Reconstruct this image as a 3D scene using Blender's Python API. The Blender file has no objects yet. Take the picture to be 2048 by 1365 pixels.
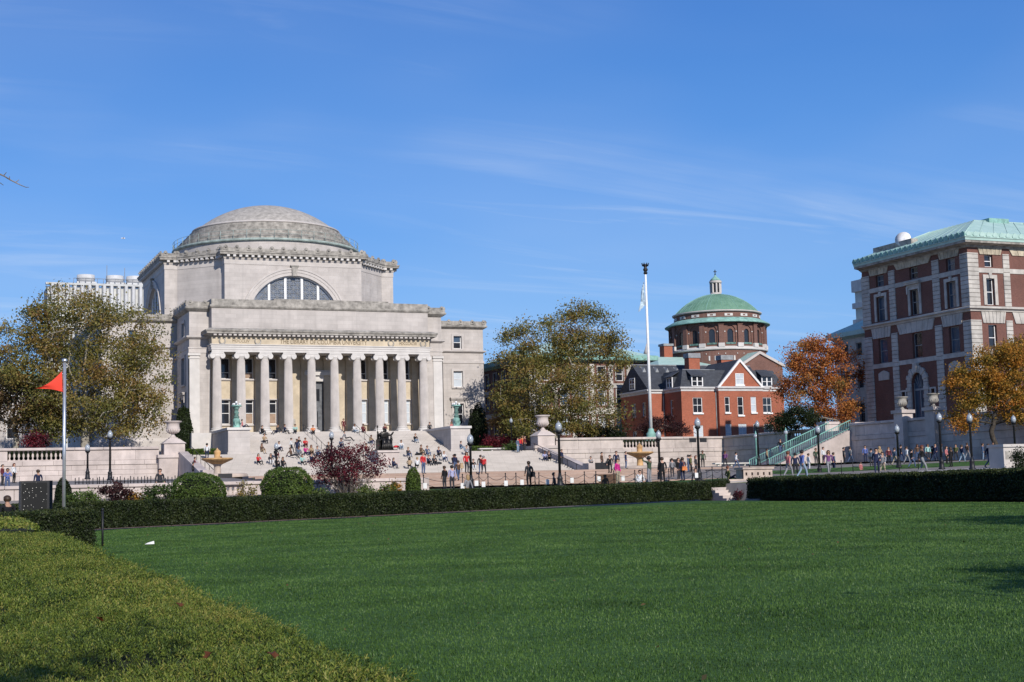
import bpy, bmesh, math, random
import numpy as np
from mathutils import Vector, Matrix, noise

S = bpy.context.scene
COL = S.collection
R = math.radians
rnd = random.Random(7)

# ---------------------------------------------------------------- camera
CZ = 1.6
FPX = 2932.0                                   # focal length in pixels of a 2048 px wide frame
PITCH, ROLL, YAW = R(5.86), R(1.45), R(22.64)
_F = Vector((math.sin(YAW) * math.cos(PITCH), math.cos(YAW) * math.cos(PITCH), math.sin(PITCH)))
_R = Vector((math.cos(YAW), -math.sin(YAW), 0))
_U = Vector((-math.sin(YAW) * math.sin(PITCH), -math.cos(YAW) * math.sin(PITCH), math.cos(PITCH)))
_r = _R * math.cos(ROLL) - _U * math.sin(ROLL)
_u = _R * math.sin(ROLL) + _U * math.cos(ROLL)
cam_d = bpy.data.cameras.new('camera'); cam = bpy.data.objects.new('camera', cam_d); COL.objects.link(cam)
cam.matrix_world = Matrix(((_r.x, _u.x, -_F.x, 0), (_r.y, _u.y, -_F.y, 0), (_r.z, _u.z, -_F.z, CZ), (0, 0, 0, 1)))
cam_d.sensor_width = 36.0; cam_d.lens = FPX / 2048 * 36
cam_d.clip_start = 0.1; cam_d.clip_end = 5000
S.camera = cam

# ---------------------------------------------------------------- light
SUN_AZ, SUN_EL = R(178), R(29)                 # azimuth clockwise from +Y
world = bpy.data.worlds.new('World'); S.world = world; world.use_nodes = True
wt = world.node_tree; wn = wt.nodes; wn.clear()
out = wn.new('ShaderNodeOutputWorld'); bg = wn.new('ShaderNodeBackground')
sky = wn.new('ShaderNodeTexSky'); sky.sky_type = 'NISHITA'; sky.sun_disc = False
sky.sun_elevation = SUN_EL; sky.sun_rotation = SUN_AZ
sky.air_density = 1.0; sky.dust_density = 0.1; sky.ozone_density = 4.0; sky.altitude = 50
bg.inputs['Strength'].default_value = 0.086
CLOC, CLOC2 = (1.35, 1.12, 0), (0.1, 0.1, 0)
# thin cirrus: stretched noise over the direction projected on a high layer
tc = wn.new('ShaderNodeTexCoord'); sep = wn.new('ShaderNodeSeparateXYZ'); wt.links.new(tc.outputs['Generated'], sep.inputs[0])
def wmath(op, a, b=None, c=None):
    n = wn.new('ShaderNodeMath'); n.operation = op
    for i, v in enumerate((a, b, c)):
        if v is None: continue
        if isinstance(v, (int, float)): n.inputs[i].default_value = v
        else: wt.links.new(v, n.inputs[i])
    return n.outputs[0]
zz = wmath('ADD', wmath('MAXIMUM', sep.outputs[2], 0.0), 0.12)
px_ = wmath('DIVIDE', sep.outputs[0], zz); py_ = wmath('DIVIDE', sep.outputs[1], zz)
comb = wn.new('ShaderNodeCombineXYZ'); wt.links.new(px_, comb.inputs[0]); wt.links.new(py_, comb.inputs[1])
def cirrus(rot, sx, sy, loc, scale, thr, gain, dist):
    mp = wn.new('ShaderNodeMapping'); mp.inputs['Rotation'].default_value = (0, 0, R(rot)); mp.inputs['Scale'].default_value = (sx, sy, 1); mp.inputs['Location'].default_value = loc
    wt.links.new(comb.outputs[0], mp.inputs[0])
    nz = wn.new('ShaderNodeTexNoise'); nz.inputs['Scale'].default_value = scale; nz.inputs['Detail'].default_value = 10; nz.inputs['Roughness'].default_value = 0.6; nz.inputs['Distortion'].default_value = dist
    wt.links.new(mp.outputs[0], nz.inputs['Vector'])
    return wmath('MULTIPLY', wmath('MAXIMUM', wmath('SUBTRACT', nz.outputs[0], thr), 0.0), gain)
nz2 = wn.new('ShaderNodeTexNoise'); nz2.inputs['Scale'].default_value = 0.75; nz2.inputs['Detail'].default_value = 3
mp2 = wn.new('ShaderNodeMapping'); mp2.inputs['Location'].default_value = CLOC2; wt.links.new(comb.outputs[0], mp2.inputs[0]); wt.links.new(mp2.outputs[0], nz2.inputs['Vector'])
mask = wmath('MINIMUM', wmath('MULTIPLY', wmath('MAXIMUM', wmath('SUBTRACT', nz2.outputs[0], 0.42), 0.0), 5.0), 1.0)
cl = wmath('MULTIPLY', wmath('ADD', cirrus(-14, 0.30, 2.0, CLOC, 1.2, 0.50, 3.4, 1.0), cirrus(-24, 0.5, 2.4, (3.1, 1.7, 0), 2.2, 0.56, 2.2, 1.4)), mask)
haze_b = wmath('MULTIPLY', wmath('MAXIMUM', wmath('SUBTRACT', nz2.outputs[0], 0.35), 0.0), 0.35)
cl = wmath('MINIMUM', wmath('ADD', wmath('MULTIPLY', wmath('MINIMUM', cl, 1.0), 0.5), haze_b), 0.6)
tint = wn.new('ShaderNodeMix'); tint.data_type = 'RGBA'; tint.blend_type = 'MULTIPLY'; tint.inputs[0].default_value = 1.0
wt.links.new(sky.outputs[0], tint.inputs[6]); tint.inputs[7].default_value = (0.62, 0.87, 1.22, 1)
ramp = wn.new('ShaderNodeValToRGB'); el_ = ramp.color_ramp.elements          # clear autumn blue by height above the horizon, the same all round
for i_, (p_, c_) in enumerate(((0.0, (0.26, 0.53, 0.98)), (0.125, (0.225, 0.50, 0.97)), (0.2, (0.145, 0.40, 0.93)), (0.32, (0.07, 0.26, 0.76)), (1.0, (0.035, 0.13, 0.46)))):
    e_ = el_[i_] if i_ < 2 else el_.new(p_); e_.position = p_; e_.color = (*c_, 1)
wt.links.new(sep.outputs[2], ramp.inputs[0])
rs = wn.new('ShaderNodeMix'); rs.data_type = 'RGBA'; rs.blend_type = 'MULTIPLY'; rs.inputs[0].default_value = 1; wt.links.new(ramp.outputs[0], rs.inputs[6]); rs.inputs[7].default_value = (10, 10, 10, 1)
blue = wn.new('ShaderNodeMix'); blue.data_type = 'RGBA'; blue.inputs[0].default_value = 0.72; wt.links.new(tint.outputs[2], blue.inputs[6]); wt.links.new(rs.outputs[2], blue.inputs[7])
mix = wn.new('ShaderNodeMix'); mix.data_type = 'RGBA'
wt.links.new(cl, mix.inputs[0]); wt.links.new(blue.outputs[2], mix.inputs[6]); mix.inputs[7].default_value = (8.6, 9.3, 10.2, 1)
wt.links.new(mix.outputs[2], bg.inputs[0]); wt.links.new(bg.outputs[0], out.inputs[0])

sun_d = bpy.data.lights.new('sun', 'SUN'); sun_d.energy = 4.7; sun_d.angle = R(0.5); sun_d.color = (1.0, 0.945, 0.87)
sun = bpy.data.objects.new('sun', sun_d); COL.objects.link(sun)
_s = Vector((math.sin(SUN_AZ) * math.cos(SUN_EL), math.cos(SUN_AZ) * math.cos(SUN_EL), math.sin(SUN_EL)))
sun.rotation_euler = _s.to_track_quat('Z', 'Y').to_euler(); sun.location = (0, -50, 80)

S.view_settings.view_transform = 'Standard'; S.view_settings.look = 'None'
S.view_settings.exposure = 0.10; S.view_settings.gamma = 1.0; S.view_settings.use_curve_mapping = False
S.render.film_transparent = False

# ---------------------------------------------------------------- placing: a sight line met with a plane or the ground
def ray(x, y):
    v = _F * FPX + _r * (x - 1024) - _u * (y - 682.5)
    return v
def atY(x, y, Y): r = ray(x, y); k = Y / r.y; return Vector((r.x * k, Y, r.z * k + CZ))
def atX(x, y, X): r = ray(x, y); k = X / r.x; return Vector((X, r.y * k, r.z * k + CZ))
def px_m(P): return (Vector(P) - Vector((0, 0, CZ))).dot(_F) / FPX     # metres per photo pixel there

# ---------------------------------------------------------------- materials
MATS = {}
def _pr(name):
    m = bpy.data.materials.new(name); m.use_nodes = True; MATS[name] = m
    nt = m.node_tree; return m, nt, nt.nodes['Principled BSDF']
def mat(name, col, rough=0.8, var=0.12, scale=3.0, bump=0.0, bscale=None, metal=0.0, col2=None, detail=6, spec=0.35, streak=0.0, per_obj=0.0, trans=0.0, speck=None):
    """plain surface: base colour broken up by noise of its own (soiling, grain), optional relief"""
    if name in MATS: return MATS[name]
    m, nt, p = _pr(name); n = nt.nodes; L = nt.links.new
    p.inputs['Roughness'].default_value = rough; p.inputs['Metallic'].default_value = metal
    p.inputs['Specular IOR Level'].default_value = spec
    if trans: p.inputs['Transmission Weight'].default_value = trans
    geo = n.new('ShaderNodeNewGeometry')
    t = n.new('ShaderNodeTexNoise'); t.inputs['Scale'].default_value = scale; t.inputs['Detail'].default_value = detail; t.inputs['Roughness'].default_value = 0.62
    L(geo.outputs['Position'], t.inputs['Vector'])
    c2 = col2 or tuple(max(0, c * (1 - 2.2 * var)) for c in col)
    c1 = col if col2 else tuple(min(1, c * (1 + var)) for c in col)
    mr = n.new('ShaderNodeMapRange'); mr.inputs[1].default_value = 0.32; mr.inputs[2].default_value = 0.68
    L(t.outputs[0], mr.inputs[0])
    mx = n.new('ShaderNodeMix'); mx.data_type = 'RGBA'
    L(mr.outputs[0], mx.inputs[0]); mx.inputs[6].default_value = (*c2, 1); mx.inputs[7].default_value = (*c1, 1)
    last = mx.outputs[2]
    if streak:   # rain streaks: noise stretched along z
        mpn = n.new('ShaderNodeMapping'); mpn.inputs['Scale'].default_value = (1.6, 1.6, 0.09); L(geo.outputs['Position'], mpn.inputs[0])
        t2 = n.new('ShaderNodeTexNoise'); t2.inputs['Scale'].default_value = 1.0; t2.inputs['Detail'].default_value = 5; L(mpn.outputs[0], t2.inputs['Vector'])
        m2 = n.new('ShaderNodeMapRange'); m2.inputs[1].default_value = 0.52; m2.inputs[2].default_value = 0.78; m2.inputs[4].default_value = streak; L(t2.outputs[0], m2.inputs[0])
        x2 = n.new('ShaderNodeMix'); x2.data_type = 'RGBA'; L(m2.outputs[0], x2.inputs[0]); L(last, x2.inputs[6]); x2.inputs[7].default_value = (*[c * 0.45 for c in col], 1)
        last = x2.outputs[2]
    if speck:    # fine speckle (granite)
        t3 = n.new('ShaderNodeTexNoise'); t3.inputs['Scale'].default_value = speck; t3.inputs['Detail'].default_value = 2; L(geo.outputs['Position'], t3.inputs['Vector'])
        x3 = n.new('ShaderNodeMix'); x3.data_type = 'RGBA'; x3.blend_type = 'OVERLAY'; x3.inputs[0].default_value = 0.55; L(last, x3.inputs[6]); L(t3.outputs[0], x3.inputs[7]); last = x3.outputs[2]
    if per_obj:
        oi = n.new('ShaderNodeObjectInfo'); hs = n.new('ShaderNodeHueSaturation'); m4 = n.new('ShaderNodeMapRange')
        m4.inputs[3].default_value = 1 - per_obj; m4.inputs[4].default_value = 1 + per_obj; L(oi.outputs['Random'], m4.inputs[0]); L(m4.outputs[0], hs.inputs['Value']); L(last, hs.inputs['Color']); last = hs.outputs[0]
    L(last, p.inputs['Base Color'])
    if bump:
        tb = n.new('ShaderNodeTexNoise'); tb.inputs['Scale'].default_value = bscale or scale * 6; tb.inputs['Detail'].default_value = 5; L(geo.outputs['Position'], tb.inputs['Vector'])
        b = n.new('ShaderNodeBump'); b.inputs['Strength'].default_value = bump; b.inputs['Distance'].default_value = 0.05; L(tb.outputs[0], b.inputs['Height']); L(b.outputs[0], p.inputs['Normal'])
    return m
def mat_course(name, col, mortar, bw, bh, ms=0.01, var=0.1, rough=0.85, bump=0.25, off=0.5, streak=0.0, soil=0.25):
    """coursed masonry too far away to pick apart: pattern laid on x+y against z in metres"""
    m, nt, p = _pr(name); n = nt.nodes; L = nt.links.new
    p.inputs['Roughness'].default_value = rough; p.inputs['Specular IOR Level'].default_value = 0.25
    geo = n.new('ShaderNodeNewGeometry'); sp = n.new('ShaderNodeSeparateXYZ'); L(geo.outputs['Position'], sp.inputs[0])
    ad = n.new('ShaderNodeMath'); L(sp.outputs[0], ad.inputs[0]); L(sp.outputs[1], ad.inputs[1])
    cb = n.new('ShaderNodeCombineXYZ'); L(ad.outputs[0], cb.inputs[0]); L(sp.outputs[2], cb.inputs[1])
    br = n.new('ShaderNodeTexBrick'); L(cb.outputs[0], br.inputs[0]); br.offset = off
    br.inputs['Scale'].default_value = 1.0; br.inputs['Brick Width'].default_value = bw; br.inputs['Row Height'].default_value = bh; br.inputs['Mortar Size'].default_value = ms
    br.inputs['Mortar Smooth'].default_value = 0.2
    br.inputs['Color1'].default_value = (*[min(1, c * (1 + var)) for c in col], 1); br.inputs['Color2'].default_value = (*[c * (1 - var) for c in col], 1); br.inputs['Mortar'].default_value = (*mortar, 1)
    t = n.new('ShaderNodeTexNoise'); t.inputs['Scale'].default_value = 0.45; t.inputs['Detail'].default_value = 8; t.inputs['Roughness'].default_value = 0.65; L(geo.outputs['Position'], t.inputs['Vector'])
    mr = n.new('ShaderNodeMapRange'); mr.inputs[1].default_value = 0.3; mr.inputs[2].default_value = 0.7; mr.inputs[3].default_value = 1 - soil; mr.inputs[4].default_value = 1 + soil * 0.4; L(t.outputs[0], mr.inputs[0])
    mx = n.new('ShaderNodeMix'); mx.data_type = 'RGBA'; mx.blend_type = 'MULTIPLY'; mx.inputs[0].default_value = 1; L(br.outputs[0], mx.inputs[6]); L(mr.outputs[0], mx.inputs[7])
    last = mx.outputs[2]
    if streak:
        mpn = n.new('ShaderNodeMapping'); mpn.inputs['Scale'].default_value = (1.3, 1.3, 0.07); L(geo.outputs['Position'], mpn.inputs[0])
        t2 = n.new('ShaderNodeTexNoise'); t2.inputs['Scale'].default_value = 1.0; t2.inputs['Detail'].default_value = 6; L(mpn.outputs[0], t2.inputs['Vector'])
        m2 = n.new('ShaderNodeMapRange'); m2.inputs[1].default_value = 0.55; m2.inputs[2].default_value = 0.8; m2.inputs[4].default_value = streak; L(t2.outputs[0], m2.inputs[0])
        x2 = n.new('ShaderNodeMix'); x2.data_type = 'RGBA'; L(m2.outputs[0], x2.inputs[0]); L(last, x2.inputs[6]); x2.inputs[7].default_value = (*[c * 0.5 for c in col], 1); last = x2.outputs[2]
    L(last, p.inputs['Base Color'])
    b = n.new('ShaderNodeBump'); b.inputs['Strength'].default_value = bump; b.inputs['Distance'].default_value = 0.02; b.invert = True; L(br.outputs['Fac'], b.inputs['Height']); L(b.outputs[0], p.inputs['Normal'])
    return m
def mat_leaf(name, cols, rough=0.55, trans=0.35, scale=0.35, patch=None):
    """leaf surface: colour picked per leaf (stored value) and per clump; some light passes through"""
    m, nt, p = _pr(name); n = nt.nodes; L = nt.links.new
    p.inputs['Roughness'].default_value = rough; p.inputs['Specular IOR Level'].default_value = 0.25
    at = n.new('ShaderNodeAttribute'); at.attribute_name = 'tone'
    cr = n.new('ShaderNodeValToRGB'); e = cr.color_ramp.elements
    while len(e) > 1: e.remove(e[-1])
    for i, c in enumerate(cols):
        q = e[0] if i == 0 else e.new(i / (len(cols) - 1)); q.position = i / (len(cols) - 1); q.color = (*c, 1)
    geo = n.new('ShaderNodeNewGeometry'); t = n.new('ShaderNodeTexNoise'); t.inputs['Scale'].default_value = scale; t.inputs['Detail'].default_value = 3; L(geo.outputs['Position'], t.inputs['Vector'])
    a1 = n.new('ShaderNodeMath'); a1.operation = 'MULTIPLY_ADD'; L(t.outputs[0], a1.inputs[0]); a1.inputs[1].default_value = 1.3; a1.inputs[2].default_value = -0.65
    a2 = n.new('ShaderNodeMath'); L(at.outputs['Fac'], a2.inputs[0]); L(a1.outputs[0], a2.inputs[1]); a2.use_clamp = True
    L(a2.outputs[0], cr.inputs[0]); L(cr.outputs[0], p.inputs['Base Color'])
    tr = n.new('ShaderNodeBsdfTranslucent'); L(cr.outputs[0], tr.inputs[0])
    ms = n.new('ShaderNodeMixShader'); ms.inputs[0].default_value = trans; L(p.outputs[0], ms.inputs[1]); L(tr.outputs[0], ms.inputs[2])
    L(ms.outputs[0], n['Material Output'].inputs[0])
    return m
def mat_glass(name, col, rough=0.08):
    m, nt, p = _pr(name); p.inputs['Base Color'].default_value = (*col, 1); p.inputs['Roughness'].default_value = rough
    p.inputs['Specular IOR Level'].default_value = 0.6
    n = nt.nodes; L = nt.links.new
    geo = n.new('ShaderNodeNewGeometry'); t = n.new('ShaderNodeTexNoise'); t.inputs['Scale'].default_value = 0.7; t.inputs['Detail'].default_value = 3; L(geo.outputs['Position'], t.inputs['Vector'])
    b = n.new('ShaderNodeBump'); b.inputs['Strength'].default_value = 0.06; b.inputs['Distance'].default_value = 0.3; L(t.outputs[0], b.inputs['Height']); L(b.outputs[0], p.inputs['Normal'])
    mx = n.new('ShaderNodeMix'); mx.data_type = 'RGBA'; L(t.outputs[0], mx.inputs[0]); mx.inputs[6].default_value = (*[c * 0.4 for c in col], 1); mx.inputs[7].default_value = (*[c * 1.6 for c in col], 1); L(mx.outputs[2], p.inputs['Base Color'])
    return m

# ---------------------------------------------------------------- objects
ORG = {}                                       # world origin of every root / part, so that meshes can be built in world metres
def tag(o, label=None, cat=None, group=None, kind=None):
    if label: o['label'] = label
    if cat: o['category'] = cat
    if group: o['group'] = group
    if kind: o['kind'] = kind
    return o
def thing(name, label, cat, loc=(0, 0, 0), group=None, rotz=0.0):
    o = bpy.data.objects.new(name, None); COL.objects.link(o); o.location = loc; o.rotation_euler = (0, 0, rotz)
    o.empty_display_size = 0.3; ORG[o.name] = Vector(loc)
    return tag(o, label, cat, group)
def link(name, mesh, parent=None, mats=None):
    o = bpy.data.objects.new(name, mesh); COL.objects.link(o)
    if parent is not None: o.parent = parent; ORG[o.name] = ORG.get(parent.name, Vector())
    else: ORG[o.name] = Vector()
    return o
class MB:
    def __init__(s): s.v = []; s.f = []; s.m = []; s.s = []
    def add(s, vs, fs, mi=0, smooth=False):
        b = len(s.v); s.v.extend(vs)
        for f in fs: s.f.append(tuple(b + i for i in f)); s.m.append(mi); s.s.append(smooth)
    def quad(s, a, b, c, d, mi=0): s.add([a, b, c, d], [(0, 1, 2, 3)], mi)
    def box(s, x0, x1, y0, y1, z0, z1, mi=0):
        s.add([(x0, y0, z0), (x1, y0, z0), (x1, y1, z0), (x0, y1, z0), (x0, y0, z1), (x1, y0, z1), (x1, y1, z1), (x0, y1, z1)],
              [(0, 3, 2, 1), (4, 5, 6, 7), (0, 1, 5, 4), (1, 2, 6, 5), (2, 3, 7, 6), (3, 0, 4, 7)], mi)
    def prism(s, poly, z0, z1, mi=0, top=None):
        n = len(poly); t = top or poly
        s.add([(x, y, z0) for x, y in poly] + [(x, y, z1) for x, y in t],
              [tuple(reversed(range(n))), tuple(range(n, 2 * n))] + [(i, (i + 1) % n, n + (i + 1) % n, n + i) for i in range(n)], mi)
    def hull(s, bot, top, mi=0):
        n = len(bot); s.add(list(bot) + list(top), [tuple(reversed(range(n))), tuple(range(n, 2 * n))] + [(i, (i + 1) % n, n + (i + 1) % n, n + i) for i in range(n)], mi)
    def lathe(s, prof, cx=0, cy=0, seg=16, mi=0, smooth=True, a0=0, a1=None, cap=True):
        full = a1 is None; a1 = a1 if a1 is not None else a0 + 2 * math.pi; k = seg if full else seg + 1
        vs = [(cx + r * math.cos(a0 + (a1 - a0) * j / seg), cy + r * math.sin(a0 + (a1 - a0) * j / seg), z) for r, z in prof for j in range(k)]
        fs = []
        for i in range(len(prof) - 1):
            for j in range(seg):
                jj = (j + 1) % k; fs.append((i * k + j, i * k + jj, (i + 1) * k + jj, (i + 1) * k + j))
        s.add(vs, fs, mi, smooth)
        if cap and full:
            if prof[0][0] > 1e-4: s.f.append(tuple(len(s.v) - len(vs) + j for j in reversed(range(k)))); s.m.append(mi); s.s.append(False)
            if prof[-1][0] > 1e-4: s.f.append(tuple(len(s.v) - k + j for j in range(k))); s.m.append(mi); s.s.append(False)
    def tube(s, pts, rad, seg=8, mi=0, smooth=True, cap=True):
        pts = [Vector(p) for p in pts]; n = len(pts)
        if isinstance(rad, (int, float)): rad = [rad] * n
        vs = []; ref = None
        for i, p in enumerate(pts):
            d = (pts[min(i + 1, n - 1)] - pts[max(i - 1, 0)])
            if d.length < 1e-9: d = Vector((0, 0, 1))
            d.normalize()
            if ref is None: ref = Vector((1, 0, 0)) if abs(d.x) < 0.8 else Vector((0, 1, 0))
            a = d.cross(ref).normalized(); b = d.cross(a); ref = a.cross(d)
            for j in range(seg):
                t = 2 * math.pi * j / seg; vs.append(tuple(p + (a * math.cos(t) + b * math.sin(t)) * rad[i]))
        fs = [(i * seg + j, i * seg + (j + 1) % seg, (i + 1) * seg + (j + 1) % seg, (i + 1) * seg + j) for i in range(n - 1) for j in range(seg)]
        s.add(vs, fs, mi, smooth)
        if cap:
            b0 = len(s.v) - len(vs)
            s.f.append(tuple(b0 + j for j in reversed(range(seg)))); s.m.append(mi); s.s.append(False)
            s.f.append(tuple(b0 + (n - 1) * seg + j for j in range(seg))); s.m.append(mi); s.s.append(False)
    def mould(s, path, prof, closed=False, mi=0):
        """sweep a profile (out, z) along a plan path; out is to the right of the walking direction, corners mitred"""
        n = len(path); P = [Vector((p[0], p[1])) for p in path]; nor = []
        def sn(a, b): d = (P[b] - P[a]).normalized(); return Vector((d.y, -d.x))
        for i in range(n):
            ns = []
            if closed or i > 0: ns.append(sn((i - 1) % n, i))
            if closed or i < n - 1: ns.append(sn(i, (i + 1) % n))
            v = sum(ns, Vector((0, 0)))
            if v.length < 1e-6: v = ns[0].copy()
            v.normalize(); c = max(0.25, v.dot(ns[0])); nor.append(v / c)
        k = len(prof)
        vs = [(P[i].x + nor[i].x * o, P[i].y + nor[i].y * o, z) for i in range(n) for o, z in prof]
        fs = []
        for i in range(n if closed else n - 1):
            j = (i + 1) % n
            for q in range(k - 1): fs.append((i * k + q, j * k + q, j * k + q + 1, i * k + q + 1))
        if not closed: fs += [tuple(reversed(range(k))), tuple((n - 1) * k + q for q in range(k))]
        s.add(vs, fs, mi)
    def build(s, name, mats, parent=None, label=None):
        o0 = ORG.get(parent.name, Vector()) if parent is not None else Vector()
        me = bpy.data.meshes.new(name)
        me.from_pydata([(v[0] - o0.x, v[1] - o0.y, v[2] - o0.z) for v in s.v], [], s.f)
        if not isinstance(mats, (list, tuple)): mats = [mats]
        for m in mats: me.materials.append(m)
        if len(mats) > 1: me.polygons.foreach_set('material_index', s.m)
        if any(s.s): me.polygons.foreach_set('use_smooth', s.s)
        me.update()
        o = link(name, me, parent)
        if label: o['label'] = label
        return o
def struct(name, mb, m):
    o = mb.build(name, m); o['kind'] = 'structure'; return o
def copy_tree(o, parent=None):
    c = o.copy(); COL.objects.link(c); c.parent = parent
    ORG[c.name] = Vector(o.location) if parent is None else ORG.get(parent.name, Vector())
    for ch in o.children: copy_tree(ch, c)
    return c
def copy_thing(o, loc, rotz=0, label=None, scale=None):
    c = copy_tree(o); c.location = loc; c.rotation_euler = (0, 0, rotz); ORG[c.name] = Vector(loc)
    if label: c['label'] = label
    if scale: c.scale = scale if isinstance(scale, (list, tuple)) else (scale,) * 3
    return c
def bevel_mesh(name, sx, sy, sz, bv, m):
    """a block of stone with worn arrises, origin at its centre"""
    bm = bmesh.new(); bmesh.ops.create_cube(bm, size=1)
    for v in bm.verts: v.co = (v.co.x * sx, v.co.y * sy, v.co.z * sz)
    bmesh.ops.bevel(bm, geom=bm.edges[:], offset=bv, segments=1, affect='EDGES')
    me = bpy.data.meshes.new(name); bm.to_mesh(me); bm.free(); me.materials.append(m); return me
_bc = {}
def block(name, parent, cx, cy, cz, sx, sy, sz, m, bv=0.02):
    key = (round(sx, 2), round(sy, 2), round(sz, 2), m.name, bv)
    if key not in _bc: _bc[key] = bevel_mesh(name, sx, sy, sz, bv, m)
    o = link(name, _bc[key], parent); o.location = Vector((cx, cy, cz)) - ORG[parent.name]; return o

class Face:
    """a wall plane: u runs along it, w outwards, z up"""
    def __init__(s, ox, oy, ux, uy): s.o = Vector((ox, oy)); s.u = Vector((ux, uy)).normalized(); s.n = Vector((s.u.y, -s.u.x))
    def P(s, u, w, z): q = s.o + s.u * u + s.n * w; return (q.x, q.y, z)
    def box(s, mb, u0, u1, w0, w1, z0, z1, mi=0):
        v = [s.P(u, w, z) for z in (z0, z1) for (u, w) in ((u0, w1), (u1, w1), (u1, w0), (u0, w0))]
        mb.add(v, [(0, 3, 2, 1), (4, 5, 6, 7), (0, 1, 5, 4), (1, 2, 6, 5), (2, 3, 7, 6), (3, 0, 4, 7)], mi)
    def poly(s, mb, pts, w0, w1, mi=0):
        """extrude a (u,z) outline from w0 to w1"""
        n = len(pts); mb.add([s.P(u, w1, z) for u, z in pts] + [s.P(u, w0, z) for u, z in pts],
            [tuple(range(n)), tuple(reversed(range(n, 2 * n)))] + [(i, n + i, n + (i + 1) % n, (i + 1) % n) for i in range(n)], mi)
    def wall(s, mb, u0, u1, z0, z1, ops, r=0.3, mi=0, w=0.0, arches=()):
        """wall sheet with openings and reveals; arches: (uc, zc, radius, z_bottom)"""
        allops = list(ops) + [(c - rad, c + rad, max(zb, z0), zc + rad) for c, zc, rad, zb in arches]
        us = sorted({u0, u1} | {x for o in allops for x in o[:2] if u0 < x < u1}); zs = sorted({z0, z1} | {x for o in allops for x in o[2:] if z0 < x < z1})
        for i in range(len(us) - 1):
            for j in range(len(zs) - 1):
                cu, cz = (us[i] + us[i + 1]) / 2, (zs[j] + zs[j + 1]) / 2
                if any(o[0] < cu < o[1] and o[2] < cz < o[3] for o in allops): continue
                mb.quad(s.P(us[i], w, zs[j]), s.P(us[i + 1], w, zs[j]), s.P(us[i + 1], w, zs[j + 1]), s.P(us[i], w, zs[j + 1]), mi)
        for a, b, c, d in ops:
            mb.quad(s.P(a, w, c), s.P(a, w, d), s.P(a, w - r, d), s.P(a, w - r, c), mi); mb.quad(s.P(b, w, d), s.P(b, w, c), s.P(b, w - r, c), s.P(b, w - r, d), mi)
            mb.quad(s.P(a, w, d), s.P(b, w, d), s.P(b, w - r, d), s.P(a, w - r, d), mi); mb.quad(s.P(b, w, c), s.P(a, w, c), s.P(a, w - r, c), s.P(b, w - r, c), mi)
        for uc, zc, rad, zb in arches:
            zb = max(zb, z0); N = 24
            zcc = max(zc, zb) if zb > zc else zc
            a0 = math.asin(min(1, max(-1, (zb - zc) / rad))) if zb > zc else 0.0
            A = [(uc + rad * math.cos(t), zc + rad * math.sin(t)) for t in [a0 + (math.pi - 2 * a0) * k / N for k in range(N + 1)]]
            for k in range(N):
                (ua, za), (ub, zb2) = A[k], A[k + 1]
                mb.quad(s.P(ub, w, zb2), s.P(ua, w, za), s.P(ua, w, zc + rad), s.P(ub, w, zc + rad), mi)
                mb.quad(s.P(ua, w, za), s.P(ub, w, zb2), s.P(ub, w - r, zb2), s.P(ua, w - r, za), mi)
            if a0 > 0:
                for sg in (-1, 1):
                    e = uc + sg * rad * math.cos(a0); q = uc + sg * rad
                    # nothing below the springing here
            else:
                for sg in (-1, 1):
                    e = uc + sg * rad; mb.quad(s.P(e, w, zb), s.P(e, w, zc), s.P(e, w - r, zc), s.P(e, w - r, zb), mi)
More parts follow.
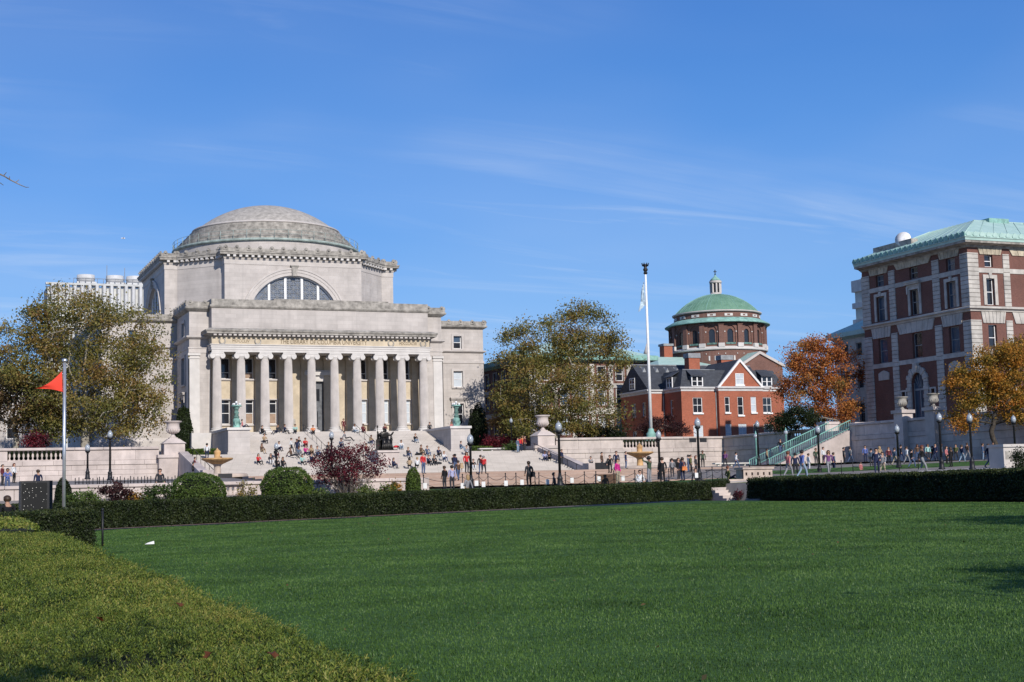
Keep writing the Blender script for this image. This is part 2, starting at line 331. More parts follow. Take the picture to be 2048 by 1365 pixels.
def window(parent, F, ua, ub, za, zb, r=0.3, fw=0.09, fm=None, pm=None, rails=(0.5,), mull=0, sill=None, sur=None, surm=None, hood=None, w=0.0, lower=None, keyst=False):
    """sash window set back by r: frame, one pane per sash, sill, stone surround, hood on brackets"""
    mb = MB(); w0 = w - r; w1 = w0 + 0.07
    F.box(mb, ua, ua + fw, w0, w1, za, zb); F.box(mb, ub - fw, ub, w0, w1, za, zb)
    F.box(mb, ua + fw, ub - fw, w0, w1, za, za + fw); F.box(mb, ua + fw, ub - fw, w0, w1, zb - fw, zb)
    zr = [za + fw] + [za + (zb - za) * q for q in rails] + [zb - fw]
    for z in zr[1:-1]: F.box(mb, ua + fw, ub - fw, w0, w1 + 0.01, z - fw * 0.4, z + fw * 0.4)
    for k in range(mull): u = ua + (ub - ua) * (k + 1) / (mull + 1); F.box(mb, u - fw * 0.3, u + fw * 0.3, w0, w1 + 0.005, za + fw, zb - fw)
    o = mb.build('window', fm, parent)
    for i in range(len(zr) - 1):
        p = MB(); F.box(p, ua + fw * 0.5, ub - fw * 0.5, w0 - 0.04, w0 + 0.02 + 0.006 * i, zr[i] + 0.002, zr[i + 1] - 0.002)
        mm = (lower if (i == 0 and lower is not None) else pm)
        p.build('blind' if mm.name.startswith('blind') else 'pane', mm, o)
    if sur:
        q = MB(); F.box(q, ua - sur, ua, w, w + 0.12, za, zb + sur); F.box(q, ub, ub + sur, w, w + 0.12, za, zb + sur); F.box(q, ua, ub, w, w + 0.118, zb, zb + sur)
        if keyst: um = (ua + ub) / 2; F.poly(q, [(um - 0.14, zb), (um + 0.14, zb), (um + 0.22, zb + sur * 1.5), (um - 0.22, zb + sur * 1.5)], w, w + 0.22)
        q.build('surround', surm, o)
    if sill:
        q = MB(); F.box(q, ua - sill, ub + sill, w - 0.05, w + 0.2, za - 0.22, za); q.build('sill', surm or fm, o)
    if hood:
        q = MB(); e = hood; F.box(q, ua - e, ub + e, w, w + 0.45, zb + (sur or 0) + 0.25, zb + (sur or 0) + 0.45); F.box(q, ua - e - 0.08, ub + e + 0.08, w, w + 0.55, zb + (sur or 0) + 0.453, zb + (sur or 0) + 0.55)
        F.box(q, ua - e + 0.1, ub + e - 0.1, w, w + 0.2, zb + (sur or 0), zb + (sur or 0) + 0.247)
        for u in (ua - e + 0.22, ub + e - 0.22): F.poly(q, [(u - 0.1, zb - 0.5), (u + 0.1, zb - 0.5), (u + 0.12, zb + (sur or 0)), (u - 0.12, zb + (sur or 0))], w, w + 0.3)
        q.build('hood', surm, o)
    return o

M = {}
M['lime'] = mat_course('limestone', (0.455, 0.415, 0.385), (0.36, 0.325, 0.30), 1.5, 0.55, 0.012, var=0.055, bump=0.12, streak=0.42, soil=0.2)
M['limep'] = mat('limestone_smooth', (0.47, 0.43, 0.40), 0.8, 0.07, 0.8, streak=0.10)
M['limey'] = mat('limestone_warm', (0.50, 0.42, 0.31), 0.8, 0.1, 0.7, streak=0.1)
M['limew'] = mat('limestone_clean', (0.54, 0.51, 0.48), 0.75, 0.06, 0.8, streak=0.06)
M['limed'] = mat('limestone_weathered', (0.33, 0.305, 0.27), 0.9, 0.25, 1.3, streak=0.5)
M['domes'] = mat('dome_stone', (0.37, 0.34, 0.30), 0.9, 0.16, 1.6, bump=0.3, bscale=5)
M['gutter'] = mat('copper_pale_grey', (0.30, 0.36, 0.33), 0.8, 0.2, 1.2, streak=0.3)
M['copper'] = mat('copper_patina', (0.22, 0.40, 0.345), 0.75, 0.2, 1.2, streak=0.25)
M['copperd'] = mat('copper_patina_dark', (0.12, 0.22, 0.19), 0.75, 0.3, 2.5)
M['bronze'] = mat('bronze_dark', (0.035, 0.032, 0.03), 0.42, 0.3, 4, metal=0.6)
M['iron'] = mat('iron_black', (0.012, 0.012, 0.014), 0.5, 0.2, 4)
M['white'] = mat('white_paint', (0.72, 0.71, 0.70), 0.6, 0.06, 2)
M['glass'] = mat_glass('glass_dark', (0.02, 0.022, 0.028))
M['glassb'] = mat_glass('glass_blue', (0.05, 0.075, 0.11))
M['lunette'] = mat_glass('glass_lunette', (0.10, 0.12, 0.16), 0.3)
M['blind'] = mat('blind_white', (0.46, 0.50, 0.54), 0.7, 0.05, 2)
M['blindb'] = mat('blind_tan', (0.30, 0.21, 0.15), 0.7, 0.1, 2)
M['dark'] = mat('interior_dark', (0.03, 0.03, 0.034), 0.8, 0.2, 2)
M['door'] = mat('door_bronze', (0.11, 0.115, 0.125), 0.5, 0.2, 2)
M['lead'] = mat('lead_grey', (0.25, 0.26, 0.27), 0.6, 0.15, 1.5)
# ================================================================ the ground
def z_lawn(x, y): return 0.002 * max(y, 0) + 0.0125 * x
SY0, SY1, SZ0, SZ1, NST1 = 154.0, 167.0, 3.55, 6.6, 20          # lower flight
UY0, UY1, UZ0, UZ1, NST2 = 173.4, 184.4, 6.65, 9.9, 21          # upper flight
BY0, BY1, BZ0, BZ1, NSTB = 97.2, 121.0, 1.92, 3.38, 10          # brick steps
TX = 99.5                                                        # west face of the east terrace
def east_x(y): return 46.4 - 0.117 * (76 - y)
def z_high(x, y):
    d = y - 86
    return min(1.75 + 0.022 * max(0, x - 45) + (0.014 * d if d < 11 else 0.154 + 0.042 * (d - 11)) + (0.012 * min(24, max(0, d)) if x < 26 else 0), 3.55)
def z_walk(x, y):
    if x > east_x(y) + 1.3 and y > 30: return z_high(x, y)
    if y < 82.5: return z_lawn(x, y)
    if y < 86: t = (y - 82.5) / 3.5; return z_lawn(x, 82.5) * (1 - t) + z_high(x, 86) * t
    return z_high(x, y)
def z_ground(x, y):
    """height of what one stands on at x, y"""
    if y > UY1 and 33 < x < 69: return UZ1
    if y >= UY0 and 37.8 < x < 64.2: return UZ0 + (UZ1 - UZ0) * min(1, math.floor((y - UY0) / (UY1 - UY0) * NST2 + 1) / NST2)
    if y >= SY1 and 29 < x < 73.2: return SZ1
    if y >= SY0 and 29 < x < 73.2: return SZ0 + (SZ1 - SZ0) * min(1, math.floor((y - SY0) / (SY1 - SY0) * NST1 + 1) / NST1)
    if y > 168: return 6.2 if y < 171 else min(7.4, 6.2 + (y - 171) * 0.3)
    if x > TX + 0.6 and y > 100: return 7.4
    if 26 < x < 76 and BY0 < y: return min(3.55, BZ0 + (BZ1 - BZ0) * min(1, math.floor((y - BY0) / (BY1 - BY0) * NSTB + 1) / NSTB) + max(0, y - BY1) * 0.006)
    return z_walk(x, y)
def hit(x, y, far=230.0, near=5.0):
    """where the sight line through a photo point first meets the ground"""
    r = ray(x, y); r = r / r.y; d = near
    while d < far:
        p = Vector((r.x * d, d, r.z * d + CZ))
        if p.z <= z_ground(p.x, p.y) + 1e-4: return Vector((p.x, p.y, z_ground(p.x, p.y)))
        d += 0.1
    return None
def on(x, Y):
    """point of the ground at distance Y north in the column of photo pixel x"""
    p = atY(x, 960, Y); return Vector((p.x, Y, z_ground(p.x, Y)))

M['pave'] = mat('paving', (0.20, 0.175, 0.155), 0.9, 0.14, 0.8, bump=0.2)
M['brickpave'] = mat_course('brick_paving', (0.33, 0.215, 0.16), (0.36, 0.30, 0.26), 0.9, 0.06, 0.012, var=0.12, bump=0.1)
M['soil'] = mat('soil', (0.25, 0.155, 0.10), 0.95, 0.3, 6, bump=0.6)
M['step'] = mat_course('granite_steps', (0.45, 0.41, 0.375), (0.27, 0.24, 0.215), 1.7, 0.1525, 0.014, var=0.05, bump=0.15, soil=0.15)
M['grani'] = mat('pink_granite', (0.48, 0.41, 0.375), 0.85, 0.12, 0.6, streak=0.22, per_obj=0.09, bump=0.12, bscale=14)
M['granim'] = mat('granite_joint', (0.22, 0.185, 0.165), 0.9, 0.1, 2)

def grid_sheet(xs, ys, zf, m, name):
    mb = MB(); nx = len(xs)
    mb.v = [(x, y, zf(x, y)) for y in ys for x in xs]
    for j in range(len(ys) - 1):
        for i in range(nx - 1): mb.f.append((j * nx + i, j * nx + i + 1, (j + 1) * nx + i + 1, (j + 1) * nx + i)); mb.m.append(0); mb.s.append(True)
    return struct(name, mb, m)
def z_base(x, y):
    if y > 167.6: return (6.2 if y < 171 else min(7.4, 6.2 + (y - 171) * 0.3)) if not (30 < x < 72.5 and y < 184) else 5.0
    if x > TX + 0.3 and y > 100: return 7.4
    return z_walk(x, y) - 0.25 * (1 if y < 83 and x < east_x(y) + 1.3 else 0)
grid_sheet([-1500, -300, -60, -20, 0, 6, 20, 25.9, 26.1, 30, 30.02] + list(np.arange(40, 50.1, 0.5)) + [55, 60, 66, 72.4, 72.5, 85, TX + 0.25, TX + 0.32, 130, 200, 400, 1500],
           [-300, -20, 0, 20] + list(np.arange(30.1, 82, 4)) + [82.5, 86, 91, 97, 99.9, 100.05, 110, 125, 142, 150, 167.5, 167.7, 171, 175, 184, 184.05, 220, 400, 900, 2500], z_base, M['pave'], 'ground')

# lawn: gentle sheet inside the hedges, a strip of bare soil along them
M['lawn'] = None
def lawn_material():
    m, nt, p = _pr('lawn_grass'); n = nt.nodes; L = nt.links.new
    p.inputs['Roughness'].default_value = 0.9; p.inputs['Specular IOR Level'].default_value = 0.1
    geo = n.new('ShaderNodeNewGeometry')
    def nz(s, d): t = n.new('ShaderNodeTexNoise'); t.inputs['Scale'].default_value = s; t.inputs['Detail'].default_value = d; t.inputs['Roughness'].default_value = 0.7; L(geo.outputs['Position'], t.inputs['Vector']); return t
    a, b, c = nz(0.25, 4), nz(9.0, 6), nz(60.0, 3)
    cr = n.new('ShaderNodeValToRGB'); cr.color_ramp.elements[0].position = 0.3; cr.color_ramp.elements[1].position = 0.7
    cr.color_ramp.elements[0].color = (0.033, 0.070, 0.017, 1); cr.color_ramp.elements[1].color = (0.079, 0.155, 0.041, 1)
    s1 = n.new('ShaderNodeMath'); s1.operation = 'MULTIPLY_ADD'; L(a.outputs[0], s1.inputs[0]); s1.inputs[1].default_value = 0.5; s1.inputs[2].default_value = -0.25
    s2 = n.new('ShaderNodeMath'); L(s1.outputs[0], s2.inputs[0]); L(b.outputs[0], s2.inputs[1]); L(s2.outputs[0], cr.inputs[0]); L(cr.outputs[0], p.inputs['Base Color'])
    bu = n.new('ShaderNodeBump'); bu.inputs['Strength'].default_value = 0.8; bu.inputs['Distance'].default_value = 0.05; L(c.outputs[0], bu.inputs['Height']); L(bu.outputs[0], p.inputs['Normal'])
    return m
M['lawn'] = lawn_material()
# outline of the lawn: west hedge, north hedge, east hedge (base lines of the hedge faces)
def west_x(y): return 1.45 + 0.05 * y
def north_y(x): return 73.4 + 0.2 * (x - 9)
grid_sheet(list(np.linspace(-4, 47.4, 24)), list(np.linspace(-6, 84, 32)), lambda x, y: z_lawn(x, y) - 0.05, M['soil'], 'soil')
mb = MB(); nx_, ny_ = 36, 44
for j in range(ny_ + 1):
    for i in range(nx_ + 1):
        s_, t_ = i / nx_, j / ny_
        y = -6 + (north_y(4 + 42 * s_) - 0.75 + 6) * t_; x0 = west_x(y) - 0.5; x1 = east_x(y) - 0.7; x = x0 + (x1 - x0) * s_
        y = -6 + (north_y(x) - 0.75 + 0.12 * math.sin(x * 2.1) + 6) * t_
        mb.v.append((x, y, z_lawn(x, y) + 0.012 * math.sin(x * 0.9 + y * 0.4)))
for j in range(ny_):
    for i in range(nx_): a_ = j * (nx_ + 1) + i; mb.f.append((a_, a_ + 1, a_ + nx_ + 2, a_ + nx_ + 1)); mb.m.append(0); mb.s.append(True)
struct('lawn', mb, M['lawn'])

# grass verges of the walk beyond, laid on the rising ground
def verge(name, pts, dz=0.012, m=None, k='structure'):
    mb = MB(); n = 14
    a, b, c, d = [Vector(p) for p in pts]
    for i in range(n):
        for j in range(6):
            q = []
            for (s, t) in ((i / n, j / 6), ((i + 1) / n, j / 6), ((i + 1) / n, (j + 1) / 6), (i / n, (j + 1) / 6)):
                p = (a * (1 - s) + b * s) * (1 - t) + (d * (1 - s) + c * s) * t; q.append((p.x, p.y, z_walk(p.x, p.y) + dz))
            mb.quad(*q)
    o = mb.build(name, m or M['lawn']); o['kind'] = k; return o
verge('grass_verge', [(26.2, 89), (64, 88.2), (64, 97), (26.2, 97)])
verge('grass_verge', [(49, 60), (100, 60), (100, 84), (49, 84)])
verge('grass_verge', [(64.2, 99), (99, 97), (99, 106), (64.2, 106)])
verge('grass_verge', [(76.5, 116), (98.5, 116), (98.5, 126), (76.5, 126)])
verge('grass_verge', [(0, 93), (24, 93), (24, 100), (0, 100)])
verge('grass_verge', [(74.2, 148), (99, 148), (99, 166.5), (74.2, 166.5)], dz=0.03)
M['path'] = mat('path_paving', (0.36, 0.33, 0.30), 0.9, 0.1, 1.2, bump=0.1)
verge('path', [(49.5, 84.3), (100, 84.3), (100, 90), (49.5, 90)], 0.016, M['path'])

# brick steps and the court above them
mb = MB()
for i in range(NSTB):
    y0 = BY0 + (BY1 - BY0) * i / NSTB; z = BZ0 + (BZ1 - BZ0) * (i + 1) / NSTB
    mb.box(26, 76 if i > 3 else 63.8, y0, y0 + (BY1 - BY0) / NSTB if i < NSTB - 1 else BY1 + 0.0, 2.2, z)
struct('brick_steps', mb, M['brickpave'])
grid_sheet([26, 40, 60, 76], [BY1, 135, 154.2], lambda x, y: min(3.55, BZ1 + (y - BY1) * 0.006), M['brickpave'], 'court_paving')
# lower flight, landing and upper flight of the library steps
mb = MB()
for i in range(NST1):
    y0 = SY0 + (SY1 - SY0) * i / NST1; z = SZ0 + (SZ1 - SZ0) * (i + 1) / NST1; h = (SZ1 - SZ0) / NST1
    mb.box(30, 72.2, y0, y0 + (SY1 - SY0) / NST1 if i < NST1 - 1 else UY0 + 0.02, z - h - 0.1, z)
mb.box(29.9, 72.3, SY1, UY0, 3, SZ1 - 0.01)
struct('lower_steps', mb, M['step'])
mb = MB()
for i in range(NST2):
    y0 = UY0 + (UY1 - UY0) * i / NST2; z = UZ0 + (UZ1 - UZ0) * (i + 1) / NST2; h = (UZ1 - UZ0) / NST2
    mb.box(37.9, 64.1, y0, y0 + (UY1 - UY0) / NST2 if i < NST2 - 1 else UY1 + 1.0, z - h - 0.1, z)
struct('upper_steps', mb, M['step'])
mb = MB(); mb.box(28, 37.9, SY1 + 0.0, 198, 5, SZ1 - 0.005); mb.box(64.1, 73.5, SY1 + 0.0, 198, 5, SZ1 - 0.005); struct('landing', mb, M['pave'])
# ================================================================ the domed library
LOW = thing('domed_library', 'pale limestone library with stone dome and ten-column portico above the steps', 'building', (51, 200, 6.6))
Ffront = Face(0, 187, 1, 0)
def faceS(y): return Face(0, y, 1, 0)             # faces south, u = x
def faceW(x): return Face(x, 0, 0, -1)            # faces west, u = -y
def faceE(x): return Face(x, 0, 0, 1)             # faces east, u = y

# --- podium
mb = MB(); mb.box(33.4, 68.6, 184.95, 191, 6.0, 9.885); mb.mould([(33.5, 198), (33.5, 188.3), (37.2, 188.3)], [(0, 6.5), (0.25, 6.5), (0.25, 9.2), (0.32, 9.25), (0.32, 9.55), (0.1, 9.9), (0, 9.9)])
mb.mould([(64.8, 188.3), (68.5, 188.3), (68.5, 198)], [(0, 6.5), (0.25, 6.5), (0.25, 9.2), (0.32, 9.25), (0.32, 9.55), (0.1, 9.9), (0, 9.9)])
mb.build('podium', M['limew'], LOW)
# --- columns
def column_parts():
    b = MB(); b.box(-0.85, 0.85, -0.85, 0.85, 0, 0.26)
    b.lathe([(0.82, 0.26), (0.86, 0.33), (0.82, 0.42), (0.70, 0.45), (0.66, 0.50), (0.70, 0.55), (0.74, 0.58), (0.74, 0.64), (0.66, 0.68), (0.61, 0.70)], seg=28)
    sh = MB(); NF = 22; H0, H1 = 0.68, 9.62; rings = 9; k = NF * 4
    for i in range(rings):
        t = i / (rings - 1); z = H0 + (H1 - H0) * t; rr = 0.605 - 0.105 * (t ** 1.6)
        for j in range(k):
            q = j % 4; d = (0, 0.045, 0.045, 0.0)[q] if 0 < i < rings - 1 else 0
            aa = 2 * math.pi * ((j // 4) + (0.06, 0.32, 0.68, 0.94)[q]) / NF
            sh.v.append(((rr - d) * math.cos(aa), (rr - d) * math.sin(aa), z))
    for i in range(rings - 1):
        for j in range(k): sh.f.append((i * k + j, i * k + (j + 1) % k, (i + 1) * k + (j + 1) % k, (i + 1) * k + j)); sh.m.append(0); sh.s.append(False)
    c = MB(); c.lathe([(0.50, 9.60), (0.53, 9.66), (0.53, 9.72), (0.64, 9.85), (0.66, 9.95), (0.60, 10.05)], seg=24)
    c.box(-0.80, 0.80, -0.62, 0.62, 10.22, 10.40)
    # volutes: scrolls on both faces joined by the bolster
    for sx in (-1, 1):
        for yy in (-0.60, 0.50):
            sp = []
            for q in range(26):
                a = q / 25 * 2 * math.pi * 2.1; rr = 0.36 * (1 - q / 25 * 0.82)
                sp.append((sx * (0.62 - 0.0) + sx * rr * math.sin(a), yy + 0.05, 9.87 + rr * math.cos(a)))
            c.tube(sp, [0.075 * (1 - 0.5 * q / 25) for q in range(26)], 6)
        c.tube([(sx * 0.62, -0.62, 9.87), (sx * 0.62, -0.3, 9.87), (sx * 0.62, 0, 9.87), (sx * 0.62, 0.3, 9.87), (sx * 0.62, 0.60, 9.87)], [0.30, 0.24, 0.20, 0.24, 0.30], 14)
    c.box(-0.62, 0.62, -0.58, 0.58, 10.02, 10.22)
    return b, sh, c
b, sh, c = column_parts()
o0 = Vector(ORG[LOW.name]); first = None
for i in range(10):
    x = 37.0 + 3.1 * i
    if first is None:
        for q in (b, sh, c): q.v = [(v[0] + x, v[1] + 187, v[2] + 9.9) for v in q.v]
        col = sh.build('column', M['limep'], LOW); first = col
        b.build('base', M['limew'], col); c.build('capital', M['limew'], col)
    else:
        q = copy_tree(first, LOW); q.location = (3.1 * i, 0, 0)
# --- entablature
xa, xb = 36.25, 65.65; yf = 186.45
def around(x0, x1, y0, yb): return [(x0, yb), (x0, y0), (x1, y0), (x1, yb)]
mb = MB(); mb.mould(around(xa, xb, yf, 190.6), [(0, 20.32), (0.0, 20.6), (0.06, 20.61), (0.06, 20.9), (0.12, 20.91), (0.12, 21.15), (0.24, 21.2), (0.24, 21.3), (0, 21.32)])
mb.box(xa, xb, yf + 0.02, 190.6, 20.32, 20.5)
mb.build('architrave', M['limew'], LOW)
mb = MB(); mb.mould(around(xa, xb, yf + 0.02, 190.6), [(0, 21.25), (0, 22.35)]); mb.build('frieze', M['limey'], LOW)
mb = MB(); mb.mould(around(xa, xb, yf, 190.6), [(0.0, 22.25), (0.2, 22.3), (0.2, 22.36), (0.72, 22.62), (0.78, 22.62), (0.78, 22.82), (0.9, 22.92), (0.95, 23.08), (0.3, 23.35), (0.0, 23.36)])
cornice = mb.build('cornice', M['limed'], LOW)
mb = MB()
n = 46
for i in range(n):
    x = xa + (xb - xa) * (i + 0.5) / n; mb.box(x - 0.19, x + 0.19, yf - 0.66, yf - 0.02, 22.36, 22.61)
mb.build('mutule_row', M['limep'], cornice)
# --- attic over the portico
mb = MB(); mb.mould(around(36.35, 65.65, 186.95, 190.5), [(0, 23.2), (0, 26.05)])
attic = mb.build('attic', M['lime'], LOW)
mb = MB(); mb.mould(around(36.35, 65.65, 186.95, 204), [(0, 26.0), (0.12, 26.05), (0.25, 26.25), (0.25, 26.42), (0.03, 26.45), (0.03, 27.2), (-0.6, 27.22)])
mb.build('attic_coping', M['limed'], LOW)
mb = MB(); mb.box(44.6, 60.3, 187.6, 189.2, 27.1, 27.5); mb.build('attic_step', M['limed'], LOW)
mb = MB(); mb.prism([(36.4, 187.6), (65.6, 187.6), (65.6, 205), (36.4, 205)], 26.6, 26.9); mb.build('portico_roof', M['limed'], LOW)
# --- inscription
def text_mesh(txt, size, depth=0.02):
    cu = bpy.data.curves.new('t', 'FONT'); cu.body = txt; cu.size = size; cu.extrude = depth; cu.align_x = 'CENTER'; cu.align_y = 'CENTER'; cu.resolution_u = 3
    ob = bpy.data.objects.new('t', cu); COL.objects.link(ob); dg = bpy.context.evaluated_depsgraph_get()
    me = bpy.data.meshes.new_from_object(ob.evaluated_get(dg)); bpy.data.objects.remove(ob); bpy.data.curves.remove(cu); return me
M['letter'] = mat('letter_brown', (0.20, 0.15, 0.09), 0.7, 0.2, 3)  # one brown for all the letters
def letters(txt, size, x, y, z, parent, stretch=1.0):
    me = text_mesh(txt, size); me.materials.clear(); me.materials.append(M['letter'])
    xs = [v.co.x for v in me.vertices]; W = max(xs) - min(xs)
    for v in me.vertices: v.co = (v.co.x * stretch + x - o0.x, -v.co.z + y - o0.y, v.co.y + z - o0.z)
    me.update(); return link('lettering', me, parent)
fz = 21.72
for txt, size, x, st in (('THE LIBRARY OF COLUMBIA UNIVERSITY', 0.80, 51.0, 0.80), ('MDCCLIV', 0.55, 40.0, 0.95), ('MDCCCXCVII', 0.55, 62.6, 0.72)):
    letters(txt, size, x, yf + 0.0, fz, LOW, st)
for x in (37.6, 42.2, 60.2, 64.75):                     # carved wreaths between the dates
    mb = MB(); pts = [(x + 0.38 * math.cos(a), yf - 0.01, fz + 0.40 * math.sin(a)) for a in [R(125) + R(290) * k / 16 for k in range(17)]]
    mb.tube(pts, [0.07 + 0.05 * math.sin(math.pi * k / 16) for k in range(17)], 7); mb.build('wreath', M['limed'], LOW)
# --- portico back wall
yb = 190.7; FB = faceS(yb)
bays = [37 + 3.1 * (i + 0.5) for i in range(9)]
ops = []; 
for i in (0, 1, 2, 6, 7, 8): x = bays[i] + 0.15; ops += [(x - 0.72, x + 0.72, 17.2, 19.9), (x - 0.72, x + 0.72, 11.25, 14.43)]
ops.append((49.7, 52.7, 9.9, 17.7))
for i in (3, 5): pass
mb = MB(); FB.wall(mb, 36.0, 66.0, 9.9, 20.5, ops, r=0.35); 
wallb = mb.build('portico_wall', M['limey'], LOW)
mb = MB()
for i in range(10):
    x = 37 + 3.1 * i; FB.box(mb, x - 0.5, x + 0.5, 0.003, 0.32, 10.3, 19.7); FB.box(mb, x - 0.6, x + 0.6, 0.003, 0.42, 9.9, 10.3); FB.box(mb, x - 0.62, x + 0.62, 0.003, 0.42, 19.7, 20.2)
mb.build('pilaster_row', M['limey'], LOW)
for i in (0, 1, 2, 6, 7, 8):
    x = bays[i] + 0.15
    window(LOW, FB, x - 0.72, x + 0.72, 17.2, 19.9, 0.33, 0.09, M['white'], M['glass'], rails=(0.3,), sill=0.2, surm=M['limep'], lower=M['glass'] if i != 1 else M['blindb'])
    window(LOW, FB, x - 0.72, x + 0.72, 11.25, 14.43, 0.33, 0.09, M['white'], M['glass'] if i < 3 else M['blind'], rails=(0.45, 0.85), sill=0.2, surm=M['limep'], sur=0.14, lower={0: M['glass'], 1: M['blindb'], 2: M['blindb']}.get(i, M['blind']))
# main door
mb = MB(); FB.box(mb, 49.7, 50.1, -0.3, 0.25, 9.9, 16.9); FB.box(mb, 52.3, 52.7, -0.3, 0.25, 9.9, 16.9); FB.box(mb, 49.7, 52.7, -0.3, 0.28, 16.9, 17.7); FB.box(mb, 49.3, 53.1, 0.0, 0.6, 17.7, 18.15); FB.box(mb, 49.45, 52.95, 0.0, 0.35, 18.15, 18.4)
ds = mb.build('door_surround', M['limew'], LOW)
mb = MB(); FB.box(mb, 50.1, 51.15, -0.35, -0.2, 9.9, 12.9); FB.box(mb, 51.25, 52.3, -0.35, -0.2, 9.9, 12.9); FB.box(mb, 50.1, 52.3, -0.35, -0.18, 12.9, 13.2); FB.box(mb, 50.1, 52.3, -0.37, -0.24, 13.2, 16.9)
for x0 in (50.3, 51.4): FB.box(mb, x0, x0 + 0.65, -0.2, -0.17, 10.4, 12.4)
dr = mb.build('door', M['door'], LOW)
mb = MB(); FB.box(mb, 50.75, 51.5, -0.24, -0.21, 14.3, 15.9); mb.build('pane', M['glass'], dr)
mb = MB(); FB.box(mb, 47.6, 48.1, 0.0, 0.06, 11.2, 11.9); mb.build('plaque', M['limed'], LOW)
mb = MB(); mb.box(36.3, 65.7, 187.9, 190.68, 20.35, 20.6); mb.build('portico_ceiling', M['limep'], LOW)
# --- pavilions either side of the portico (antae) and the wings
def belt(mb, path, z, h=0.35, o=0.28): mb.mould(path, [(0, z), (o * 0.5, z + 0.05), (o, z + h * 0.5), (o, z + h * 0.8), (0.02, z + h), (0, z + h)])
yp = 188.7
for side in (-1, 1):
    X = lambda d: 51 + side * d                            # distance from the axis
    x0, x1 = sorted((X(17.2), X(14.5)))
    mb = MB(); FS = faceS(yp); FS.wall(mb, x0, x1, 6.6, 26.0, [])
    mb.quad((X(14.5), yp, 9.9), (X(14.5), yb, 9.9), (X(14.5), yb, 26), (X(14.5), yp, 26))
    Fs = faceW(X(17.2)) if side < 0 else faceE(X(17.2))
    uu = (lambda y: -y) if side < 0 else (lambda y: y)
    wops = [tuple(sorted((uu(191.9), uu(193.7)))) + (22.75, 24.6), tuple(sorted((uu(191.7), uu(194.0)))) + (16.5, 20.0), tuple(sorted((uu(191.5), uu(194.2)))) + (11.2, 14.6)]
    ua, ub = sorted((uu(yp), uu(198.0)))
    Fs.wall(mb, ua, ub, 6.6, 26.0, wops, r=0.35)
    pav = mb.build('pavilion', M['lime'], LOW)
    for k, (a, b2, c2, d2) in enumerate(wops): window(LOW, Fs, a, b2, c2, d2, 0.33, 0.1, M['white'], M['glass'], sur=0.3, surm=M['limep'], sill=0.3, hood=0.45 if k == 2 else None)
    mb = MB()                                              # corner pilaster, capital band, base
    p0, p1 = sorted((X(17.3), X(15.9)))
    FS.box(mb, p0, p1, 0.0, 0.12, 9.9, 20.3); Fs.box(mb, *sorted((uu(yp - 0.12), uu(yp + 1.4))), 0.0, 0.1, 9.9, 20.3)
    FS.box(mb, p0 - 0.05, p1 + 0.05, 0.0, 0.2, 19.6, 19.75); FS.box(mb, p0 - 0.1, p1 + 0.1, 0, 0.26, 20.0, 20.3)
    mb.build('corner_pilaster', M['limew'], LOW)
    path = [(X(17.2), 198.0), (X(17.2), yp), (X(14.7), yp)]
    if side > 0: path = path[::-1]
    mb = MB(); mb.mould(path, [(0, 20.3), (0.08, 20.35), (0.08, 20.85), (0.16, 20.9), (0.16, 21.05), (0, 21.1)]); belt(mb, path, 22.15, 0.45, 0.42); mb.build('belt_course', M['limep'], LOW)
    mb = MB(); mb.mould(path, [(0, 25.7), (0.15, 25.75), (0.55, 26.05), (0.6, 26.25), (0.45, 26.32), (0.45, 26.95), (0.0, 27.0), (-0.5, 27.0)]); mb.build('pavilion_cornice', M['limed'], LOW)
    # wing
    w0, w1 = sorted((X(17.2), X(27.0)))
    FWg = faceS(198.0); Fend = faceW(X(27.0)) if side < 0 else faceE(X(27.0))
    cxs = [X(23.0)] if side > 0 else [X(23.0)]
    wops = []
    for cx in cxs: wops += [(cx - 0.62, cx + 0.62, 22.35, 24.2), (cx - 0.72, cx + 0.72, 16.8, 19.1), (cx - 0.75, cx + 0.75, 11.4, 14.4)]
    mb = MB(); FWg.wall(mb, w0, w1, 6.6, 25.6, wops, r=0.35)
    eops = []
    for yy in (204, 211, 218, 225, 232): eops += [tuple(sorted((uu(yy - 0.7), uu(yy + 0.7)))) + q for q in ((22.35, 24.2), (16.8, 19.1), (11.4, 14.4))]
    e0, e1 = sorted((uu(198.0), uu(240.0))); Fend.wall(mb, e0, e1, 6.6, 25.6, eops, r=0.35)
    mb.quad((X(27), 240, 6.6), (X(0), 240, 6.6), (X(0), 240, 25.6), (X(27), 240, 25.6))
    mb.build('wing', M['lime'], LOW)
    for k, (a, b2, c2, d2) in enumerate(wops):
        window(LOW, FWg, a, b2, c2, d2, 0.33, 0.1, M['white'], (M['glassb'], M['blind'], M['glass'])[k % 3], sur=0.32, surm=M['limep'], sill=0.3, hood=0.55 if k % 3 == 2 else None, lower=(M['glass'] if k % 3 != 1 else M['blind']))
    if side < 0:
        for (a, b2, c2, d2) in eops: window(LOW, Fend, a, b2, c2, d2, 0.33, 0.1, M['white'], M['glass'], sur=0.3, surm=M['limep'])
    path = [(X(27), 240), (X(27), 198), (X(17.2), 198)]
    if side > 0: path = path[::-1]
    mb = MB(); belt(mb, path, 21.75, 0.4, 0.35); mb.mould(path, [(0, 20.2), (0.1, 20.25), (0.1, 20.55), (0, 20.6)]); mb.mould(path, [(0, 6.6), (0.3, 6.6), (0.3, 9.4), (0.1, 9.8), (0, 9.8)]); mb.build('belt_course', M['limep'], LOW)
    mb = MB(); mb.mould(path, [(0, 25.2), (0.12, 25.25), (0.5, 25.5), (0.55, 25.7), (0.4, 25.76), (0.4, 26.35), (0.0, 26.4), (-0.5, 26.4)]); mb.build('wing_cornice', M['limed'], LOW)
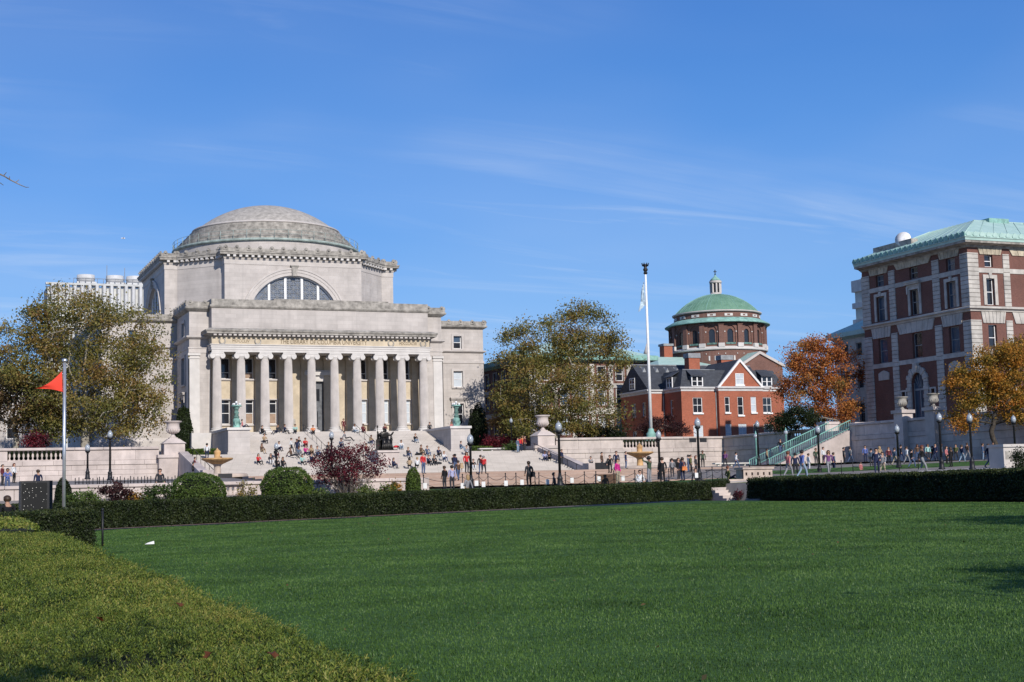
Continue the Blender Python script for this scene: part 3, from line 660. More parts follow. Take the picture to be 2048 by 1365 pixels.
    mb = MB(); mb.prism([(w0, 198.3), (w1, 198.3), (w1, 239.8), (w0, 239.8)], 25.6, 25.9); mb.build('wing_roof', M['limed'], LOW)
# --- antefixes (upright carved tiles) on the cornices
def antefix_mesh():
    mb = MB(); o = [(-0.30, 0), (0.30, 0), (0.30, 0.42), (0.24, 0.62), (0.12, 0.74), (0, 0.78), (-0.12, 0.74), (-0.24, 0.62), (-0.30, 0.42)]
    n = len(o); mb.add([(x, -0.10, z) for x, z in o] + [(x, 0.12, z) for x, z in o], [tuple(range(n)), tuple(reversed(range(n, 2 * n)))] + [(i, n + i, n + (i + 1) % n, (i + 1) % n) for i in range(n)])
    mb.lathe([(0.0, 0.30), (0.14, 0.34), (0.17, 0.45), (0.12, 0.55), (0, 0.58)], 0, -0.14, 8)
    me = bpy.data.meshes.new('antefix'); me.from_pydata(mb.v, [], mb.f); me.materials.append(M['limed']); return me
ANT = antefix_mesh()
def antefixes(path, z, step, out, parent, sc=1.0, closed=False, ends=True):
    n = len(path)
    for i in range(n if closed else n - 1):
        a, b2 = Vector(path[i]), Vector(path[(i + 1) % n]); L = (b2 - a).length
        if L < 1.0: continue
        d = (b2 - a) / L; nr = Vector((d.y, -d.x)); k = max(1, round(L / step))
        for j in range(k + (1 if ends else 0)):
            q = a + d * (L * (j + (0 if ends else 0.5)) / k) + nr * out
            if ends and j == 0: q += d * 0.05
            if ends and j == k: q -= d * 0.05
            o = link('antefix', ANT, parent); o.location = Vector((q.x, q.y, z)) - ORG[parent.name]; o.rotation_euler = (0, 0, math.atan2(d.y, d.x)); o.scale = (sc, sc, sc)
for side in (-1, 1):
    X = lambda d: 51 + side * d
    for path, z in (([(X(17.2), 197.5), (X(17.2), yp), (X(15.2), yp)], 26.5), ([(X(27), 222), (X(27), 198), (X(18), 198)], 25.9)):
        antefixes(path if side < 0 else path[::-1], z, 1.75, 0.42, LOW, 0.85)
# --- octagon under the dome
cx, cy, h, D, p = 51.0, 219.0, 9.9, 17.0, 1.8
q = h + 5.3
OCT = [(-h, -D), (h, -D), (h, -D + p), (q, -h), (D, -h), (D, h), (q, h), (h, D - p), (h, D), (-h, D), (-h, D - p), (-q, h), (-D, h), (-D, -h), (-q, -h), (-h, -D + p)]
OCT = [(cx + a, cy + b2) for a, b2 in OCT]
mb = MB()
faces = {0: 'S', 12: 'W', 4: 'E'}
LZ, LR = 26.3, 6.56
for i in range(16):
    a, b2 = OCT[i], OCT[(i + 1) % 16]; F = Face(a[0], a[1], b2[0] - a[0], b2[1] - a[1]); L = math.hypot(b2[0] - a[0], b2[1] - a[1])
    F.wall(mb, 0, L, 25.5, 35.3, [], r=0.6, arches=[(L / 2, LZ, LR, 25.5)] if i in faces else [])
octo = mb.build('octagon', M['lime'], LOW)
for i in faces:
    a, b2 = OCT[i], OCT[(i + 1) % 16]; F = Face(a[0], a[1], b2[0] - a[0], b2[1] - a[1]); L = 2 * h; c0 = L / 2
    mb = MB(); N = 28                                     # archivolt in three bands
    for (ra, rb, wo) in ((LR, LR + 0.45, 0.10), (LR + 0.45, LR + 0.85, 0.17), (LR + 0.85, LR + 1.1, 0.26)):
        for k in range(N):
            t0, t1 = math.pi * k / N, math.pi * (k + 1) / N
            F.poly(mb, [(c0 + ra * math.cos(t0), LZ + ra * math.sin(t0)), (c0 + rb * math.cos(t0), LZ + rb * math.sin(t0)), (c0 + rb * math.cos(t1), LZ + rb * math.sin(t1)), (c0 + ra * math.cos(t1), LZ + ra * math.sin(t1))], 0.0, wo)
    arch = mb.build('archivolt', M['limep'], LOW)
    mb = MB(); F.poly(mb, [(c0 - 0.32, LZ + LR - 0.1), (c0 + 0.32, LZ + LR - 0.1), (c0 + 0.45, LZ + LR + 1.25), (c0 - 0.45, LZ + LR + 1.25)], 0.0, 0.42); F.box(mb, c0 - 0.6, c0 + 0.6, 0, 0.5, LZ + LR + 1.25, LZ + LR + 1.45); mb.build('keystone', M['limed'], arch)
    # window: thick mullions, glazing bars with stars, glass
    def zt(u): return LZ + math.sqrt(max(0.01, LR ** 2 - u * u))
    mb = MB()
    for u in (-3.55, -1.2, 1.2, 3.55): F.box(mb, c0 + u - 0.17, c0 + u + 0.17, -0.6, -0.38, 25.6, zt(abs(u) + 0.17))
    for k in range(N):
        t0, t1 = math.pi * k / N, math.pi * (k + 1) / N; ra, rb = LR - 0.16, LR + 0.01
        F.poly(mb, [(c0 + ra * math.cos(t0), LZ + ra * math.sin(t0)), (c0 + rb * math.cos(t0), LZ + rb * math.sin(t0)), (c0 + rb * math.cos(t1), LZ + rb * math.sin(t1)), (c0 + ra * math.cos(t1), LZ + ra * math.sin(t1))], -0.6, -0.45)
    lw = mb.build('lunette_window', M['white'], LOW)
    mb = MB(); g = 1.175; t_ = 0.028
    def bar(u0, z0, u1, z1):
        d = Vector((u1 - u0, z1 - z0)); l = d.length
        if l < 0.05: return
        d /= l; nn = Vector((-d.y, d.x)) * t_
        F.poly(mb, [(c0 + u0 + nn.x, z0 + nn.y), (c0 + u0 - nn.x, z0 - nn.y), (c0 + u1 - nn.x, z1 - nn.y), (c0 + u1 + nn.x, z1 + nn.y)], -0.58, -0.52)
    inside = lambda u, z: u * u + (z - LZ) ** 2 < (LR - 0.05) ** 2
    for iu in range(-6, 6):
        for iz in range(0, 6):
            u, z = iu * g, LZ + iz * g
            pts = {'a': (u, z), 'b': (u + g, z), 'c': (u + g, z + g), 'd': (u, z + g), 'm': (u + g / 2, z + g / 2), 'e': (u + g / 2, z), 'f': (u + g, z + g / 2), 'g': (u + g / 2, z + g), 'h': (u, z + g / 2)}
            for s1, s2 in ('ab', 'ad', 'am', 'bm', 'cm', 'dm', 'em', 'fm', 'gm', 'hm'):
                A, B2 = pts[s1], pts[s2]
                if inside(*A) and inside(*B2): bar(*A, *B2)
    mb.build('glazing_bars', M['lead'], lw)
    ed = [-LR, -3.55, -1.2, 1.2, 3.55, LR]
    for k in range(5):
        us = np.linspace(ed[k] + 0.02, ed[k + 1] - 0.02, 9); mb = MB()
        F.poly(mb, [(c0 + us[0], 25.6)] + [(c0 + us[-1], 25.6)] + [(c0 + u, zt(u) - 0.02) for u in us[::-1]], -0.75, -0.62)
        mb.build('pane', M['lunette'], lw)
mb = MB(); mb.mould(OCT, [(0, 34.2), (0.06, 34.25), (0.06, 34.9), (0.14, 35.0), (0.14, 35.12), (0, 35.14)], True); mb.build('octagon_frieze', M['limep'], LOW)
mb = MB(); mb.mould(OCT, [(0, 35.1), (0.2, 35.15), (0.2, 35.5), (0.75, 35.52), (0.75, 35.75), (0.85, 35.85), (0.85, 35.95), (0.55, 35.97), (0.55, 36.5), (0.0, 36.5), (-1.5, 36.45)], True)
oc = mb.build('octagon_cornice', M['limed'], LOW)
mb = MB()
for i in range(16):
    a, b2 = OCT[i], OCT[(i + 1) % 16]; L = math.hypot(b2[0] - a[0], b2[1] - a[1]); F = Face(a[0], a[1], b2[0] - a[0], b2[1] - a[1])
    k = max(2, round(L / 0.86))
    for j in range(k): u = L * (j + 0.5) / k; F.box(mb, u - 0.19, u + 0.19, 0.19, 0.70, 35.2, 35.5)
mb.build('modillion_row', M['limew'], oc)
antefixes(OCT, 36.1, 1.68, 0.52, LOW, 0.98, closed=True)
mb = MB(); mb.prism(OCT, 35.4, 36.0); mb.build('octagon_roof', M['limed'], LOW)
# --- dome
mb = MB(); mb.lathe([(13.75, 35.8), (13.75, 38.5)], cx, cy, 96, cap=False); mb.build('dome_drum', M['lime'], LOW)
mb = MB(); mb.lathe([(13.7, 38.35), (14.1, 38.45), (14.15, 38.75), (13.9, 38.82), (13.3, 38.84)], cx, cy, 96, cap=False); rim = mb.build('copper_gutter', M['gutter'], LOW)
mb = MB(); nr = 44
for k in range(nr):
    a = 2 * math.pi * k / nr; mb.tube([(cx + 13.95 * math.cos(a), cy + 13.95 * math.sin(a), 38.8), (cx + 13.95 * math.cos(a), cy + 13.95 * math.sin(a), 40.0)], 0.045, 5)
for z in (39.45, 40.0): mb.tube([(cx + 13.95 * math.cos(2 * math.pi * k / 96), cy + 13.95 * math.sin(2 * math.pi * k / 96), z) for k in range(97)], 0.028, 4)
mb.build('railing', M['gutter'], LOW)
prof = []
r_, z_ = 13.5, 38.8
for k in range(6):
    prof += [(r_, z_), (r_, z_ + 0.5)]; z_ += 0.5; r_ -= 0.48
    prof += [(r_, z_ + 0.04)]
mb = MB(); mb.lathe(prof, cx, cy, 96, smooth=False, cap=False); mb.build('dome_steps', M['limed'], LOW)  # darker stone than the cap, so the rings stand out
mb = MB(); mb.lathe([(10.6, 41.62), (11.15, 41.66), (11.2, 41.86), (11.0, 41.98), (10.5, 42.0)], cx, cy, 96, cap=False); mb.build('dome_ring', M['limep'], LOW)
# smooth cap, its curve continuing the steps
rc, zc0 = 10.75, 41.8; hgt = 4.15; Rd = (rc * rc + hgt * hgt) / (2 * hgt); ph0 = math.asin(rc / Rd)
mb = MB(); prof = [(Rd * math.sin(ph0 * (1 - k / 26)), zc0 + Rd * (math.cos(ph0 * (1 - k / 26)) - math.cos(ph0))) for k in range(27)]; prof = [(p_[0] - (0.02 if i % 2 else 0), p_[1]) for i, p_ in enumerate(prof)]
mb.lathe(prof, cx, cy, 96, cap=False); mb.build('dome', M['domes'], LOW)
# --- cheek walls of the upper steps with bronze lamp standards on their ends
M['cheek'] = M['limew']
for side in (-1, 1):
    x0, x1 = sorted((51 + side * 13.1, 51 + side * 15.0))
    CH = thing('step_cheek_wall', 'pale stone cheek wall ending in a pedestal at the %s of the upper steps' % ('left' if side < 0 else 'right'), 'wall', ((x0 + x1) / 2, 175, 6.6), group='cheek walls of the upper steps')
    mb = MB(); mb.box(x0, x1, 176.4, 185.3, 6.4, 9.75); mb.build('wall', M['lime'], CH)
    mb = MB(); mb.box(x0 - 0.12, x1 + 0.12, 176.45, 185.2, 9.75, 10.05); mb.build('coping', M['limew'], CH)
    mb = MB(); xa_, xb_ = x0 - 0.35, x1 + 0.35; mb.box(xa_, xb_, 173.6, 176.4, 6.4, 9.7); mb.box(xa_ - 0.1, xb_ + 0.1, 173.5, 176.5, 6.4, 7.1); mb.build('pedestal', M['lime'], CH)
    mb = MB(); mb.box(xa_ - 0.15, xb_ + 0.15, 173.4, 176.6, 9.7, 10.0); mb.build('pedestal_cap', M['limew'], CH)
    xm, ym = (x0 + x1) / 2, 175.0
    LS = thing('bronze_lamp_standard', 'green bronze lamp standard on the %s cheek pedestal of the library steps' % ('left' if side < 0 else 'right'), 'lamp', (xm, ym, 10.0), group='bronze lamp standards')
    mb = MB(); mb.lathe([(0.55, 10.0), (0.6, 10.15), (0.5, 10.3), (0.42, 10.9), (0.55, 11.0), (0.5, 11.5), (0.36, 11.7)], xm, ym, 12)
    for k in range(3): a = k * 2.1; mb.tube([(xm + 0.3 * math.cos(a), ym + 0.3 * math.sin(a), 10.2), (xm + 0.55 * math.cos(a), ym + 0.55 * math.sin(a), 10.8), (xm + 0.3 * math.cos(a), ym + 0.3 * math.sin(a), 11.6)], [0.16, 0.13, 0.1], 7)
    mb.build('base', M['copper'], LS)
    mb = MB(); mb.lathe([(0.34, 11.7), (0.46, 11.95), (0.3, 12.15), (0.28, 12.5), (0.42, 12.7), (0.26, 12.9), (0.3, 13.3), (0.5, 13.6), (0.34, 13.7)], xm, ym, 12); mb.build('stem', M['copperd'], LS)
    mb = MB(); mb.lathe([(0.34, 13.7), (0.78, 13.8), (0.8, 13.95), (0.4, 14.0)], xm, ym, 14); mb.build('tray', M['copper'], LS)
    for k in range(5):
        a = 2 * math.pi * k / 5; r0 = 0.52 if k < 4 else 0
        mb = MB(); gx, gy = (xm + 0.5 * math.cos(a), ym + 0.5 * math.sin(a)) if k < 4 else (xm, ym); gz = 14.2 if k < 4 else 14.55
        mb.lathe([(0.02, gz - 0.2), (0.16, gz - 0.15), (0.2, gz), (0.14, gz + 0.14), (0.02, gz + 0.2)], gx, gy, 10); mb.build('globe', M['white'], LS)
    LS.scale = (0.82, 0.82, 0.68)
# ================================================================ brick hall on the right (corner towards the lawn)
M['brickd'] = mat_course('brick_red_brown', (0.142, 0.058, 0.044), (0.17, 0.105, 0.088), 0.22, 0.075, 0.010, var=0.16, bump=0.2, soil=0.2)
M['bricko'] = mat_course('brick_orange', (0.33, 0.092, 0.05), (0.31, 0.16, 0.11), 0.22, 0.075, 0.008, var=0.14, bump=0.2, soil=0.2)
M['brickc'] = mat_course('brick_chapel', (0.155, 0.075, 0.057), (0.19, 0.125, 0.105), 0.24, 0.08, 0.010, var=0.16, bump=0.2, soil=0.2)
M['stoneh'] = mat('hall_stone', (0.44, 0.41, 0.37), 0.85, 0.13, 0.9, streak=0.3, per_obj=0.07, bump=0.1)
M['stoney'] = mat('hall_stone_stained', (0.46, 0.40, 0.30), 0.85, 0.2, 1.2, streak=0.4, per_obj=0.07)
M['slate'] = mat_course('slate', (0.055, 0.06, 0.072), (0.03, 0.033, 0.04), 0.45, 0.22, 0.012, var=0.15, bump=0.25)
M['concrete'] = mat('concrete_pale', (0.50, 0.50, 0.48), 0.9, 0.1, 0.5, streak=0.3)
M['conw'] = mat('concrete_white', (0.52, 0.52, 0.52), 0.85, 0.08, 0.6, streak=0.25)
def mat_seam(name, c1, c2, cx=None, cy=None, n=40, w=0.55):
    """standing-seam copper: ribs by angle about a centre or along x"""
    m, nt, p = _pr(name); nn = nt.nodes; L = nt.links.new; p.inputs['Roughness'].default_value = 0.7
    geo = nn.new('ShaderNodeNewGeometry'); t = nn.new('ShaderNodeTexNoise'); t.inputs['Scale'].default_value = 0.9; t.inputs['Detail'].default_value = 7; L(geo.outputs['Position'], t.inputs['Vector'])
    mx = nn.new('ShaderNodeMix'); mx.data_type = 'RGBA'; mr = nn.new('ShaderNodeMapRange'); mr.inputs[1].default_value = 0.3; mr.inputs[2].default_value = 0.7; L(t.outputs[0], mr.inputs[0]); L(mr.outputs[0], mx.inputs[0]); mx.inputs[6].default_value = (*c1, 1); mx.inputs[7].default_value = (*c2, 1); L(mx.outputs[2], p.inputs['Base Color'])
    return m
M['coproof'] = mat_seam('copper_roof', (0.29, 0.43, 0.385), (0.38, 0.52, 0.47))
M['copdome'] = mat_seam('copper_dome', (0.095, 0.20, 0.125), (0.15, 0.275, 0.185))

PH = thing('brick_hall', 'tall red brick hall with banded stone piers and green copper cornice at the right', 'building', (113, 134, 7.4))
FW = faceW(113); FS = faceS(134)
Y = lambda a, b: tuple(sorted((-a, -b)))
ctrW = (150.55, 143.85, 137.05)
opsW = [Y(c - 0.8, c + 0.8) + (26.05, 27.5) for c in ctrW] + [Y(c - 0.85, c + 0.85) + (21.65, 24.75) for c in ctrW] + [Y(c - 0.9, c + 0.9) + (16.4, 19.45) for c in ctrW] + [Y(147.25, 146.55) + (11.3, 12.5), Y(141.7, 141.0) + (11.3, 12.5)]
mb = MB(); FW.wall(mb, -154.2, -134, 7.4, 28.4, opsW, r=0.4, arches=[(-144.1, 13.45, 1.2, 9.1)])
ctrS = (116.0, 122.2, 128.4)
opsS = [(c - 0.6, c + 0.6, 26.1, 27.5) for c in ctrS] + [(c - 0.6, c + 0.6, 21.65, 24.75) for c in ctrS] + [(c - 0.6, c + 0.6, 16.4, 19.35) for c in ctrS] + [(c - 0.6, c + 0.6, 10.0, 13.5) for c in ctrS]
FS.wall(mb, 113, 140, 7.4, 28.4, opsS, r=0.4)
mb.quad((140, 134, 7.4), (140, 154.2, 7.4), (140, 154.2, 28.4), (140, 134, 28.4)); mb.quad((113, 154.2, 7.4), (140, 154.2, 7.4), (140, 154.2, 28.4), (113, 154.2, 28.4))
mb.build('wall', M['brickd'], PH)
for k, (a, b, c, d) in enumerate(opsW):
    if k < 9: window(PH, FW, a, b, c, d, 0.38, 0.1, M['lead'], (M['glassb'], M['glass'], M['glassb'])[k % 3], sur=0.38 if 3 <= k < 6 else None, surm=M['stoneh'], hood=0.5 if k == 4 else None, keyst=(k in (3, 5)))
    else: window(PH, FW, a, b, c, d, 0.38, 0.06, M['dark'], M['glass'], rails=(), sur=0.2, surm=M['stoneh'])
for k, (a, b, c, d) in enumerate(opsS): window(PH, FS, a, b, c, d, 0.38, 0.1, M['white'], M['glass'], sur=0.42 if 3 <= k < 6 else None, surm=M['stoneh'], hood=0.4 if k == 4 else None, keyst=(k in (3, 5)))
# rusticated piers, block by block
CH_ = 0.5
def pier(F, u0, u1, z0, z1, w=0.12, corner=None):
    z = z0; i = 0
    while z < z1 - 0.1:
        h = min(CH_, z1 - z); uc = (u0 + u1) / 2
        if corner: block('stone_block', PH, (corner[0] + corner[1]) / 2, (corner[2] + corner[3]) / 2, z + h / 2, corner[1] - corner[0], corner[3] - corner[2], h - 0.035, M['stoneh'], 0.03)
        else:
            P = F.P(uc, w / 2 - 0.02, z + h / 2); L = u1 - u0
            sx, sy = (L, w + 0.04) if abs(F.u.x) > 0.5 else (w + 0.04, L)
            block('stone_block', PH, P[0], P[1], P[2], sx, sy, h - 0.035, M['stoneh'], 0.03)
        z += h; i += 1
for (z0, z1) in ((9.2, 19.9), (21.5, 27.7)):
    for (a, b) in ((152.65, 154.3), (147.5, 148.7), (139.1, 140.35)): pier(FW, -b, -a, z0, z1)
    pier(None, 0, 0, z0, z1, corner=(112.86, 114.42, 133.86, 135.3))
    for (a, b) in ((118.0, 118.95), (125.3, 126.25), (131.6, 132.6)): pier(FS, a, b, z0, z1)
# fan-jointed flat arches over the bays, bands and belt cornice
def flat_arch(F, u0, u1, z0, z1, w=0.10, m='stoneh', n=13):
    mb = MB(); uc = (u0 + u1) / 2
    for k in range(n):
        a, b = k / n, (k + 1) / n; g = 0.012; f = 1.18
        ua, ub = u0 + (u1 - u0) * a, u0 + (u1 - u0) * b
        ta, tb = uc + (ua - uc) * f, uc + (ub - uc) * f
        ta, tb = max(u0 - 0.0, min(u1, ta)), max(u0, min(u1, tb))
        if tb - ta < 0.03: continue
        F.poly(mb, [(ua + g, z0), (ub - g, z0), (tb - g, z1), (ta + g, z1)], 0.0, w + 0.03 * (k % 2))
    return mb.build('flat_arch', M[m], PH)
bW = [(-152.65, -148.7), (-147.5, -140.35), (-139.1, -135.3)]; bS = [(114.42, 118.0), (118.95, 125.3), (126.25, 131.6)]
for F, bb in ((FW, bW), (FS, bS)):
    for (a, b) in bb:
        flat_arch(F, a, b, 27.55, 28.35, m='stoney'); flat_arch(F, a, b, 19.55, 20.85, n=15)
        for zb_ in (25.4, 15.8): mb = MB(); F.box(mb, a, b, 0, 0.09, zb_, zb_ + 0.55); mb.build('stone_band', M['stoneh'], PH)
pth = [(113, 154.2), (113, 134), (140, 134)]
mb = MB(); mb.mould(pth, [(0, 20.85), (0.16, 20.9), (0.2, 21.1), (0.5, 21.2), (0.5, 21.38), (0.1, 21.5), (0, 21.5)]); mb.build('belt_cornice', M['stoneh'], PH)
mb = MB(); mb.mould(pth, [(0, 28.3), (0.15, 28.35), (0.2, 28.55), (1.05, 28.7), (1.12, 28.7), (1.12, 28.95), (0.7, 28.97)]); mb.build('eaves_soffit', M['limed'], PH)
mb = MB(); mb.mould(pth, [(0.95, 28.94), (1.18, 28.95), (1.22, 29.2), (1.32, 29.28), (1.32, 29.34), (1.2, 29.4), (1.24, 29.85), (1.14, 29.92), (0.85, 29.86)]); cop = mb.build('copper_cornice', M['coproof'], PH)
for F, us in ((FW, np.arange(-154.0, -133.0, 0.95)), (FS, np.arange(112.3, 139, 0.95))):
    for k, u in enumerate(us):
        mb = MB(); F.poly(mb, [(u - 0.28, 29.4), (u + 0.28, 29.4), (u + 0.36, 29.6), (u + 0.22, 29.85), (u, 29.97), (u - 0.22, 29.85), (u - 0.36, 29.6)], 1.1, 1.29); mb.build('cresting_leaf', M['coproof'] if F is FS else M['copper'], cop)  # west leaves in a darker copper, that side's shade put into the colour
ex, ey = 111.95, 132.95
mb = MB(); A = (ex, ey, 29.75); B = (ex, 154.5, 29.75); C = (141, ey, 29.75); D = (119.6, 140.4, 32.9); E2 = (119.6, 148.5, 32.9); G = (141, 140.4, 32.9)
mb.add([A, C, G, D], [(0, 1, 2, 3)]); mb.add([A, D, E2, B], [(0, 1, 2, 3)]); mb.add([D, G, (141, 148.5, 32.9), E2], [(0, 1, 2, 3)]); mb.add([B, E2, (141, 148.5, 32.9), (141, 154.5, 29.75)], [(0, 1, 2, 3)])
rf = mb.build('roof', M['coproof'], PH)
mb = MB(); mb.tube([A, D], 0.09, 5); mb.tube([B, E2], 0.09, 5); mb.tube([D, G], 0.09, 5)
for k in range(1, 11):
    t = k / 11; mb.tube([(ex + 0.02, ey + (154.5 - ey) * t, 29.78), (119.6, 140.4 + 8.1 * t, 32.93)], 0.03, 4)
for k in range(1, 14): t = k / 14; mb.tube([(ex + (141 - ex) * t, ey, 29.78), (119.6 + 21.4 * t, 140.4, 32.93)], 0.03, 4)
mb.build('seam_row', M['coproof'], rf)
mb = MB(); mb.box(114.2, 115.2, 145.5, 153.2, 30.4, 31.35); mb.build('roof_screen', M['limed'], PH)
mb = MB(); mb.box(121.5, 124.5, 139.8, 141.4, 32.4, 33.2); mb.build('roof_hatch', M['copper'], PH)
# satellite dish
mb = MB(); dd = (ray(1808, 480)); P = atX(1807, 481, 114.8); prof = [(0.02 + 0.95 * (k / 8), 0.32 * (k / 8) ** 2) for k in range(9)]
dm = MB(); dm.lathe(prof + [(0.99, 0.34), (0.02, 0.03)], 0, 0, 24)
ax = Vector((-0.72, -0.62, 0.32)).normalized(); q = ax.to_track_quat('Z', 'Y').to_matrix()
dm.v = [tuple(q @ Vector(v) + P) for v in dm.v]
dm.build('dish', M['white'], PH)
mb = MB(); mb.tube([P, (P.x + 0.1, P.y, 30.5)], 0.07, 6); mb.build('dish_post', M['lead'], PH)
# arched window with blocky surround
mb = MB(); F = FW; c0, zc, r0 = -144.1, 13.45, 1.2
for k in range(13):
    t0, t1 = math.pi * k / 13, math.pi * (k + 1) / 13; rb = r0 + 0.75 + 0.12 * (k % 2)
    F.poly(mb, [(c0 + r0 * math.cos(t0), zc + r0 * math.sin(t0)), (c0 + rb * math.cos(t0), zc + rb * math.sin(t0)), (c0 + rb * math.cos(t1), zc + rb * math.sin(t1)), (c0 + r0 * math.cos(t1), zc + r0 * math.sin(t1))], 0, 0.16 + 0.08 * (k % 2))
for s_ in (-1, 1):
    for k in range(9):
        z = 9.1 + k * 0.48; e = r0 + 0.75 + 0.14 * (k % 2); F.box(mb, *sorted((c0 + s_ * r0, c0 + s_ * e)), 0, 0.16 + 0.08 * (k % 2), z, z + 0.46)
F.poly(mb, [(c0 - 0.25, zc + r0), (c0 + 0.25, zc + r0), (c0 + 0.4, zc + r0 + 1.15), (c0 - 0.4, zc + r0 + 1.15)], 0, 0.45)
mb.build('arch_surround', M['stoneh'], PH)
mb = MB(); F.box(mb, c0 - 1.2, c0 - 1.08, -0.38, -0.3, 9.1, 13.45); F.box(mb, c0 + 1.08, c0 + 1.2, -0.38, -0.3, 9.1, 13.45); F.box(mb, c0 - 1.08, c0 + 1.08, -0.38, -0.3, 12.5, 12.75); F.box(mb, c0 - 0.06, c0 + 0.06, -0.38, -0.3, 9.1, 12.5)
for t in (R(30), R(60), R(90), R(120), R(150)): F.poly(mb, [(c0 + 0.3 * math.cos(t) - 0.04 * math.sin(t), 12.75 + 0.2 * math.sin(t)), (c0 + 0.3 * math.cos(t) + 0.04 * math.sin(t), 12.75 + 0.2 * math.sin(t)), (c0 + 1.15 * math.cos(t) + 0.03, zc + 1.15 * math.sin(t) - 0.1), (c0 + 1.15 * math.cos(t) - 0.03, zc + 1.15 * math.sin(t) - 0.1)], -0.38, -0.31)
aw = mb.build('arched_window', M['lead'], PH)
mb = MB(); F.poly(mb, [(c0 - 1.18, 9.1), (c0 + 1.18, 9.1)] + [(c0 + 1.18 * math.cos(t), zc + 1.18 * math.sin(t)) for t in [math.pi * k / 16 for k in range(17)]], -0.46, -0.4); mb.build('pane', M['glassb'], aw)
for c in (150.6, 137.2):
    mb = MB(); FW.box(mb, -c - 1.05, -c + 1.05, 0, 0.1, 14.25, 15.1); FW.poly(mb, [(-c - 1.05, 15.1), (-c + 1.05, 15.1), (-c + 0.6, 15.3), (-c, 15.45), (-c - 0.6, 15.3)], 0, 0.1); mb.build('plaque', M['stoneh'], PH)
# lower wing north of it with its own copper roof
PW = thing('hall_wing', 'low grey wing with green copper eaves behind the brick hall', 'building', (118, 160, 7.4))
mb = MB(); F = faceW(116.4); ow = [Y(c - 0.6, c + 0.6) + (18.3, 20.0) for c in (157, 160.2, 163.2)] + [Y(c - 0.6, c + 0.6) + (14.0, 16.4) for c in (157, 160.2, 163.2)] + [Y(c - 0.6, c + 0.6) + (9.5, 12) for c in (157, 160.2, 163.2)]
F.wall(mb, -165.8, -154.4, 7.4, 21.0, ow, r=0.3); mb.quad((116.4, 165.8, 7.4), (130, 165.8, 7.4), (130, 165.8, 21), (116.4, 165.8, 21)); mb.build('wall', M['stoneh'], PW)
for (a, b, c, d) in ow: window(PW, F, a, b, c, d, 0.28, 0.08, M['lead'], M['glass'], surm=M['stoneh'])
mb = MB(); mb.mould([(130, 165.8), (116.4, 165.8), (116.4, 154.4)], [(0, 20.7), (0.7, 21.0), (0.8, 21.0), (0.8, 21.6), (0.3, 21.7)]); mb.add([(115.7, 166.6, 21.6), (115.7, 154.4, 21.6), (121, 154.4, 24.2), (121, 161.5, 24.2)], [(0, 1, 2, 3)]); mb.add([(115.7, 166.6, 21.6), (121, 161.5, 24.2), (130, 161.5, 24.2), (130, 166.6, 21.6)], [(0, 1, 2, 3)]); mb.build('roof', M['coproof'], PW)
# concrete tower far behind
TW = thing('concrete_tower', 'pale concrete tower block showing behind the brick hall', 'building', (190, 262, 7))
mb = MB(); mb.box(191.0, 215, 260.6, 263.4, 5, 44.5); mb.build('wall', mat('concrete_grey_green', (0.42, 0.46, 0.44), 0.9, 0.08, 0.6), TW)
for k in range(9):
    mb = MB(); z = 44.0 - k * 3.6; mb.box(190.4, 215.4, 260, 263.8, z - 1.2, z + (1.3 if k == 0 else 0.0)); mb.build('floor_band', M['concrete'], TW)
for k in range(8):
    z = 42.6 - k * 3.6; mb = MB(); mb.box(191.5, 192.1, 260.52, 260.62, z - 2.1, z - 0.0); mb.build('window', M['glass'], TW)
mb = MB()
for k in range(9): mb.tube([(190.6 + k * 1.5, 260.2, 45.3), (190.6 + k * 1.5, 260.2, 46.2)], 0.04, 4)
mb.tube([(190.6, 260.2, 46.2), (202, 260.2, 46.2)], 0.04, 4); mb.build('roof_railing', M['lead'], TW)

# ================================================================ orange brick house with slate roofs
BH = thing('brick_house', 'orange brick house with dark slate mansard roof and white dormers', 'building', (114, 192, 7.4))
FSb = faceS(190.0); FSg = faceS(189.25); FS2 = faceS(195.3); FWb = faceW(106.1); FW2 = faceW(103.4)
o1 = [(108.0, 109.6, 12.5, 14.78), (107.95, 109.6, 8.3, 10.65)]; o2 = [(120.05, 121.6, 12.5, 14.8), (120.1, 121.75, 8.3, 10.75)]
og = [(113.0, 113.85, 12.5, 14.85), (115.2, 116.2, 12.1, 14.85), (117.5, 118.45, 12.5, 14.85), (112.95, 114.0, 8.3, 10.8), (115.2, 116.6, 8.3, 10.8), (117.8, 118.6, 8.3, 10.8)]
ow = [Y(192.5, 193.4) + (12.2, 14.6)]; ow2 = [Y(203.6, 202.7) + q for q in ((12.4, 14.5), (8.3, 10.3))] + [Y(200.7, 199.4) + q for q in ((12.4, 14.5), (8.3, 10.3))] + [Y(197.3, 196.3) + q for q in ((12.4, 14.5), (8.3, 10.3))]
mb = MB(); ZE = 15.85
FSb.wall(mb, 106.1, 112.0, 6.8, ZE, o1, 0.18); FSb.wall(mb, 119.6, 123.8, 6.8, ZE, o2, 0.18); FSg.wall(mb, 112.0, 119.6, 6.8, ZE, og, 0.18)
mb.quad((112.0, 189.25, 6.8), (112.0, 190, 6.8), (112.0, 190, ZE), (112.0, 189.25, ZE)); mb.quad((119.6, 189.25, 6.8), (119.6, 190, 6.8), (119.6, 190, ZE), (119.6, 189.25, ZE))
FWb.wall(mb, -195.3, -190.0, 6.8, ZE, ow, 0.18); FS2.wall(mb, 103.4, 106.1, 6.8, ZE, [], 0.18); FW2.wall(mb, -204.4, -195.3, 6.8, ZE, ow2, 0.18)
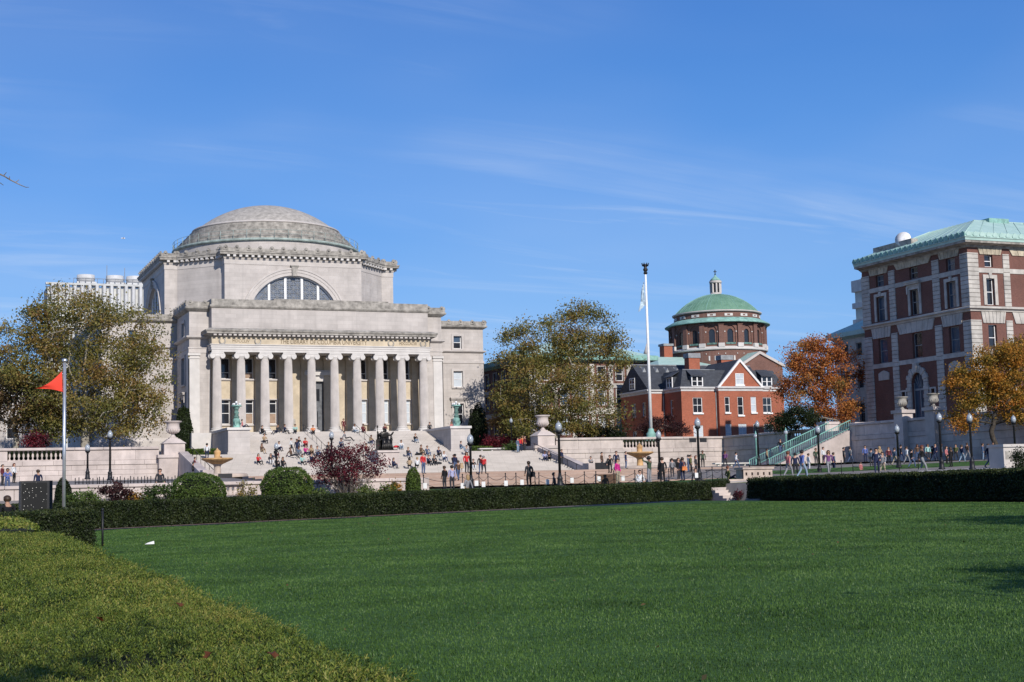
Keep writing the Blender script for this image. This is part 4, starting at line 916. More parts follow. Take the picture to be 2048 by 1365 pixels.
mb.quad((123.8, 190, 6.8), (123.8, 204.4, 6.8), (123.8, 204.4, ZE), (123.8, 190, ZE)); mb.quad((103.4, 204.4, 6.8), (123.8, 204.4, 6.8), (123.8, 204.4, ZE), (103.4, 204.4, ZE))
# brick gable
FSg.poly(mb, [(112.3, 16.4), (119.3, 16.4), (115.8, 20.25)], -0.3, 0.0)
mb.build('wall', M['bricko'], BH)
for F, oo in ((FSb, o1 + o2), (FSg, og), (FWb, ow), (FW2, ow2)):
    for k, (a, b, c, d) in enumerate(oo): window(BH, F, a, b, c, d, 0.16, 0.09, M['white'], M['blind'] if (F is FSg and k in (2, 3, 4)) or (F is FSb and k in (1,)) else M['glass'], mull=1 if b - a > 1.2 else 0, sill=0.08, surm=M['brickd'] if F is FWb or F is FW2 else M['white'])
pthe = [(103.4, 204.4), (103.4, 195.3), (106.1, 195.3), (106.1, 190.0), (112.0, 190), (112.0, 189.25), (119.6, 189.25), (119.6, 190), (123.8, 190), (123.8, 204.4)]
mb = MB(); mb.mould(pthe, [(0, 15.7), (0.06, 15.75), (0.06, 16.0), (0.3, 16.1), (0.34, 16.3), (0.1, 16.4), (-0.4, 16.4)]); mb.build('eaves_band', M['white'] if False else mat('eaves_paint', (0.55, 0.54, 0.53), 0.7, 0.08, 1.5), BH)
mb = MB()                                                # mansard of the front block
mb.hull([(105.9, 189.8, 16.38), (124.0, 189.8, 16.38), (124.0, 197, 16.38), (105.9, 197, 16.38)], [(107.1, 191.2, 19.0), (122.8, 191.2, 19.0), (122.8, 197, 19.0), (107.1, 197, 19.0)])
# back range: ridge west to east with a slate-hung gable end
mb.add([(103.2, 195.0, 16.35), (103.2, 204.7, 16.35), (103.2, 199.9, 20.4), (124.2, 195.0, 16.35), (124.2, 204.7, 16.35), (124.2, 199.9, 20.4)], [(0, 2, 1), (3, 4, 5), (0, 3, 5, 2), (1, 2, 5, 4)])
mb.add([(112.0, 189.1, 16.4), (119.6, 189.1, 16.4), (115.8, 189.1, 20.45), (112.0, 198.5, 16.4), (119.6, 198.5, 16.4), (115.8, 198.5, 20.45)], [(0, 3, 5, 2), (1, 2, 5, 4), (3, 4, 5)])
mb.build('roof', M['slate'], BH)
mb = MB()
for sg in (-1, 1):
    F = FSg; mb_ = [(115.8, 20.55), (115.8 + sg * 3.95, 16.35), (115.8 + sg * 3.55, 16.35), (115.8, 20.1)]
    F.poly(mb, mb_ if sg > 0 else mb_[::-1], -0.1, 0.22)
mb.build('gable_coping', M['white'], BH)
mb = MB(); mb.tube([(103.1, 199.9, 20.45), (124.2, 199.9, 20.45)], 0.1, 5); mb.tube([(107.1, 191.2, 19.02), (112.6, 191.2, 19.02)], 0.08, 5); mb.build('ridge_flashing', M['lead'], BH)
Fg = FSg; window(BH, Fg, 114.95, 116.4, 16.65, 18.35, -0.02, 0.1, M['white'], M['blind'], mull=1, sill=0.1, surm=M['white'])
def dormer(F, u0, u1, z0, z1, back, mat_side='slate'):
    mb = MB(); F.poly(mb, [(u0 - 0.12, z0), (u1 + 0.12, z0), (u1 + 0.12, z1 + 0.05), (u0 - 0.12, z1 + 0.05)], -back, -0.25)
    v = [F.P(u0 - 0.35, 0.25, z1 - 0.02), F.P(u1 + 0.35, 0.25, z1 - 0.02), F.P(u1 + 0.2, -back, z1 + 1.05), F.P(u0 - 0.2, -back, z1 + 1.05), F.P(u0 - 0.35, 0.25, z1 + 0.08), F.P(u1 + 0.35, 0.25, z1 + 0.08), F.P(u1 + 0.2, -back, z1 + 1.15), F.P(u0 - 0.2, -back, z1 + 1.15)]
    mb.add(v, [(0, 3, 2, 1), (4, 5, 6, 7), (0, 1, 5, 4), (1, 2, 6, 5), (2, 3, 7, 6), (3, 0, 4, 7)])
    d = mb.build('dormer', M['slate'], BH)
    mb = MB(); F.box(mb, u0 - 0.1, u0 + 0.06, -0.25, -0.1, z0, z1); F.box(mb, u1 - 0.06, u1 + 0.1, -0.25, -0.1, z0, z1); F.box(mb, u0 + 0.06, u1 - 0.06, -0.25, -0.1, z0, z0 + 0.1); F.box(mb, u0 + 0.06, u1 - 0.06, -0.25, -0.1, z1 - 0.12, z1); um = (u0 + u1) / 2; F.box(mb, um - 0.1, um + 0.1, -0.25, -0.1, z0 + 0.1, z1 - 0.12); zm = (z0 + z1) / 2; F.box(mb, u0 + 0.06, um - 0.1, -0.24, -0.11, zm - 0.04, zm + 0.04); F.box(mb, um + 0.1, u1 - 0.06, -0.24, -0.11, zm - 0.04, zm + 0.04)
    mb.build('frame', M['white'], d)
    mb = MB(); F.box(mb, u0 + 0.05, u1 - 0.05, -0.26, -0.2, z0 + 0.05, z1 - 0.05); mb.build('pane', M['glass'], d)
FSd, FWd = faceS(189.62), faceW(105.72)
dormer(FSd, 107.85, 109.6, 16.42, 17.95, 1.7); dormer(FSd, 119.95, 121.6, 16.42, 17.95, 1.7); dormer(FWd, -193.9, -192.3, 16.42, 17.95, 1.7)
window(BH, faceW(103.18), -200.8, -199.0, 16.6, 18.4, -0.02, 0.14, M['white'], M['glass'], mull=1)
for (x0, x1, y0, y1, z0, z1) in ((111.1, 113.0, 196.2, 197.6, 18.5, 22.0), (117.6, 119.6, 197.5, 198.9, 19, 21.9)):
    mb = MB(); mb.box(x0, x1, y0, y1, z0, z1); ch = mb.build('chimney', M['bricko'], BH)
    mb = MB(); mb.box(x0 - 0.12, x1 + 0.12, y0 - 0.12, y1 + 0.12, z1 - 0.7, z1 + 0.02); mb.build('chimney_cap', M['lead'], ch)
for x in (104.6, 106.8, 108.6, 110.3, 121.4):
    mb = MB(); mb.add([(x - 0.35, 198.5, 19.15), (x + 0.35, 198.5, 19.15), (x, 198.5, 19.9), (x - 0.35, 199.4, 19.9), (x + 0.35, 199.4, 19.9), (x, 199.6, 20.2)], [(0, 1, 2), (0, 2, 5, 3), (1, 4, 5, 2), (0, 3, 4, 1)]); mb.build('roof_vent', M['lead'], BH)
for (x_, y_) in ((111.9, 189.92), (105.95, 195.2)): mb = MB(); mb.tube([(x_, y_, 7), (x_, y_, 15.7)], 0.07, 6); mb.build('downpipe', M['lead'], BH)

# ================================================================ brick chapel with green dome
CP = thing('domed_chapel', 'brown brick chapel drum with green copper dome and stone lantern', 'building', (134, 226, 7.4))
cx, cy = 134.0, 226.0; R16 = 9.75
def ang(k): return R(239.5 - 7 - 11.25 + 22.5 * k)
ring = lambda r, k: (cx + r * math.cos(ang(k)), cy + r * math.sin(ang(k)))
mb = MB(); wins = []
for k in range(16):
    a, b = ring(R16, k), ring(R16, k + 1); F = Face(a[0], a[1], b[0] - a[0], b[1] - a[1]); L = math.hypot(b[0] - a[0], b[1] - a[1])
    F.wall(mb, 0, L, 25.7, 30.0, [], r=0.45, arches=[(L / 2, 28.25, 1.05, 26.3)]); wins.append((F, L))
drum = mb.build('drum', M['brickc'], CP)
for F, L in wins:
    mb = MB(); N = 14; c0 = L / 2
    for k in range(N):
        t0, t1 = math.pi * k / N, math.pi * (k + 1) / N
        F.poly(mb, [(c0 + 0.6 * math.cos(t0), 28.1 + 0.6 * math.sin(t0)), (c0 + 1.06 * math.cos(t0), 28.25 + 1.06 * math.sin(t0)), (c0 + 1.06 * math.cos(t1), 28.25 + 1.06 * math.sin(t1)), (c0 + 0.6 * math.cos(t1), 28.1 + 0.6 * math.sin(t1))], -0.5, -0.22)
    F.box(mb, c0 - 1.05, c0 - 0.6, -0.5, -0.22, 26.3, 28.2); F.box(mb, c0 + 0.6, c0 + 1.05, -0.5, -0.22, 26.3, 28.2)
    w_ = mb.build('arched_window', M['brickc'], CP)
    mb = MB(); F.poly(mb, [(c0 - 0.62, 26.3), (c0 + 0.62, 26.3)] + [(c0 + 0.62 * math.cos(t), 28.1 + 0.62 * math.sin(t)) for t in [math.pi * k / 10 for k in range(11)]], -0.6, -0.42); mb.build('pane', M['glass'], w_)
    mb = MB(); F.box(mb, c0 - 1.0, c0 + 1.0, -0.4, 0.12, 26.0, 26.3); mb.build('sill', M['copperd'], w_)
    mb = MB()
    for s_ in (-1, 1): F.box(mb, *sorted((c0 + s_ * 1.06, c0 + s_ * 1.3)), 0, 0.1, 28.1, 28.3)
    mb.build('impost', M['limew'], w_)
for k in range(16):                                       # brick piers between the windows on stone pedestals
    a = ang(k); F = Face(cx + R16 * math.cos(a), cy + R16 * math.sin(a), -math.sin(a), math.cos(a))
    mb = MB(); F.box(mb, -0.5, 0.5, -0.3, 0.28, 26.2, 29.4); F.box(mb, -0.6, 0.6, -0.3, 0.38, 29.4, 29.6); p_ = mb.build('pier', M['brickc'], CP)
    mb = MB(); F.box(mb, -0.62, 0.62, -0.3, 0.42, 25.5, 26.2); mb.build('pedestal', M['limew'], p_)
mb = MB(); mb.lathe([(9.9, 25.05), (10.1, 25.1), (10.1, 25.45), (9.8, 25.55), (9.5, 25.72)], cx, cy, 64, cap=False); mb.build('stone_band', M['limew'], CP)
mb = MB(); mb.lathe([(9.75, 18), (9.75, 25.1)], cx, cy, 64, cap=False); mb.build('lower_drum', M['brickc'], CP)
for k in range(16):
    a = ang(k + 0.5); F = Face(cx + 9.74 * math.cos(a), cy + 9.74 * math.sin(a), -math.sin(a), math.cos(a))
    mb = MB()
    for u in (-0.75, 0.45): F.box(mb, u, u + 0.3, -0.1, 0.08, 23.2, 24.0)
    for u in (-1.3, 1.15):
        for z in (22.5, 24.3): F.box(mb, u, u + 0.17, -0.12, 0.07, z, z + 0.17)
    mb.build('stone_inset', M['limew'], CP)
mb = MB(); mb.lathe([(9.7, 29.9), (10.75, 29.8), (10.8, 29.95), (9.1, 30.75), (8.9, 30.8)], cx, cy, 64, cap=False); mb.build('copper_skirt', M['copper'], CP)
mb = MB(); mb.lathe([(8.75, 30.5), (8.75, 31.9)], cx, cy, 64, cap=False); mb.build('upper_drum', M['brickc'], CP)
for k in range(16):
    a = ang(k + 0.5); F = Face(cx + 8.74 * math.cos(a), cy + 8.74 * math.sin(a), -math.sin(a), math.cos(a))
    mb = MB(); F.box(mb, -0.85, -0.3, -0.1, 0.08, 31.0, 31.45); F.box(mb, 0.3, 0.85, -0.1, 0.08, 31.0, 31.45); F.box(mb, -0.3, 0.3, -0.1, 0.06, 31.0, 31.1); F.box(mb, -0.3, 0.3, -0.1, 0.06, 31.35, 31.45); mb.build('stone_inset', M['limew'], CP)
mb = MB(); mb.lathe([(8.7, 31.8), (9.15, 31.85), (9.2, 32.05), (8.9, 32.1)], cx, cy, 64, cap=False); mb.build('dome_rim', M['limep'], CP)
prof = [(8.95, 32.05)] + [(r, 35.75 - 12.3 + math.sqrt(12.3 ** 2 - r * r)) for r in [8.65 * math.cos(R(9 * k)) ** 0.9 if k < 10 else 0.3 for k in range(11)]]
mb = MB(); mb.lathe(prof, cx, cy, 64, cap=False); dome = mb.build('dome', M['copdome'], CP)
mb = MB()
for k in range(64):
    a = 2 * math.pi * k / 64; rr = 0.06 if k % 8 == 0 else 0.022
    mb.tube([(cx + r * math.cos(a), cy + r * math.sin(a), z + 0.01) for r, z in prof[1:]], rr, 4)
mb.build('rib_row', M['copper'], dome)
mb = MB(); mb.lathe([(1.4, 35.3), (1.4, 35.6), (1.15, 35.7), (1.15, 36.0)], cx, cy, 16)
for k in range(8): a = 2 * math.pi * (k + 0.5) / 8; mb.box(cx + 1.0 * math.cos(a) - 0.16, cx + 1.0 * math.cos(a) + 0.16, cy + 1.0 * math.sin(a) - 0.16, cy + 1.0 * math.sin(a) + 0.16, 36.0, 37.7)
mb.lathe([(1.1, 37.7), (1.3, 37.8), (1.3, 38.1), (1.1, 38.2)], cx, cy, 16); lan = mb.build('lantern', M['limep'], CP)
mb = MB(); mb.lathe([(0.8, 36.0), (0.8, 37.7)], cx, cy, 12); mb.build('lantern_core', M['dark'], lan)
mb = MB(); mb.lathe([(1.2, 38.18), (0.8, 38.6), (0.3, 38.95), (0.1, 39.3)], cx, cy, 16); mb.build('lantern_cap', M['copper'], CP)
mb = MB(); mb.tube([(cx, cy, 39.2), (cx, cy, 40.2)], 0.09, 6); mb.tube([(cx - 0.3, cy + 0.1, 39.85), (cx + 0.3, cy - 0.1, 39.85)], 0.08, 6); mb.lathe([(0.05, 39.2), (0.2, 39.35), (0.05, 39.5)], cx, cy, 8); mb.build('cross', M['bronze'], CP)
# arms of the chapel: south-east gable and copper roofs west of the drum
KC = 0.865; CP.scale = (KC, KC, 1)                        # plan sizes above are read along the street grid; the round parts are this much narrower
ux = lambda x: cx + (x - cx) / KC
g0 = ux(atY(1482, 724, 214).x); g1 = ux(atY(1554, 724, 214).x); gz = atY(1482, 726, 214).z; ga = atY(1518, 703, 214); ga.x = ux(ga.x)
mb = MB(); F = faceS(212.1); F.poly(mb, [(g0 - 2, 7.4), (g1 + 1.2, 7.4), (g1 + 1.2, gz - 0.2), (ga.x, ga.z - 0.2), (g0 - 2, gz - 1.2)], -12, 0); mb.build('gable_wall', M['brickc'], CP)
mb = MB(); mb.add([(g0 - 2.4, 211.9, gz - 1.3), (ga.x, 211.9, ga.z), (ga.x, 226, ga.z), (g0 - 2.4, 226, gz - 1.3), (g1 + 1.6, 211.9, gz - 0.3), (g1 + 1.6, 226, gz - 0.3)], [(0, 1, 2, 3), (1, 4, 5, 2)]); mb.build('gable_roof', M['coproof'], CP)
mb = MB(); F.poly(mb, [(g0 - 2.4, gz - 1.75), (ga.x, ga.z - 0.45), (ga.x, ga.z + 0.03), (g0 - 2.4, gz - 1.25)], -0.1, 0.35); F.poly(mb, [(ga.x, ga.z - 0.45), (g1 + 1.6, gz - 0.75), (g1 + 1.6, gz - 0.25), (ga.x, ga.z + 0.03)], -0.1, 0.35); mb.build('gable_coping', M['limep'], CP)
mb = MB(); xw = ux(atY(1292, 725, 222).x); zw = 22.2
mb.box(xw + 0.8, 128, 217, 232, 7.4, zw - 0.4); mb.build('west_arm', M['brickc'], CP)
mb = MB(); mb.hull([(xw, 216, zw - 0.4), (130, 216, zw - 0.4), (130, 233, zw - 0.4), (xw, 233, zw - 0.4)], [(xw + 4, 224, zw + 2.0), (130, 224, zw + 2.0), (130, 225, zw + 2.0), (xw + 4, 225, zw + 2.0)]); mb.build('west_roof', M['coproof'], CP)
mb = MB(); mb.box(120.6, 122.5, 224.5, 226.4, 22, 26.2); ch = mb.build('chimney', M['bricko'], CP); mb = MB(); mb.box(120.4, 122.7, 224.3, 226.6, 26.2, 26.6); mb.build('chimney_cap', M['lead'], ch)
mb = MB(); p_ = atY(1294, 722, 226); p_.x = ux(p_.x); mb.lathe([(0.5, p_.z), (0.5, p_.z + 1.2), (0.7, p_.z + 1.3), (0.3, p_.z + 2.2), (0.05, p_.z + 3.0)], p_.x, p_.y, 8); mb.build('turret', M['limep'], CP)

# ================================================================ brick and stone hall with copper roof behind the centre tree
AV = thing('copper_roofed_hall', 'brick and stone hall with pale green copper roof behind the centre tree', 'building', (96, 210, 7.4))
FWa, FSa = faceW(88.2), faceS(205.0)
zr = ((18.4, 20.6), (14.6, 17.0), (10.0, 12.8))
oW = [Y(c - 0.7, c + 0.7) + q for c in (208, 211.6, 215.2, 218.8, 222.4) for q in zr]; oS = [(c - 0.65, c + 0.65) + q for c in (90.8, 94.0, 97.2, 100.4, 103.6, 106.8) for q in zr]
mb = MB(); FWa.wall(mb, -225, -205, 6.8, 21.6, oW, 0.3); mb.build('side_wall', M['brickd'], AV)
mb = MB(); FSa.wall(mb, 88.2, 109, 6.8, 21.6, oS, 0.3); mb.quad((109, 205, 6.8), (109, 225, 6.8), (109, 225, 21.6), (109, 205, 21.6)); mb.build('front_wall', M['brickd'], AV)
mb = MB()
for (a, b) in ((88.1, 89.6), (92.0, 92.8), (95.2, 96.0), (98.4, 99.2), (101.6, 102.4), (104.8, 105.6)): FSa.box(mb, a, b, 0, 0.15, 7, 21)
FSa.box(mb, 88.2, 109, 0, 0.12, 13.2, 14.2); FSa.box(mb, 88.2, 109, 0, 0.14, 17.3, 18.0); mb.build('stone_trim', M['stoneh'], AV)
for za_, zb_, w_ in ((13.3, 14.1, 0.3), (17.3, 17.9, 0.12)): mb = MB(); FWa.box(mb, -225, -205, 0, w_, za_, zb_); mb.build('stone_band', M['stoneh'], AV)
for F, oo in ((FWa, oW), (FSa, oS)):
    for k, (a, b, c, d) in enumerate(oo): window(AV, F, a, b, c, d, 0.28, 0.1, M['white'], (M['glass'], M['glassb'], M['blind'])[(k * 7) % 3] if F is FSa else M['glass'], surm=M['stoneh'], sur=0.15)
pa = [(88.2, 225), (88.2, 205), (109, 205), (109, 225)]
mb = MB(); mb.mould(pa, [(0, 21.3), (0.9, 21.6), (1.0, 21.6), (1.05, 22.3), (0.8, 22.4)]); mb.build('copper_eaves', M['copper'], AV)
mb = MB(); mb.hull([(87.3, 204.1, 22.2), (110, 204.1, 22.2), (110, 226, 22.2), (87.3, 226, 22.2)], [(96.5, 213.3, 25.6), (101, 213.3, 25.6), (101, 217, 25.6), (96.5, 217, 25.6)]); mb.build('roof', M['coproof'], AV)
for y in (209, 212.5, 216): 
    mb = MB(); mb.box(90.0, 91.6, y - 0.5, y + 0.5, 23.3, 24.0); mb.build('skylight', M['copperd'], AV)
# ================================================================ white ribbed block behind the library, left
UR = thing('ribbed_block', 'white block with close vertical ribs and cooling towers behind the library', 'building', (45, 300, 7))
mb = MB(); mb.box(26, 78, 300, 308, 6, 44.3); mb.build('wall', M['concrete'], UR)
for k in range(36):
    x = 26.4 + k * 1.42; mb = MB(); mb.prism([(x, 300.0), (x + 0.25, 299.1), (x + 0.75, 299.1), (x + 1.0, 300.0)], 37.5, 44.6); mb.build('rib', M['conw'], UR)
mb = MB(); mb.box(25.6, 78.4, 299.3, 300, 36.0, 37.4); mb.box(25.6, 78.4, 299.2, 300.2, 44.6, 45.0); mb.build('band', M['concrete'], UR)
for k in range(6):
    for z in (33.2, 29.0):
        mb = MB(); x = 27 + k * 4.2; mb.box(x, x + 3.1, 299.9, 299.99, z, z + 2.2); mb.build('window', M['glass'], UR)
for xc in (33.6, 39.3, 43.3):
    mb = MB(); mb.box(xc - 1.9, xc + 1.9, 301, 304.6, 45.0, 45.6); mb.lathe([(1.75, 45.6), (1.75, 47.1)], xc, 302.8, 24); mb.lathe([(1.82, 46.3), (1.85, 46.4), (1.82, 46.5)], xc, 302.8, 24, cap=False); mb.build('cooling_tower', M['conw'], UR)
mb = MB()
for k in range(14): x = 31 + k * 1.15; mb.tube([(x, 300.3, 45.0), (x, 300.3, 46.1)], 0.05, 4)
mb.tube([(31, 300.3, 46.1), (46, 300.3, 46.1)], 0.05, 4); mb.tube([(37.5, 301, 45), (37.5, 301, 49)], 0.06, 4); mb.tube([(41.0, 301, 45), (41.0, 301, 48.6)], 0.06, 4); mb.build('roof_railing', M['lead'], UR)
# ================================================================ low pale hall at the far left
LH = thing('pale_hall', 'pale stone hall with fluted corner pilaster at the far left behind trees', 'building', (10, 206, 7.4))
F = faceS(205.2); oo = [(c - 0.8, c + 0.8) + q for c in (-9, -4.5, 0, 4.5, 9, 13.5) for q in ((10.2, 13.0), (15.0, 17.0))]
mb = MB(); F.wall(mb, -14, 19.8, 6.8, 18.0, oo, 0.3); mb.quad((19.8, 205.2, 6.8), (19.8, 220, 6.8), (19.8, 220, 18), (19.8, 205.2, 18)); mb.build('wall', M['lime'], LH)
for (a, b, c, d) in oo: window(LH, F, a, b, c, d, 0.28, 0.1, M['white'], M['glass'], sur=0.2, surm=M['limep'])
mb = MB(); F.box(mb, 18.55, 19.9, 0.003, 0.3, 7.6, 16.6); 
for k in range(5): F.box(mb, 18.62 + k * 0.25, 18.75 + k * 0.25, 0.3, 0.37, 7.8, 16.4)
mb.build('fluted_pilaster', M['limew'], LH)
mb = MB(); mb.mould([(-14, 205.2), (19.9, 205.2), (19.9, 220)], [(0, 17.0), (0.4, 17.3), (0.5, 17.6), (0.1, 18.2), (-0.5, 18.2)]); mb.build('cornice', M['limed'], LH)
mb = MB(); mb.hull([(-14, 205, 18.1), (19.9, 205, 18.1), (19.9, 220, 18.1), (-14, 220, 18.1)], [(-8, 211, 20.2), (14, 211, 20.2), (14, 214, 20.2), (-8, 214, 20.2)]); mb.build('roof', M['copper'], LH)
# ================================================================ granite terrace walls, block by block
def baluster_mesh():
    mb = MB(); mb.box(-0.11, 0.11, -0.11, 0.11, 0, 0.08); mb.lathe([(0.07, 0.08), (0.085, 0.13), (0.06, 0.17), (0.145, 0.36), (0.125, 0.46), (0.06, 0.66), (0.085, 0.72), (0.08, 0.76)], 0, 0, 10); mb.box(-0.11, 0.11, -0.11, 0.11, 0.76, 0.84)
    me = bpy.data.meshes.new('baluster'); me.from_pydata(mb.v, [], mb.f); me.materials.append(M['grani']); me.polygons.foreach_set('use_smooth', [len(f) == 4 and i > 5 for i, f in enumerate(mb.f)]); return me
BAL = baluster_mesh()
def terrace_wall(W, F, u0, u1, z0, zt, bal=(), thick=0.9, seed=1, courses=4, end=0.0):
    """coping, parapet course (open balusters where told), string course and lower courses of blocks"""
    rr = random.Random(seed); zp = zt - 0.3; zs = zt - 1.45; zl = zt - 1.95
    mb = MB(); F.box(mb, u0, u1, -thick, -0.04, z0 - 1.0, zs - 0.002)
    spans = []; c = u0
    for (a, b) in sorted(bal): spans.append((c, a)); c = b
    spans.append((c, u1))
    for (a, b) in spans: F.box(mb, a, b, -thick, -0.04, zs, zp)
    mb.build('wall_core', M['granim'], W)
    def run(a, b, za, zb, L, w=0.0, off=0.0):
        n = max(1, round((b - a) / L)); l = (b - a) / n; xs = [a + l * k for k in range(n + 1)]
        if off and n > 1: xs = [a] + [a + l * (k + off) for k in range(n)] + [b]
        for k in range(len(xs) - 1):
            d = xs[k + 1] - xs[k]
            if d < 0.05: continue
            P = F.P((xs[k] + xs[k + 1]) / 2, w - 0.06, (za + zb) / 2); sx, sy = (d - 0.022, 0.12) if abs(F.u.x) > 0.5 else (0.12, d - 0.022)
            block('granite_block', W, P[0], P[1], P[2], round(sx, 2), round(sy, 2), zb - za - 0.02, M['grani'], 0.012)
    for (a, b) in spans: run(a, b, zs, zp, 2.7)
    run(u0, u1, zl, zs, 3.2, 0.10, 0.5)
    h = (zl - z0) / courses
    for k in range(courses): run(u0, u1, z0 + h * k, z0 + h * (k + 1), 2.7, 0.0, 0.5 * (k % 2))
    n = max(1, round((u1 - u0) / 3.0)); l = (u1 - u0) / n
    for k in range(n):
        P = F.P(u0 + l * (k + 0.5), -thick / 2 + 0.06, zt - 0.15); sx, sy = (l - 0.012, thick + 0.26) if abs(F.u.x) > 0.5 else (thick + 0.26, l - 0.012)
        block('coping_stone', W, P[0], P[1], P[2], round(sx, 2), round(sy, 2), 0.29, M['grani'], 0.04)
    for (a, b) in bal:
        mb = MB(); F.box(mb, a, b, -thick * 0.5 - 0.2, -thick * 0.5 + 0.25, zs, zs + 0.14); mb.build('balustrade_plinth', M['grani'], W)
        n = round((b - a) / 0.47)
        for k in range(n):
            P = F.P(a + (b - a) * (k + 0.5) / n, -thick * 0.5, zs + 0.14); o = link('baluster', BAL, W); o.location = Vector(P) - ORG[W.name]; o.scale = (1, 1, (zp - zs - 0.14) / 0.84)
YT = 167.4; FT = faceS(YT)
ZL, ZR = 7.62, 8.12
xb0, xb1 = atY(15, 910, YT).x, atY(126, 910, YT).x
WL = thing('terrace_wall', 'pink granite terrace wall with balustrade left of the library steps', 'wall', (10, YT, 3.5))
terrace_wall(WL, FT, -22, 26.6, 3.5, ZL, [(xb0, xb1)], seed=3)
xb0, xb1 = atY(1246, 885, YT).x, atY(1317, 885, YT).x
WR = thing('terrace_wall', 'pink granite terrace wall with balustrade below the orange brick house', 'wall', (88, YT, 3.5))
terrace_wall(WR, FT, 75.4, TX, 3.5, ZR, [(xb0, xb1)], seed=4)
FTW = faceW(TX)
WE = thing('terrace_wall', 'shaded granite terrace wall running towards the green-railed stairs', 'wall', (TX, 155, 3.5))
terrace_wall(WE, FTW, -YT + 0.0, -145.4, 3.4, ZR, [(-152.2, -149.2)], seed=5)
WP = thing('terrace_wall', 'shaded granite terrace wall below the tall brick hall', 'wall', (TX, 125, 3.5))
terrace_wall(WP, FTW, -139.4, -104, 3.3, ZR + 0.2, [], seed=6)
mb = MB(); FSx = faceS(139.4); mb.box(TX - 0.02, TX + 1.2, 138.4, 139.42, 3.0, ZR + 0.3); mb.build('end_pier', M['grani'], WP)
mb = MB(); mb.box(TX - 0.2, TX + 1.6, 143.9, 145.5, 3.0, ZR + 0.35); mb.box(TX - 0.3, TX + 1.7, 143.8, 145.6, ZR + 0.35, ZR + 0.65); mb.build('end_pier', M['grani'], WE)
# gate piers with urns on the hall terrace
def urn(name, label, x, y, z, s=1.0, group=None, m=None):
    U = thing(name, label, 'urn', (x, y, z), group)
    m = m or M['limep']
    mb = MB(); q = lambda P: [(r * s, z + h * s) for r, h in P]
    mb.box(x - 0.42 * s, x + 0.42 * s, y - 0.42 * s, y + 0.42 * s, z, z + 0.12 * s); mb.lathe(q([(0.40, 0.12), (0.30, 0.2), (0.17, 0.36), (0.15, 0.45), (0.22, 0.5)]), x, y, 20); mb.build('foot', m, U)
    mb = MB(); mb.lathe(q([(0.22, 0.5), (0.48, 0.62), (0.66, 0.85), (0.70, 1.05), (0.64, 1.18), (0.62, 1.45), (0.70, 1.6), (0.86, 1.68), (0.88, 1.78), (0.74, 1.8), (0.58, 1.5), (0.0, 1.4)]), x, y, 24); mb.build('bowl', m, U)
    mb = MB()
    for k in range(16): a = 2 * math.pi * k / 16; mb.tube([(x + r * s * math.cos(a), y + r * s * math.sin(a), z + h * s) for r, h in ((0.32, 0.54), (0.56, 0.7), (0.70, 0.95))], 0.05 * s, 5)
    mb.build('gadroon_row', m, U); return U
for i, (yy, nm) in enumerate(((129.6, 'left'), (124.4, 'right'))):
    G = thing('gate_pier', 'tall granite pier carrying the %s urn before the brick hall' % nm, 'pier', (TX, yy, 3.4), group='piers before the brick hall')
    mb = MB(); mb.box(TX - 0.75, TX + 0.6, yy - 0.75, yy + 0.75, 3.0, 8.9); mb.build('shaft', M['grani'], G); mb = MB(); mb.box(TX - 0.95, TX + 0.8, yy - 0.95, yy + 0.95, 8.9, 9.25); mb.build('cap', M['grani'], G)
    urn('stone_urn', 'grey stone urn on the %s pier before the brick hall' % nm, TX - 0.15, yy, 9.25, 0.8, 'urns before the brick hall', M['limed'])
